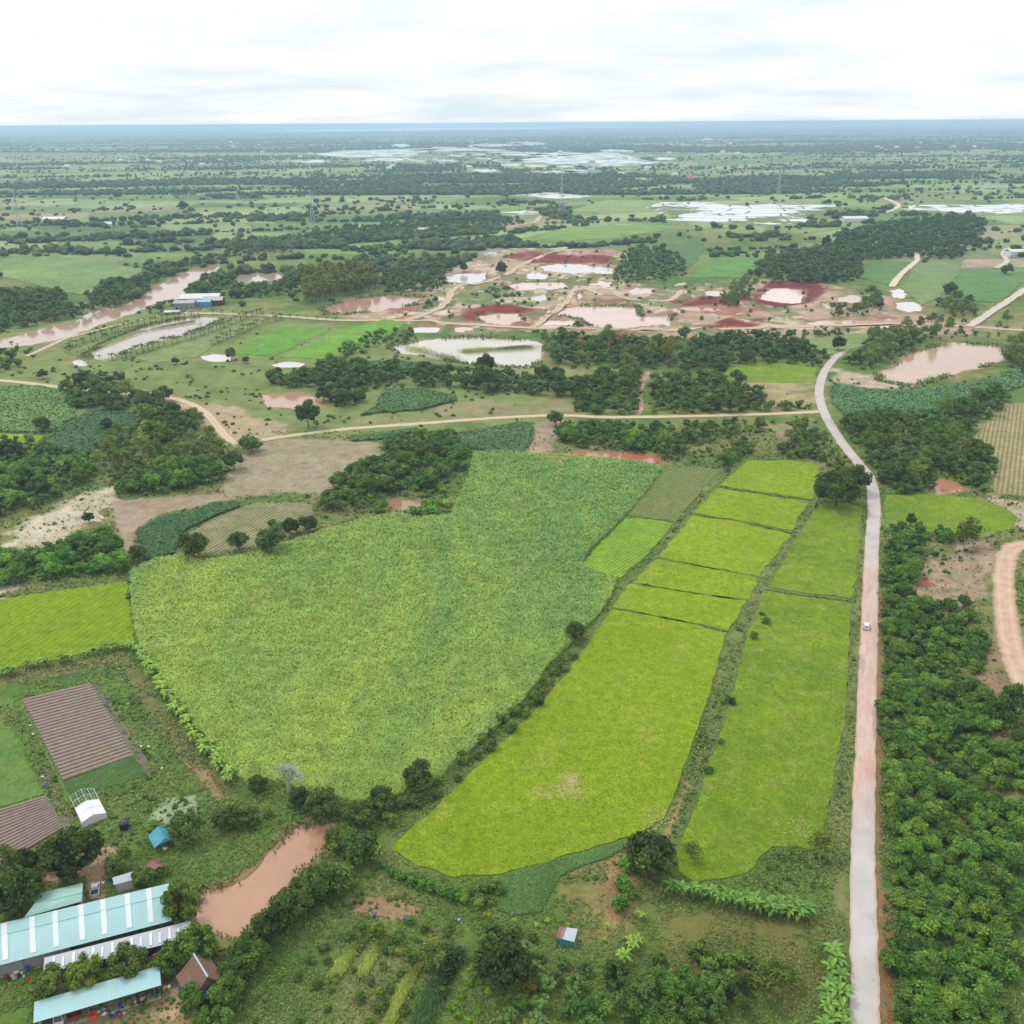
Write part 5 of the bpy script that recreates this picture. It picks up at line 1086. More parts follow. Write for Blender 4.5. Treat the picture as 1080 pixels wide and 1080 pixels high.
# palms along the western ponds, in four rows
def row(pts, kind, step, dia, label, group, jit=.8, tint=(1, 1, 1), hs=1.0, zz=0):
    W = spline(GP(pts), 12); dd = np.concatenate([[0], np.cumsum(np.linalg.norm(np.diff(W, axis=0), axis=1))])
    for s in np.arange(0, dd[-1], step):
        x = np.interp(s, dd, W[:, 0]) + random.gauss(0, jit); y = np.interp(s, dd, W[:, 1]) + random.gauss(0, jit); t = random.uniform(.85, 1.15)
        third = min(2, int(3 * s / dd[-1])); up = abs(W[-1][1] - W[0][1]) > abs(W[-1][0] - W[0][0]) * .5; wh = ('upper', 'middle', 'lower')[third] if up else ('left', 'middle', 'right')[third]
        put(kind, x, y, dia * random.uniform(.8, 1.15), label + ', ' + wh + ' stretch', group, tuple(q * t for q in tint), hs * random.uniform(.85, 1.15), True)
row([(72,368),(100,358),(140,345),(185,336),(215,333)], 'palm', 5.5, 8, 'palm in the row between the palm pond and the tan track', 'palms behind the palm pond')
row([(128,379),(160,369),(200,358),(232,347),(262,335),(275,331)], 'palm', 5.5, 8, 'palm in the row along the near bank of the palm pond', 'palms on the near bank of the palm pond')
row([(224,364),(245,356),(270,345),(298,336)], 'palm', 5.5, 7.5, 'palm in the row left of the vivid paddies', 'palms left of the vivid paddies', tint=(1.2, 1.05, .8))
row([(225,332),(270,333),(320,337),(362,341)], 'palm', 9, 6, 'palm in the row along the haul road', 'palms along the haul road')
row([(70,372),(85,376),(110,380),(128,378)], 'palm', 8, 6, 'palm at the left end of the palm pond', 'palms at the left end of the palm pond')
# bananas
for q, (a, b) in enumerate([(708,934),(730,936),(750,940),(768,944),(788,945),(806,949),(822,950),(838,952),(852,957),(798,953),(815,958),(832,960),(778,948),(760,946),(740,938),(795,948),(828,956),(845,957),(785,950),(812,954),(843,962),(718,935)]):
    T('banana', a, b, 25, 'banana plant in the row below the long paddy', (.56, .74, .66), 1, 'bananas in the row below the long paddy')
for a, b in [(879,1000),(884,1012),(877,1020),(887,1028),(876,1036),(884,1044),(876,1054),(888,1062),(878,1072),(890,1078),(870,1080),(881,1008),(890,1046),(873,1062),(872,1044)]:
    T('banana', a, b, 26, 'banana plant in the column beside the road at the bottom', (.66, .86, .74), 1, 'bananas beside the road at the bottom')
row([(-20,718),(0,713),(30,706),(60,700),(80,696)], 'banana', 1.9, 4.0, 'banana plant in the left part of the hedge under the olive paddy', 'bananas under the olive paddy, left part', .5, (.8, .95, .8))
row([(90,694),(110,688),(132,685),(141,686)], 'banana', 1.9, 4.0, 'banana plant in the right part of the hedge under the olive paddy', 'bananas under the olive paddy, right part', .5, (.8, .95, .8))
row([(145,688),(160,712),(178,738),(196,765),(215,790),(232,812),(246,826)], 'banana', 1.9, 4.2, 'bright banana plant along the left edge of the sugarcane', 'bananas along the sugarcane edge', .7, (1.02, 1.1, .85))
for q, (a, b, w_, lb) in enumerate([(658,1008,26,'big banana clump on the open ground right of the small hut'), (667,996,20,'banana just behind the big clump'), (676,964,14,'banana beside the ditch bushes'), (664,990,12,'grey-green banana nearest the ditch'),
     (673,990,16,'silvery banana right of the big clump'), (640,976,10,'small banana left of the ditch'), (637,990,8,'tiny banana nearest the hut'), (566,975,8,'tiny yellow banana behind the fruit trees, left'), (577,970,8,'tiny yellow banana behind the fruit trees, right'),
     (543,970,7,'tiny yellow banana at the reedy wedge'), (599,975,7,'tiny banana just behind the small hut'), (708,934,1,'')]):
    if lb: T('banana', a, b, w_, lb, (.95, 1.1, .8))
# cane-like rows of yellow crop in the orchard
yc = blade_mat('yellow_crop_leaf', [A(176,190,84), A(160,180,80), A(184,192,96)], .2)
def strip_crop(px, w0, n, h, name, label, mat, seed):
    W = spline(GP(px), 10); t = np.random.default_rng(seed).uniform(0, len(W) - 1.01, n); i = t.astype(int); fr = (t - i)[:, None]
    p = W[i] * (1 - fr) + W[i + 1] * fr + np.random.default_rng(seed + 1).normal(0, w0, (n, 2)); V, f, r = grass_cards(p, np.zeros(n), .2, h, .6, seed)
    me = mesh_np(name, V, f, mat); fattr(me, 'v', r); tag(link(name, me), label, 'crop row', kind='stuff')
strip_crop([(350,1034),(370,1008),(392,980)], .5, 5200, .8, 'yellow_crop', 'yellow-green crop strip in the mixed orchard, left of three', yc, 1)
strip_crop([(380,1030),(396,1008),(412,986)], .45, 4600, .8, 'yellow_crop', 'yellow-green crop strip in the mixed orchard, middle of three', yc, 2)
strip_crop([(405,1086),(425,1050),(440,1022),(457,994)], .5, 6500, .8, 'yellow_crop', 'yellow-green crop strip in the mixed orchard, right of three', yc, 3)
gc = blade_mat('green_crop_leaf', [A(92,122,66), A(80,112,58), A(110,138,80)], .2)
strip_crop([(440,1090),(455,1060),(470,1030),(482,1005)], .9, 3200, 1.3, 'tall_crop', 'tall grey-green crop strip beside the grassy lane', gc, 4)
def reeds():
    V_, F2_, R_2, b = [], [], [], 0; r = np.random.default_rng(31)
    for i, (key, poly, c, cat, label) in enumerate(PONDS):
        P = GP(poly); d = P[:, 1].mean(); Q = np.concatenate([P, P[:1]]); sg = np.linalg.norm(np.diff(Q, axis=0), axis=1); L_ = sg.sum()
        if L_ * 1000 / d < 260 or key == 'mound': continue
        n = int(min(2600, L_ * 6)); cu = np.concatenate([[0], np.cumsum(sg)]); t = r.uniform(0, L_, n)
        t = t[fbm(t + 50 * i, t * 0, 9 + d / 60, 3, 91) > .42]; n = len(t); g = 1 + d / 420; p = np.column_stack([np.interp(t, cu, Q[:, 0]), np.interp(t, cu, Q[:, 1])]) + r.normal(0, .55 * g, (n, 2)) * np.array([1, 1 + d / 700])
        z = np.maximum(Z(p[:, 0], p[:, 1]), -.4); V, f, rv = grass_cards(p, z, .35 * g, .75 * g ** .6, .9, i); V_.append(V); F2_.append(f + b); R_2.append(rv); b += len(V)
    me = mesh_np('reeds', np.concatenate(V_), np.concatenate(F2_), blade_mat('reed_leaf', [A(104, 132, 60), A(132, 142, 78), A(84, 110, 54)], .05)); fattr(me, 'v', np.concatenate(R_2)); tag(link('reeds', me), 'rough reeds and grass fringing the ponds', 'reeds', kind='stuff')
reeds()
strip_crop([(488,371),(520,369),(562,366)], 2.4, 3500, 1.5, 'reeds', 'long reedy spit across the wide grey pond', yc, 5)
strip_crop([(430,367),(455,373),(480,380)], 3.5, 1800, 1.3, 'reeds', 'reedy shallows at the left of the wide grey pond', yc, 6)
strip_crop([(100,368),(150,350),(205,339)], 1.2, 2500, 1.2, 'reeds', 'grassy dyke along the middle of the palm pond', yc, 7)
OCC_HARD = list(OCC)
# build the trees: nearest ~300 of a kind as objects, the rest of that kind as one mass
ROADP = []
def overhang(lst):
    x = np.array([q['x'] for q in lst]); y = np.array([q['y'] for q in lst]); h = np.array([PROTO[q['k']]['h'] * q['d'] / PROTO[q['k']]['dia'] * q['hs'] for q in lst]); d = np.array([q['d'] for q in lst])
    bad = inside(x, y, POOLS_W, -1.0); frc = np.array([bool(q['force']) for q in lst])
    for k in (0, .35, .65, .9):
        s_ = H / (H - k * h); b2 = inside(x * s_, y * s_, ROADP, 1.2) | inside(x * s_, y * s_, POOLS_W, -2.0)
        for e in (-.28, .28): b2 |= inside(x * s_ + e * d, y * s_, ROADP, .3)
        bad |= b2 & ~frc
    for i, q in enumerate(lst):
        if q['label'] and 'sandy track' in q['label']: bad[i] = bool(inside(x[i:i + 1], y[i:i + 1], ROADP + POOLS_W, 1.0)[0])
    return bad
def build_trees():
    for P_ in OCC_ROAD: ROADP.append(P_)
    for name, lst in TREES.items():
        for q in lst: q['sz'] = q['d'] / math.hypot(q['x'], q['y'])
        inview = [q for q in lst if abs(q['x']) < .62 * (q['y'] + 8) + 6 and q['y'] > 95]
        lst = sorted(inview, key=lambda q: (-q['force'], -q['sz'])); lst = [q for q, bad in zip(lst, overhang(lst)) if not bad]
        lst.sort(key=lambda q: -q['sz']); forced = [q for q in lst if q['label'] and not q['group']]
        rest = [q for q in lst if not (q['label'] and not q['group'])]; keep = forced + rest[:max(0, 290 - len(forced))]; mass = rest[max(0, 290 - len(forced)):]
        protos = {}; cat = None
        for q in keep:
            p = PROTO[q['k']]; vi = int(q['var'] * len(p['v'])); cm_, tm_ = p['v'][vi]; s = q['d'] / p['dia']
            r = bpy.data.objects.new(name, None); C.objects.link(r); r.empty_display_size = .5
            zb = Zs(q['x'], q['y']); r.location = (q['x'], q['y'], max(zb, 0) - .02); r.rotation_euler = (0, 0, q['rot']); r.scale = (s, s, s * q['hs'])
            r['label'] = q['label']; r['category'] = INFO[q['k']][1]
            if q['group']: r['group'] = q['group']
            for pn, me in (('leaves' if q['k'] in ('banana',) else 'fronds' if q['k'] == 'palm' else 'crown', cm_), ('stem' if q['k'] in ('banana', 'shrub') else 'trunk', tm_)):
                o = bpy.data.objects.new(pn, me); C.objects.link(o); o.parent = r; o.color = (min(3, q['tint'][0] * 1.16), min(3, q['tint'][1] * 1.02), q['tint'][2] * .86, 1)
        if mass: merge(mass, name)
def merge(lst, name, label=None):
    Vs, Fs, Rs, b = [], [], [], 0; mats = {}
    for q in lst: mats.setdefault(q['k'], []).append(q)
    vs, fq, rv, mi, ml = [], [], [], [], []
    for k, qs in mats.items():
        p = PROTO[k]; mat = p['v'][0][0].materials[0]; ml.append(mat)
        for q in qs:
            V, f, r = p['lod'][int(q['var'] * len(p['lod']))]; s = q['d'] / p['dia']; c, n = math.cos(q['rot']), math.sin(q['rot'])
            P_ = np.column_stack([(V[:, 0] * c - V[:, 1] * n) * s + q['x'], (V[:, 0] * n + V[:, 1] * c) * s + q['y'], V[:, 2] * s * q['hs']])
            vs.append(P_); fq.append(f + b); b += len(V); rv.append(np.clip(r * .8 + (np.mean(q['tint']) - .85) * .5, 0, 1)); mi.append(np.full(len(f), len(ml) - 1))
    V = np.concatenate(vs); f = np.concatenate(fq); nm = {'broadleaf_tree': 'woods', 'bush': 'scrub', 'orchard_tree': 'thickets', 'light_leaved_tree': 'light_woods', 'fruit_tree': 'fruit_groves', 'tall_tree': 'tall_stand', 'tree': 'far_woods'}.get(name, name + 's')
    tri = f[:, 2] == f[:, 3]; f2 = f.copy(); f2[tri, 3] = f2[tri, 2]
    fl = [tuple(q[:3]) if t else tuple(q) for q, t in zip(f.tolist(), tri)]
    me = bpy.data.meshes.new(nm); me.from_pydata(V.tolist(), [], fl)
    for m_ in ml: me.materials.append(m_)
    me.polygons.foreach_set('material_index', np.concatenate(mi).astype(np.int32)); me.update(); fattr(me, 'v', np.concatenate(rv))
    o = link(nm, me); o.color = (.95, .98, .68, 1); tag(o, label or ('smaller and farther ' + name.replace('_', ' ') + 's of the plain'), 'wood', kind='stuff')
build_trees()
# ------------------------------------------------------------------ the wooded plain beyond
def far_woods():
    r = np.random.default_rng(3); iv, if_ = ICO1; i0v, i0f = ico(1); base = np.concatenate([iv * np.array([1, 1, .8]), iv * .75 * np.array([1, 1, .8]) + np.array([.9, .2, -.1]), iv * .7 + np.array([-.6, .7, -.15])])
    bf = np.concatenate([if_, if_ + len(iv), if_ + 2 * len(iv)])
    def batch(n, y0, y1, thr, sc, dia, hgt, name, label, det, asp=.33):
        px = r.uniform(-60, 1140, n * 6); py = y0 + (y1 - y0) * r.uniform(0, 1, n * 6); d_ = np.stack([ray(a, b) for a, b in zip(px, py)]); t = -H / d_[:, 2]; x, y = d_[:, 0] * t, d_[:, 1] * t
        a = math.radians(12); u = x * math.cos(a) + y * math.sin(a); v = -x * math.sin(a) + y * math.cos(a)
        m = fbm(u * asp, v, sc, 4, 51); m2 = fbm(u, v, sc * 4, 3, 52)
        lone = r.uniform(0, 1, len(x)) < .016
        ln_ = np.abs(fbm(u * .12, v, sc * 1.2, 3, 57) - .5) < .009 + .003 * (det == False)
        hh = hgt * 1.1; ov = np.zeros(len(x), bool)
        for kz in (.4, .9): ov |= inside(x * H / (H - kz * hh), y * H / (H - kz * hh), FLP + FARF + OCC_ROAD, 4.0)
        k = ((m * .6 + m2 * .4 > thr) | lone | (ln_ & (fbm(u, v, sc, 2, 58) > .38))) & ~ov & ~inside(x, y, FLP + FARF, 2.0); x, y = x[k][:n], y[k][:n]; n = len(x)
        s = dia * r.uniform(.4, 1.0, n) ** .8 * r.choice([.7, 1.0, 1.35], n) * .47; hz = hgt / dia * 2 * r.uniform(.7, 1.3, n); rot = r.uniform(0, 6.28, n); tone = np.clip(.35 + r.normal(0, .2, n), 0, 1)
        bv, bfc = (base, bf) if det else (iv * np.array([1, 1, .8]), if_)
        jv = bv[None] * (1 + r.normal(0, .12, (n, len(bv), 1))); c, sn = np.cos(rot)[:, None], np.sin(rot)[:, None]
        V = np.stack([(jv[..., 0] * c - jv[..., 1] * sn) * s[:, None] + x[:, None], (jv[..., 0] * sn + jv[..., 1] * c) * s[:, None] + y[:, None], (jv[..., 2] * .62 + .5) * (s * hz)[:, None]], -1).reshape(-1, 3)
        f = (np.arange(n)[:, None, None] * len(bv) + bfc[None]).reshape(-1, 3)
        me = mesh_np(name, V, f, lm_dark); fattr(me, 'v', np.repeat(tone, len(bv)) + r.normal(0, .12, n * len(bv)))
        o = link(name, me); o.color = (.98, 1.0, .78, 1); tag(o, label, 'wood', kind='stuff')
    batch(5200, 203, 268, .625, 90, 8.5, 7, 'distant_trees', 'scattered tree belts of the middle plain', True)
    batch(24000, 160, 206, .555, 150, 10.5, 8, 'far_trees', 'tree belts of the far plain', False)
    batch(36000, 132.6, 161, .50, 330, 20, 10, 'horizon_woods', 'blue-green woods under the horizon', False)
    # tree-lines on field edges of the middle distance
    batch(1600, 262, 330, .60, 70, 8, 7, 'field_edge_trees', 'bushes scattered along the field edges of the middle distance', True)
FLP = [GP(q[0]) for q in FLOODS] + [LAKE]
FARF = [GP(q[0]) for q in F_ if q[0][0][1] < 400] + [GP(p) for p, *_ in PAD[12:]] + [P for P in POOLS_W] + [MINE]
far_woods()
# ---- open ground cover ground near the camera
def ground_cover():
    r = np.random.default_rng(12)
    def pts(n, y0, y1):
        px = r.uniform(-40, 1120, n); py = y0 + (y1 - y0) * r.uniform(0, 1, n)
        dx = np.array(rtv)[None] * ((px - 540) / F)[:, None] + np.array(upv)[None] * ((540 - py) / F)[:, None] + np.array(fw)[None]
        t = -H / dx[:, 2]; return dx[:, 0] * t, dx[:, 1] * t
    x, y = pts(230000, 455, 1100); k = ~inside(x, y, OCC, .4); x, y = x[k], y[k]
    den = fbm(x, y, 9, 4, 61) * .6 + fbm(x, y, 2.5, 3, 62) * .4
    bare = np.zeros(len(x), bool)
    for poly, c, soft, rag in COVER:
        if c in (TAN, PNK, RED, SAND) or c[0] > A(140, 0, 0)[0] * 1.02: bare |= inside(x, y, [GP(poly)], -.5)
    k = (den > .40) & ~(bare & (r.uniform(0, 1, len(x)) < .85)); x, y = x[k], y[k]; z = np.maximum(Z(x, y), 0)
    g = (y / 200.) ** .8
    V, f, rv = grass_cards(np.column_stack([x, y]), z, .42 * g, .42 * g, 1.3, 9)
    m_ = blade_mat('weed_leaf', [A(102, 130, 58), A(132, 142, 76), A(84, 114, 50)], .06)
    me = mesh_np('grass', V, f, m_); fattr(me, 'v', rv); tag(link('grass', me), 'rough grass and weeds over the open ground', 'grass', kind='stuff')
    # low weedy clumps
    x, y = pts(15000, 345, 1095); k = ~inside(x, y, OCC + [GP([(495, 965), (560, 960), (630, 1000), (630, 1085), (470, 1085)]), GP([(320, 990), (380, 965), (500, 975), (500, 1090), (280, 1090)])], 1.2); x, y = x[k], y[k]; den = fbm(x, y, 16, 4, 71); k = den > .55; x, y = x[k], y[k]; n = len(x)
    LV = crown_np(77, 1.0, .8, .35, 5, .5, 26, .38, core=.7); V0, f0, r0 = LV; s = r.uniform(.35, 1.0, n) * (y / 220) ** .75; rot = r.uniform(0, 6.28, n); c, sn = np.cos(rot)[:, None], np.sin(rot)[:, None]
    V = np.stack([(V0[None, :, 0] * c - V0[None, :, 1] * sn) * s[:, None] + x[:, None], (V0[None, :, 0] * sn + V0[None, :, 1] * c) * s[:, None] + y[:, None], V0[None, :, 2] * s[:, None] * .8 + np.maximum(Z(x, y), 0)[:, None]], -1).reshape(-1, 3)
    f = (np.arange(n)[:, None, None] * len(V0) + f0[None]).reshape(-1, 4); tri = f[:, 2] == f[:, 3]
    me = bpy.data.meshes.new('weeds'); me.from_pydata(V.tolist(), [], [tuple(q[:3]) if t else tuple(q) for q, t in zip(f.tolist(), tri)]); me.materials.append(lm_shrub); me.update()
    fattr(me, 'v', np.clip(np.tile(r0, n) + np.repeat(r.normal(0, .15, n), len(V0)), 0, 1)); o = link('weeds', me); o.color = (.95, 1.05, .8, 1); tag(o, 'low weedy clumps over the open ground', 'weeds', kind='stuff')
ground_cover()
# ------------------------------------------------------------------ the farm
def metal_roof(name, c, stain=(.5, .45, .4), amt=.25):
    m, t, b = new_mat(name, .45, .35); co_ = nd(t, 'TexCoord').outputs['Object']
    mp = nd(t, 'Mapping'); mp.inputs['Scale'].default_value = (1, .25, 1); t.links.new(co_, mp.inputs['Vector'])
    n = mapr(t, noise_n(t, .9, 6, .65, mp.outputs[0]), .45, .8, 0, amt); col = mixc(t, n, c, stain)
    wv = nd(t, 'TexWave'); wv.bands_direction = 'X'; wv.inputs['Scale'].default_value = .42; t.links.new(co_, wv.inputs['Vector'])
    ln = mapr(t, wv.outputs[1], 0, .06, .93, 1); s = nd(t, 'VectorMath', operation='SCALE'); t.links.new(col, s.inputs[0]); t.links.new(ln, s.inputs['Scale']); setc(t, b, s.outputs[0])
    w2 = nd(t, 'TexWave'); w2.bands_direction = 'X'; w2.inputs['Scale'].default_value = 1.6; t.links.new(co_, w2.inputs['Vector']); bump(t, b, w2.outputs[1], .04, .6); return m
TEAL = metal_roof('teal_roof', A(172, 214, 216), (.36, .38, .36), .6); TEAL2 = metal_roof('pale_teal_roof', A(172, 214, 200), (.42, .46, .44), .3); GREY = metal_roof('grey_roof', A(190, 194, 204), amt=.3)
BLUE = metal_roof('blue_roof', A(52, 160, 180)); RUSTY = metal_roof('rusty_roof', A(140, 84, 82), A(190, 160, 150), .8); SKYL = plain('skylight', A(226, 232, 236), .4, .4, .06)
WALLG = plain('grey_wall', A(150, 152, 150), .9, .1); DARK = plain('dark_board_and_shade', A(62, 64, 74), .9, .1, .2); POST = plain('post', A(120, 112, 100), .8, .2)
CONC = plain('concrete', A(176, 166, 152), .95, .1, .15); WHITE = plain('white_paint', A(232, 232, 232), .5, .3, .05); WOODM = plain('wood', A(132, 106, 84), .9, .1, .2)
def frame_of(c0, c1):
    """root frame: origin c0, x along c0->c1 (ground points)"""
    a = math.atan2(c1[1] - c0[1], c1[0] - c0[0]); return a
def shed(name, label, corners, hz, roof_m, ridge=None, group=None, th=.09, walls='open', skyl=None, nposts=5, wall_m=WALLG, over=.5, cat='shed'):
    """corners: far-left, far-right, near-right, near-left roof corners in the picture, heights hz; ridge=(left, right, height)"""
    W = [Vector((*G(px, py, h), h)) for (px, py), h in zip(corners, hz)]
    base = (W[2] + W[3] + W[0] + W[1]) / 4; a = frame_of(W[3], W[2]); root = empty(name, (base.x, base.y, 0), a, label, cat, group)
    Mw = Matrix.Translation(Vector((base.x, base.y, 0))) @ Matrix.Rotation(a, 4, 'Z'); inv = Mw.inverted(); w = [inv @ q for q in W]
    rf = MB()
    if ridge:
        r0, r1 = (inv @ Vector((*G(px, py, ridge[2]), ridge[2])) for px, py in ridge[:2])
        rf.slab([w[3], w[2], r1, r0], th); rf.slab([r0, r1, w[1], w[0]], th)
        cap = MB(); cap.tube([r0 + Vector((0, 0, .03)), r1 + Vector((0, 0, .03))], .12, 6)
    else: rf.slab([w[3], w[2], w[1], w[0]], th)
    ro = rf.build('roof', roof_m, root)
    if ridge: cap.build('ridge_cap', roof_m, ro)
    def P(u, v, dz=0):       # point on roof plan; v 0 near eave .. 1 far eave
        nr = w[3].lerp(w[2], u); fr = w[0].lerp(w[1], u)
        if ridge:
            rr = r0.lerp(r1, u); p = nr.lerp(rr, v * 2) if v < .5 else rr.lerp(fr, v * 2 - 1)
        else: p = nr.lerp(fr, v)
        return p + Vector((0, 0, dz))
    for (u, wd, v0, v1) in skyl or ():
        L_ = (w[2] - w[3]).length; du = wd / L_; s = MB()
        segs = [(v0, min(v1, .497)), (.503, v1)] if ridge and v1 > .5 else [(v0, v1)]
        for a0, a1 in segs:
            for j in range(4):
                e0, e1 = a0 + (a1 - a0) * j / 4, a0 + (a1 - a0) * (j + 1) / 4; s.slab([P(u, e0, .13), P(u + du, e0, .13), P(u + du, e1, .13), P(u, e1, .13)], .12)
        s.build('skylight', SKYL, ro)
    ins = .06
    for i in range(nposts):
        u = ins + (1 - 2 * ins) * i / (nposts - 1)
        for v in (.07, .93):
            p = P(u, v, -th - .02); b = MB(); b.box(p.x - .09, p.x + .09, p.y - .09, p.y + .09, -.2, p.z); b.build('post', POST, root)
    def wall(u0, v0, u1, v1, nm='wall', m=wall_m, zt=1.0):
        n = 10; b = MB(); q = [P(u0 + (u1 - u0) * i / n, v0 + (v1 - v0) * i / n, -th - .04) for i in range(n + 1)]; d = (q[-1] - q[0]); d.z = 0; d.normalize(); nn = Vector((-d.y, d.x, 0)) * .06
        for i in range(n):
            vs = []
            for o in (nn, -nn):
                for p in (q[i], q[i + 1]): vs += [(p.x + o.x, p.y + o.y, -.2), (p.x + o.x, p.y + o.y, p.z * zt)]
            b.add(vs, [(0, 2, 3, 1), (4, 5, 7, 6), (0, 1, 5, 4), (2, 6, 7, 3), (1, 3, 7, 5), (0, 4, 6, 2)])
        b.build(nm, m, root)
    if walls != 'open' or True:
        wall(.05, .93, .95, .93); 
        wall(.05, .08, .05, .92); wall(.95, .08, .95, .92)
        if walls == 'closed': wall(.05, .07, .95, .07)
        elif walls == 'half': wall(.05, .07, .55, .07)
    b = MB(); p = [P(.02, .02), P(.98, .02), P(.98, .98), P(.02, .98)]; b.slab([Vector((q.x, q.y, .07)) for q in p], .3); b.build('floor_slab', CONC, root)
    return root, P
def pc(x, y, s=4.5, ox=0, oy=860): return (ox + x / s, oy + y / s)
LM = (-70, 991); 
shed('long_shed', 'long pale teal gabled shed with white skylight strips across the roof', [(-70, 991), (177.8, 931.6), (181, 971), (-70, 1036)], [3.6, 3.6, 3.4, 3.4], TEAL,
     ridge=((-70, 1003.5), (178.6, 943.5), 5.6), skyl=[(u, 1.0, .06, .97) for u in (.275, .39, .487, .598, .694, .802, .898)], nposts=7, walls='half')
shed('low_shed', 'long low grey shed with small skylights in front of the teal shed', [(46.7, 1010), (201, 971), (201.8, 989.3), (45.5, 1026.7)], [3.1, 3.1, 2.5, 2.5], GREY,
     skyl=[(.055 + i * .0655, .36 if i % 2 else .5, .12 + .1 * (i % 3 == 0), .86 - .12 * (i % 2)) for i in range(14)], nposts=6, walls='closed', wall_m=DARK)  # dark front wall stands in for the shade under an open front
shed('open_shed', 'teal lean-to shed nearest the bottom with farm things under it', [(36.2, 1056.7), (168.2, 1018.2), (170, 1038.9), (35.1, 1078.9)], [2.7, 2.7, 3.3, 3.3], TEAL, nposts=6, wall_m=DARK)
shed('back_shed', 'mint roofed shed behind the long teal shed beside the big dark tree', [(38.5, 942.5), (87.3, 931.1), (86.2, 950.5), (25.5, 967.5)], [3.4, 3.4, 3.4, 3.4], TEAL2, ridge=((36, 953.5), (87, 941), 4.6), nposts=4)
# small houses
def gable_house(name, label, eave_l, eave_r, ridge, hz, zr, roof_m, wall_m, cat='hut', wz=None, sag=0.0, capm=None, inset=.45, base=0.0, gable_m=None, open_=False, blue=None):
    """eave_l=(back, front), eave_r=(back, front), ridge=(back, front) picture points"""
    E = [Vector((*G(*p, hz), hz)) for p in (eave_l[0], eave_l[1], eave_r[0], eave_r[1])]; Rr = [Vector((*G(*p, zr), zr)) for p in ridge]
    ctr = sum(E, Vector()) / 4; a = frame_of(Rr[0], Rr[1]); root = empty(name, (ctr.x, ctr.y, 0), a, label, cat); inv = (Matrix.Translation((ctr.x, ctr.y, 0)) @ Matrix.Rotation(a, 4, 'Z')).inverted()
    E = [inv @ q for q in E]; Rr = [inv @ q for q in Rr]
    # regularise: ridge along x, half widths from the eaves
    x0, x1 = min(Rr[0].x, Rr[1].x), max(Rr[0].x, Rr[1].x); yl = (E[0].y + E[1].y) / 2; yr = (E[2].y + E[3].y) / 2; yc = (Rr[0].y + Rr[1].y) / 2; xl0, xl1 = sorted((E[0].x, E[1].x)); b = MB()
    for ye in (yl, yr):
        n = 4 if sag else 1; prev = None
        for i in range(n + 1):
            t = i / n; z = zr + (hz - zr) * t - sag * math.sin(t * math.pi); y = yc + (ye - yc) * t; cur = (Vector((x0 - .05 * t, y, z)), Vector((x1 + .05 * t, y, z)))
            if prev: b.slab([prev[0], prev[1], cur[1], cur[0]] if ye < yc else [prev[1], prev[0], cur[0], cur[1]], .1)
            prev = cur
    ro = b.build('roof', roof_m, root); c = MB(); c.box(x0 - .05, x1 + .05, yc - .16, yc + .16, zr - .02, zr + .06); c.build('ridge_cap', capm or roof_m, ro)
    i = inset; ya, yb = sorted((yl, yr)); ya += i; yb -= i; xa, xb = x0 + i, x1 - i; zt = zr - (zr - hz) * .9 - .18; w = MB()
    if not open_:
        for bx in ((xa, xb, ya, ya + .1), (xa, xb, yb - .1, yb), (xa, xa + .1, ya + .12, yb - .12), (xb - .1, xb, ya + .12, yb - .12)): w.box(*bx, base, zt)
        w.build('wall', wall_m, root)
        d = MB(); d.box(xb + .002, xb + .05, yc - .4, yc + .4, base + .1, base + 1.9); d.build('door', DARK, root)
        d = MB(); d.box((xa + xb) / 2 - .5, (xa + xb) / 2 + .5, ya - .05, ya - .002, base + .9, base + 1.6); d.build('window', DARK, root)
    for X in (xb - .05, xa + .05):
        g = MB(); g.add([(X, ya, zt), (X, yb, zt), (X, yc, zr - .2), (X + .08, ya, zt), (X + .08, yb, zt), (X + .08, yc, zr - .2)], [(0, 1, 2), (5, 4, 3), (0, 3, 4, 1), (1, 4, 5, 2), (2, 5, 3, 0)]); g.build('gable', gable_m or wall_m, root)
    if base > .2 or open_:
        for X in (xa + .1, xb - .1):
            for Y in (ya + .1, yb - .1): p = MB(); p.box(X - .08, X + .08, Y - .08, Y + .08, -.2, zt if open_ else base); p.build('post', POST, root)
    if blue:
        for s_ in (xb + .25,): p = MB(); p.slab([(s_ - .3, ya, zt - .5), (s_ - .3, yb, zt - .5), (s_ + .7, yb, zt - 1.0), (s_ + .7, ya, zt - 1.0)], .04); p.build('awning', blue, root)
    return root
gable_house('hut', 'small hut with a bright blue-teal gabled roof under a round tree', ((156, 881.8), (163, 894.4)), ((174, 873.5), (181.6, 883.7)), ((166.3, 872.3), (173.5, 884.6)), 2.1, 3.4, BLUE, WOODM, gable_m=plain('mint_board', A(110, 196, 170), .7), open_=True)
gable_house('thatched_house', 'brown thatched house with a pale ridge among trees', ((184, 1030), (192.5, 1041)), ((222, 1009), (230, 1024)), ((204, 1005.6), (218.9, 1030)), 2.8, 6.0, plain('thatch', A(134, 104, 88), .95, .05, .3, 2.2), WOODM, cat='house', sag=.35, capm=plain('ridge_sheet', A(170, 186, 200), .4, .4), base=1.2, blue=plain('blue_tarp', A(50, 120, 190), .6))
gable_house('red_hut', 'small hut with a rusty red patched roof in the bushes', ((150, 915), (157, 922)), ((166, 907), (173.5, 913)), ((158, 907.5), (166, 914.5)), 2.0, 3.0, RUSTY, WOODM)
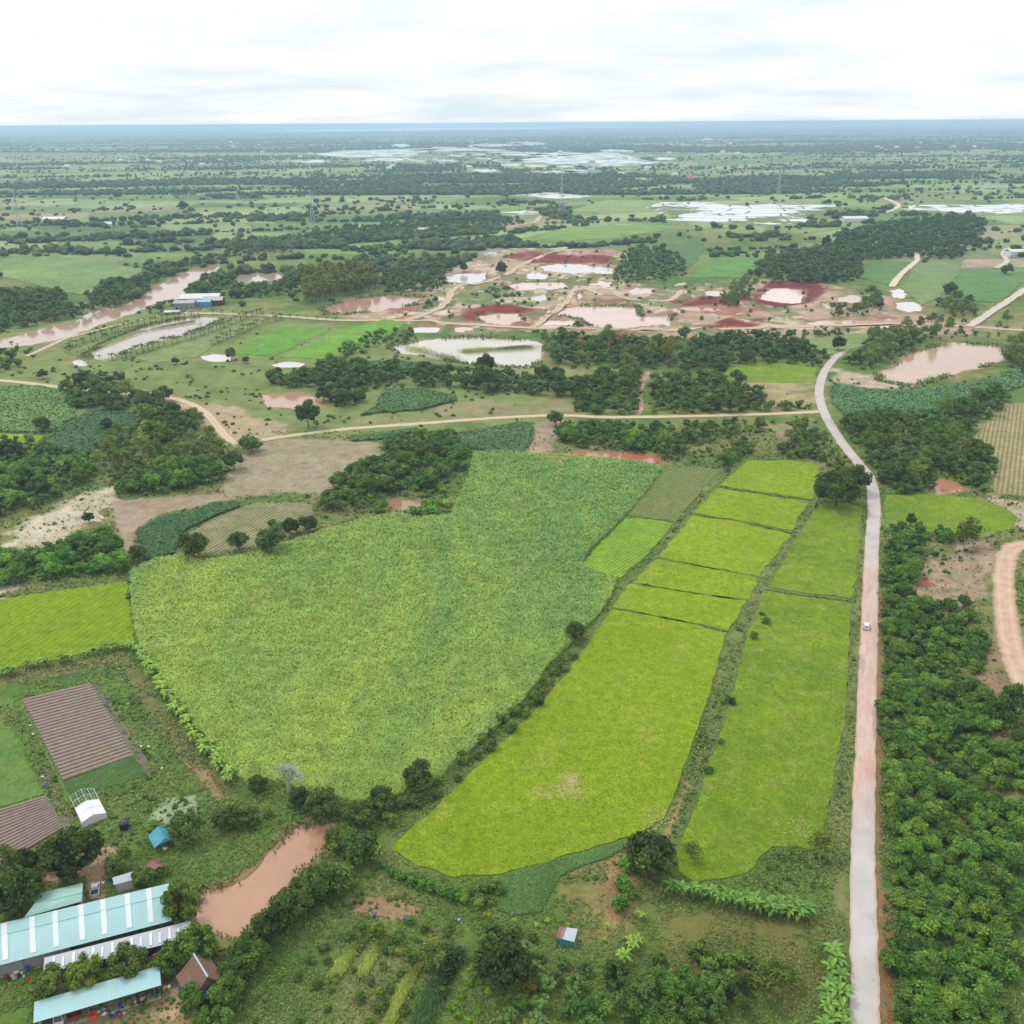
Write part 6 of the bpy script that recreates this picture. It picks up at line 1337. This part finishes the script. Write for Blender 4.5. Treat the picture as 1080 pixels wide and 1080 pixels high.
shed('grey_shed', 'small grey shed with light block walls beside the driveway', [(118.4, 925.6), (140.7, 918.9), (141.1, 927.8), (120, 933.3)], [2.9, 2.9, 2.3, 2.3], GREY, nposts=2, walls='closed', wall_m=plain('block_wall', A(196, 190, 182), .9, .1), cat='small shed')
shed('field_hut', 'tiny hut with half rusty half white roof standing alone', [(590, 977), (609.5, 979.5), (605.5, 993.5), (586.5, 988.5)], [2.5, 2.5, 2.1, 2.1], GREY, nposts=2, walls='closed', wall_m=plain('teal_board', A(70, 160, 140), .8), cat='hut')
h_ = bpy.data.objects['field_hut']; rr_ = [c for c in h_.children if c.name.startswith('roof')][0]
bb = [Vector(v.co) for v in rr_.data.vertices[:4]]; b = MB(); up_ = Vector((0, 0, .03))
b.slab([bb[0] + up_, bb[0].lerp(bb[1], .36) + up_, bb[3].lerp(bb[2], .4) + up_, bb[3] + up_], .02); o = b.build('rusty_sheet', RUSTY, rr_); o['label'] = 'rusty red sheet covering part of the roof'
# plant tunnel: frame, white film on the near half, net on the far half
def tunnel():
    q = [G(*p) for p in ((74.4, 846), (101, 838), (113, 863), (87.5, 873))]; o0 = Vector((*q[3], 0)); ex = Vector((*(q[2] - q[3]), 0)); ey = Vector((*(q[0] - q[3]), 0)); wd = ex.length; ln = ey.length; a = math.atan2(ex.y, ex.x)
    root = empty('plant_tunnel', o0, a, 'white film plant tunnel with a bare netted rear frame', 'greenhouse'); film = plain('film', A(232, 230, 234), .4, .4, .06); net = plain('net', A(150, 180, 160), .6, .3)
    zw, zr = 1.5, 2.4; P = lambda u, v, z: Vector((u * wd, v * ln, z))
    b = MB(); b.slab([P(0, 0, zw), P(.5, 0, zr), P(.5, .55, zr), P(0, .55, zw)], .03); b.slab([P(.5, 0, zr), P(1, 0, zw), P(1, .55, zw), P(.5, .55, zr)], .03); b.build('roof_film', film, root)
    b = MB(); b.add([P(0, 0, 0), P(1, 0, 0), P(1, 0, zw), P(.5, 0, zr), P(0, 0, zw)], [(0, 1, 2, 3, 4)]); b.add([P(1.003, 0, 0), P(1.003, .55, 0), P(1.003, .55, zw), P(1.003, 0, zw)], [(0, 1, 2, 3)]); b.add([P(-.003, 0, 0), P(-.003, .55, 0), P(-.003, .55, zw), P(-.003, 0, zw)], [(3, 2, 1, 0)]); b.build('wall_film', film, root)
    for v in (0, .28, .56, .78, 1): b = MB(); b.tube([P(0, v, -.1), P(0, v, zw), P(.5, v, zr + .04), P(1, v, zw), P(1, v, -.1)], .05, 5); b.build('hoop', WHITE, root)
    for u, z in ((0, zw), (.5, zr + .04), (1, zw), (.25, (zw + zr) / 2), (.75, (zw + zr) / 2)): b = MB(); b.tube([P(u, .0, z), P(u, 1, z)], .045, 5); b.build('rail', WHITE, root)
    b = MB(); n = 9
    for i in range(n): u = i / (n - 1); z = zw + (zr - zw) * (1 - abs(u - .5) * 2); b.tube([P(u, .57, z), P(u, 1, z)], .025, 4)
    for i in range(6): v = .6 + .4 * i / 5; b.tube([P(0, v, zw), P(.5, v, zr), P(1, v, zw)], .025, 4)
    b.build('net', net, root)
tunnel()
def local(px, py, z=0): x, y = G(px, py, z); return (float(x), float(y), 0.0)
# black water tank box
r0 = empty('water_tank', local(131.5, 874), .3, 'black boxy tank standing alone on the grass above the blue hut', 'water tank')
b = MB(); b.box(-.95, .95, -.95, .95, .25, 2.0, .18); b.build('tank_body', plain('black_plastic', A(44, 46, 58), .5, .4, .15), r0); b = MB(); b.lathe([(.4, 2.0), (.4, 2.1), (.3, 2.16)], n=14); b.build('lid', plain('lid', A(90, 92, 104), .4), r0)
for sx in (-.7, .7): b = MB(); b.box(sx - .12, sx + .12, -.9, .9, 0, .25); b.build('skid', POST, r0)
# vehicles
TYRE = plain('tyre', A(36, 36, 38), .9, .1); GLASS = plain('dark_glass', A(48, 54, 64), .15, .6, .05); SIL = plain('silver_paint', A(224, 226, 230), .3, .5, .03); RIM = plain('rim', A(170, 172, 176), .4, .5)
def vehicle(name, label, cat, loc, rz, paint, pickup=False, ln=4.4, wd=1.8, hh=1.55, canopy=None):
    root = empty(name, loc, rz, label, cat); h = wd / 2     # faces +x
    def hull(prof, w0, w1, nm, m, par=root):
        b = MB(); n = len(prof); vs = [(x, -w(z), z) for x, z in prof for w in (lambda z: w0 if z < .95 else w1,)] + [(x, w(z), z) for x, z in prof for w in (lambda z: w0 if z < .95 else w1,)]
        b.add(vs, [tuple(range(n)), tuple(range(2 * n - 1, n - 1, -1))] + [(i, i + n, (i + 1) % n + n, (i + 1) % n) for i in range(n)]); return b.build(nm, m, par)
    f = ln / 2
    hull([(-f, .35), (-f + .05, .9), (-f + .25, 1.0), (f - 1.25, 1.0), (f - .2, .85), (f, .65), (f, .35)][::-1], h, h - .06, 'body', paint)
    if not pickup:
        hull([(-f + .15, 1.0), (-f + .5, hh - .04), (-f + .8, hh), (.35, hh), (.95, 1.0)][::-1], h - .12, h - .2, 'cabin', paint)
        for s in (-1, 1): b = MB(); b.add([(-f + .5, s * (h - .115), 1.04), (.8, s * (h - .115), 1.04), (.32, s * (h - .17), hh - .1), (-f + .75, s * (h - .17), hh - .1)], [(0, 1, 2, 3)]); b.build('window', GLASS, root)
        b = MB(); b.add([(.97, -h + .25, 1.04), (.97, h - .25, 1.04), (.42, h - .35, hh - .06), (.42, -h + .35, hh - .06)], [(0, 1, 2, 3)]); b.build('windscreen', GLASS, root)
        b = MB(); b.add([(-f + .16, -h + .3, 1.06), (-f + .16, h - .3, 1.06), (-f + .47, h - .38, hh - .1), (-f + .47, -h + .38, hh - .1)], [(3, 2, 1, 0)]); b.build('rear_window', GLASS, root)
    else:
        hull([(-.3, 1.0), (-.25, hh), (.75, hh), (1.25, 1.0)][::-1], h - .12, h - .2, 'cabin', paint)
        b = MB(); b.add([(1.27, -h + .25, 1.04), (1.27, h - .25, 1.04), (.8, h - .32, hh - .06), (.8, -h + .32, hh - .06)], [(0, 1, 2, 3)]); b.build('windscreen', GLASS, root)
        for s in (-1, 1):
            b = MB(); b.add([(-.15, s * (h - .115), 1.05), (1.1, s * (h - .115), 1.05), (.72, s * (h - .17), hh - .1), (-.12, s * (h - .17), hh - .1)], [(0, 1, 2, 3)]); b.build('window', GLASS, root)
            b = MB(); b.box(-f + .05, -.35, s * h - .08 * (s > 0), s * h + .08 * (s < 0), 1.002, 1.3); b.build('bed_side', paint, root)
        b = MB(); b.box(-f, -f + .08, -h + .09, h - .09, 1.002, 1.3); b.build('tailgate', paint, root); b = MB(); b.box(-f + .1, -.4, -h + .1, h - .1, 1.003, 1.06); b.build('bed_floor', DARK, root)
        if canopy: b = MB(); b.box(-f + .1, -.36, -h + .12, h - .12, 1.62, 1.7); [b.tube([(x, y, 1.05), (x, y, 1.64)], .04, 5) for x in (-f + .2, -.5) for y in (-h + .2, h - .2)]; b.build('rack', canopy, root)
    for sx in (-f + .8, f - .85):
        for s in (-1, 1):
            b = MB(); b.tube([(sx, s * (h - .2), .34), (sx, s * (h + .02), .34)], .34, 14); w_ = b.build('wheel', TYRE, root); b = MB(); b.tube([(sx, s * (h + .021), .34), (sx, s * (h + .04), .34)], .2, 10); b.build('rim', RIM, w_)
    for s in (-1, 1):
        b = MB(); b.box(f - .02, f + .03, s * (h - .35) - .16, s * (h - .35) + .16, .62, .76); b.build('headlight', WHITE, root); b = MB(); b.box(-f - .03, -f + .02, s * (h - .25) - .12, s * (h - .25) + .12, .72, .9); b.build('tail_light', plain('red_lens', A(170, 40, 36), .3), root)
    return root
def head(px, py, py2, px2=None):
    a, b_ = G(px, py), G(px2 if px2 is not None else px, py2); return math.atan2(b_[1] - a[1], b_[0] - a[0])
vehicle('car', 'small silver-white car driving up the dusty concrete road', 'car', (*G(913.5, 662), .1), head(913.5, 668, 640, 914.5), SIL)
vehicle('pickup_truck', 'white pickup with a dark open bed parked above the teal roof', 'pickup truck', local(101, 941), head(101, 947, 935, 102), SIL, True, 4.3, 1.75, 1.75)
ot = vehicle('farm_truck', 'white farm truck parked under the lean-to shed', 'truck', local(63, 1076), head(63, 1070, 1085, 61), WHITE, True, 4.6, 1.9, 1.9)
# things under and round the sheds
ORN, REDM, BLM = plain('orange_plastic', A(230, 92, 50), .5), plain('red_paint', A(180, 56, 50), .6), plain('blue_plastic', A(40, 90, 170), .4)
def trailer(loc, rz):
    root = empty('trailer', loc, rz, 'red farm trailer parked under the lean-to shed', 'trailer'); b = MB(); b.box(-1.3, 1.3, -.8, .8, .55, .63); b.build('bed', REDM, root)
    for bx in ((-1.3, 1.3, -.8, -.75), (-1.3, 1.3, .75, .8), (-1.3, -1.25, -.74, .74), (1.25, 1.3, -.74, .74)): b = MB(); b.box(*bx, .635, 1.05); b.build('side_board', REDM, root)
    for s in (-1, 1): b = MB(); b.tube([(0, s * .82, .32), (0, s * .98, .32)], .32, 12); b.build('wheel', TYRE, root)
    b = MB(); b.tube([(1.3, 0, .58), (2.3, 0, .5)], .05, 6); b.build('drawbar', POST, root)
trailer(local(79, 1071), head(79, 1070, 1085, 81))
def crate(loc, rz, m, label, s=.5):
    root = empty('crate', loc, rz, label, 'crate'); b = MB(); b.box(-s, s, -s * .7, s * .7, .02, .08); b.build('base', m, root)
    for bx in ((-s, s, -s * .7, -s * .7 + .04), (-s, s, s * .7 - .04, s * .7), (-s, -s + .04, -s * .7 + .05, s * .7 - .05), (s - .04, s, -s * .7 + .05, s * .7 - .05)): b = MB(); b.box(*bx, .082, s * 1.2); b.build('side', m, root)
crate(local(98.5, 1073), .3, ORN, 'bright orange open crate in front of the lean-to shed', .75)
crate(local(31.5, 1034), .8, ORN, 'orange crate lying on the grass left of the low grey shed', .45)
def barrel(loc, m, label, group=None, s=1.0):
    root = empty('barrel', loc, 0, label, 'barrel', group); b = MB(); b.lathe([(.27 * s, 0), (.3 * s, .05 * s), (.3 * s, .3 * s), (.32 * s, .33 * s), (.3 * s, .36 * s), (.3 * s, .62 * s), (.32 * s, .65 * s), (.3 * s, .68 * s), (.29 * s, .95 * s)], n=14); b.build('drum', m, root)
    b = MB(); b.lathe([(.29 * s, .951 * s), (.3 * s, .99 * s), (.24 * s, 1.0 * s)], n=14); b.build('lid', m, root)
barrel(local(29.5, 1024), BLM, 'blue barrel against the long shed wall', s=1.2); barrel(local(164, 1012), REDM, 'red drum against the shade-dark front panel of the low shed', s=1.3)
barrel(local(190, 1046), BLM, 'dark blue barrel at the corner of the thatched house', s=1.2); barrel(local(217, 1049), REDM, 'red tub below the blue awning of the thatched house')
barrel(local(127, 1063), BLM, 'blue barrel among sacks in front of the lean-to shed'); barrel(local(395, 968), BLM, 'blue drum at the left of the bare garden plot'); barrel(local(427, 972), BLM, 'blue drum at the right of the bare garden plot')
barrel(local(47.5, 831), BLM, 'blue drum beside the soil path by the green bed', s=.9)
def heap(loc, cols, label, cat, n, s, seed, nm='sack'):
    """a pile of lumpy sacks: every sack a mesh of its own"""
    r = random.Random(seed); iv, if_ = ICO2
    for i in range(n):
        a = r.uniform(0, 6.28); d = s * r.uniform(0, 1); sz = r.uniform(.28, .5); rr = np.random.default_rng(seed * 50 + i)
        v = iv * np.array([sz * 1.3, sz * .8, sz * .55]) * (1 + rr.normal(0, .07, (len(iv), 1))); v[:, 2] = np.maximum(v[:, 2], -sz * .4)
        m = cols[i % len(cols)]; me = mesh_np(nm, v, if_, m, True); o = link(nm, me); o.location = (loc[0] + d * math.cos(a) * 1.6, loc[1] + d * math.sin(a) * .6, sz * .4 + .02); o.rotation_euler = (0, 0, r.uniform(0, 6))
        tag(o, label.replace('%', m.name.split('.')[0].replace('_', ' ')), cat, cat + 's ' + label.split(' ', 2)[2][:40])
clo = {k: plain(k, A(*c), .8, .1, .15) for k, c in {'white': (222, 220, 215), 'grey': (150, 150, 152), 'red': (176, 52, 62), 'blue': (60, 84, 160), 'dark': (58, 58, 64), 'beige': (190, 172, 140), 'pale_blue': (150, 190, 220), 'green': (84, 130, 100)}.items()}
heap(local(13, 1030), [clo['white'], clo['red'], clo['beige'], clo['grey'], clo['white'], clo['dark']], '% bundle in the pile along the long shed wall', 'bundle', 12, 1.6, 1, 'bundle')
heap(local(118, 1068), [clo['pale_blue'], clo['blue'], clo['white'], clo['red'], clo['dark'], clo['grey']], '% bundle in front of the lean-to shed, near the orange crate', 'bundle', 12, 1.6, 2, 'bundle')
heap(local(150, 1055), [clo['white'], clo['grey'], clo['beige'], clo['dark']], '% sack in the heap at the right end of the lean-to shed', 'sack', 10, 1.3, 3)
heap(local(171, 1040), [clo['dark'], clo['red'], clo['green'], clo['white'], clo['beige']], '% bundle in the yard between lean-to and thatched house', 'bundle', 9, 1.1, 4, 'bundle')
heap(local(112, 931), [clo['white'], clo['grey'], clo['green']], '% sack in the heap beside the small grey shed', 'sack', 6, .7, 5)
heap(local(174, 895), [clo['white'], clo['grey'], clo['beige']], '% sack under the front of the blue-teal hut', 'sack', 4, .5, 6)
for q, (px, py, m, lb) in enumerate([(32, 766, 'white', 'white sack on the left edge of the ridged bed, upper'), (35.5, 775, 'white', 'white sack on the left edge of the ridged bed, lower'), (149, 788, 'white', 'pale sack at the right corner of the ridged bed'), (157, 788, 'white', 'white curled sheet near the right corner of the ridged bed'),
      (135, 743, 'white', 'tiny white rag right of the ridged bed'), (171, 811, 'white', 'white post-top rag on the weedy grass'), (45, 820, 'white', 'white bag beside the soil path'), (484, 971, 'pale_blue', 'light blue box lying on the grass near the fruit trees'), (808, 622, 'pale_blue', 'tiny pale blue sheet on the bund beside the ditch'),
      (239, 1066, 'white', 'small white bag beside the green bushes at the bottom'), (140, 1070, 'green', 'small teal bowl on the yard in front of the lean-to')]):
    rr = np.random.default_rng(q); v = ICO2[0] * np.array([.42, .3, .22]) * (1 + rr.normal(0, .1, (len(ICO2[0]), 1))); me = mesh_np('sack', v, ICO2[1], clo[m], True); o = link('sack', me); x, y, z = local(px, py); o.location = (x, y, .25 if px < 700 else .65); o.rotation_euler = (0, 0, q); tag(o, lb, 'sack')
# drip-line edge boards of the beds and a thin pole
for q, (pl, lb) in enumerate([([(22, 740), (44, 787), (70, 835)], 'pale hose along the left side of the ridged bed'), ([(97, 719), (130, 765), (163, 815)], 'pale hose along the right side of the ridged bed'), ([(48, 838), (58, 857), (70, 877)], 'pale hose beside the lower ridged bed')]):
    b = MB(); b.tube([(*G(*p), .12) for p in pl], .07, 5); o = b.build('hose', clo['grey']); tag(o, lb, 'hose')
b = MB(); b.tube([(*G(126.5, 901), 0), (*G(126.5, 901), 4.2)], .04, 6); o = b.build('thin_pole', POST); tag(o, 'thin pole standing on the soil drive above the grey shed', 'pole')
# riverside works: three roofs, seen far off
def simple_house(name, label, px, py, L_, W_, h_, hr, roof_m, wall_m, rz=0, cat='house', group=None, parts=True):
    x, y = G(px, py); root = empty(name, (x, y, 0), rz, label, cat, group); b = MB(); b.box(-L_ / 2, L_ / 2, -W_ / 2, W_ / 2, -.3, h_); b.build('wall', wall_m, root); o = .6; b = MB()
    b.slab([(-L_ / 2 - o, -W_ / 2 - o, h_ - .1), (L_ / 2 + o, -W_ / 2 - o, h_ - .1), (L_ / 2 + o, 0, h_ + hr), (-L_ / 2 - o, 0, h_ + hr)], .15); b.slab([(-L_ / 2 - o, 0, h_ + hr), (L_ / 2 + o, 0, h_ + hr), (L_ / 2 + o, W_ / 2 + o, h_ - .1), (-L_ / 2 - o, W_ / 2 + o, h_ - .1)], .15); b.build('roof', roof_m, root)
    if parts:
        for k in range(max(2, int(L_ / 4))):
            cx_ = -L_ / 2 + (k + .5) * L_ / max(2, int(L_ / 4)); b = MB(); b.box(cx_ - .6, cx_ + .6, -W_ / 2 - .05, -W_ / 2 - .003, .9 if k else .0, 2.1); b.build('window' if k else 'door', DARK, root)
    return root
rw = metal_roof('white_roof', A(225, 222, 218)); rb = metal_roof('light_blue_roof', A(140, 190, 220)); rg = metal_roof('warm_grey_roof', A(176, 172, 168)); rr_m = metal_roof('red_roof', A(176, 92, 84)); rdb = metal_roof('brown_roof', A(140, 100, 90))
simple_house('works_building', 'big pale grey roofed riverside building, rearmost of the group', 213, 320, 34, 17, 6, 3, rw, WALLG, .08, 'building')
simple_house('works_building', 'light blue roofed building in the middle of the riverside group', 211, 323.5, 20, 9, 5, 1.5, rb, plain('blue_wall', A(110, 160, 200), .8), .08, 'building')
simple_house('works_building', 'grey roofed block at the left of the riverside group', 196, 325, 17, 12, 5.5, 1.5, rg, WALLG, .1, 'building')
simple_house('works_building', 'dark red fronted hall at the right of the riverside group', 226, 321.5, 17, 11, 5, 2.5, rg, plain('maroon_wall', A(96, 52, 54), .9), .05, 'building')
simple_house('works_building', 'low white roofed shed at the left end of the riverside group', 182, 331.5, 12, 6, 2.6, .8, rw, WALLG, .1, 'building')
simple_house('house', 'white walled house beside the pale road at the right edge', 1071, 270, 22, 14, 6, 2, rw, WHITE, .1)
simple_house('house', 'long white roofed house behind the far wood', 900, 234, 40, 18, 6, 3, rw, WHITE, .1)
simple_house('house', 'white roofed house among dark trees on the far left', 59, 235, 38, 18, 7, 3, rw, WHITE, -.1)
simple_house('house', 'small white house beside the far left trees', 115, 240, 10, 8, 6, 3, rw, WHITE, .2)
simple_house('house', 'white walled cottage north of the pits', 476 - 30, 246, 14, 9, 5, 3, rw, WHITE, .2); simple_house('house', 'red roofed cottage beside the diagonal tree belt', 441, 247, 14, 9, 4, 3, rdb, WHITE, .1)
simple_house('house', 'pinkish roofed house left of the flooded paddies', 729, 190, 30, 20, 7, 6, rr_m, WHITE, .1); simple_house('house', 'lone pale house in the far woods, right of centre', 746, 149, 70, 40, 14, 8, rw, WHITE, .1)
rhs = random.Random(5); hm = [rw, rw, rg, rr_m, rw]; first = None
for q in range(70):
    px = rhs.gauss(540, 110) if q < 46 else rhs.uniform(880, 1060) if q < 56 else rhs.uniform(20, 330); py = rhs.uniform(151, 186) if q < 46 else rhs.uniform(148, 160) if q < 56 else rhs.uniform(150, 182)
    d = G(px, py)[1]; s = .8 + d / 9000
    simple_house('house', 'tiny pale house of the far village in the plain', px, py, 16 * s, 11 * s, 6 * s, 3 * s, hm[q % 5], WHITE, rhs.uniform(-.5, .5), group='houses of the far village', parts=False)
# machines at the red spoil heap
r0 = empty('excavator', (*G(629, 266), 0), .4, 'red excavator working on the spoil heap', 'excavator'); b = MB()
for s in (-1.2, 1.2): b.box(-2.2, 2.2, s - .35, s + .35, 0, .9, .15)
b.build('tracks', TYRE, r0); b = MB(); b.box(-2, 1.6, -1.3, 1.3, 1.0, 2.3, .15); b.build('body', REDM, r0); b = MB(); b.box(.2, 1.6, .1, 1.3, 2.31, 3.5, .1); b.build('cab', GLASS, r0); b = MB(); b.tube([(1.5, -.4, 2), (4.2, -.4, 5), (6.6, -.4, 3.4)], [.35, .3, .2], 6); b.tube([(6.6, -.4, 3.4), (6.2, -.4, 1.2)], .2, 6); b.build('boom', REDM, r0); b = MB(); b.box(5.5, 6.5, -1, .2, .4, 1.2, .1); b.build('bucket', DARK, r0)
# lattice pylons
def pylon(px, py, h, label, rz):
    x, y = G(px, py); root = empty('pylon', (x, y, 0), rz, label, 'pylon', 'pylons of the power line'); m = PYL; r = .16; wb, wt = 4.5, 1.0
    for sx in (-1, 1):
        for sy in (-1, 1): b = MB(); b.tube([(sx * wb, sy * wb, -.5), (sx * wt, sy * wt, h * .62), (sx * .7, sy * .7, h)], [r * 1.3, r, r], 5); b.build('leg', m, root)
    for lv in (.66, .79, .92):
        b = MB(); z = h * lv
        for s in (-1, 1): b.tube([(0, 0, z + 1.2), (s * 8, 0, z + .2)], r, 5); b.tube([(s * .8, 0, z - .3), (s * 8, 0, z + .2)], r, 5)
        b.build('cross_arm', m, root)
    b = MB(); n = 9
    for i in range(n):
        z0, z1 = h * .62 * i / n, h * .62 * (i + 1) / n; w0, w1 = wb + (wt - wb) * i / n, wb + (wt - wb) * (i + 1) / n
        for s in (-1, 1):
            b.tube([(-w0, s * w0, z0), (w1, s * w1, z1)], r * .7, 4); b.tube([(w0, s * w0, z0), (-w1, s * w1, z1)], r * .7, 4); b.tube([(s * w0, -w0, z0), (s * w1, w1, z1)], r * .7, 4); b.tube([(s * w0, w0, z0), (s * w1, -w1, z1)], r * .7, 4)
    for i in range(8):
        z0, z1 = h * (.62 + .045 * i), h * (.62 + .045 * (i + 1)); q = 1.0 if i % 2 else -1.0
        for s in (-1, 1): b.tube([(-q * .9, s * .9, z0), (q * .8, s * .8, z1)], r * .7, 4); b.tube([(s * .9, -q * .9, z0), (s * .8, q * .8, z1)], r * .7, 4)
    b.build('bracing', m, root)
PYL = plain('galvanised_steel', A(190, 194, 198), .5, .3)
for px, py, h, lb in [(22, 244, 62, 'lattice pylon at the far left'), (330, 236, 48, 'lattice pylon left of centre above the diagonal tree belt'), (592, 226, 75, 'lattice pylon in the middle of the plain'), (820, 214, 72, 'lattice pylon standing in front of the flooded paddies'), (1023, 202, 70, 'faint lattice pylon at the far right')]: pylon(px, py, h, lb, .3)
# ------------------------------------------------------------------ haze
m, t, b_ = new_mat('haze'); t.nodes.remove(b_); pv = nd(t, 'VolumePrincipled'); pv.inputs['Density'].default_value = 1.0e-4; pv.inputs['Color'].default_value = (.54, .73, .96, 1); pv.inputs['Anisotropy'].default_value = .2
t.links.new(pv.outputs[0], t.nodes['Material Output'].inputs['Volume'])
b = MB(); b.box(-136000, 136000, -900, 86000, -3, 153); o = b.build('haze', m); tag(o, kind='stuff')
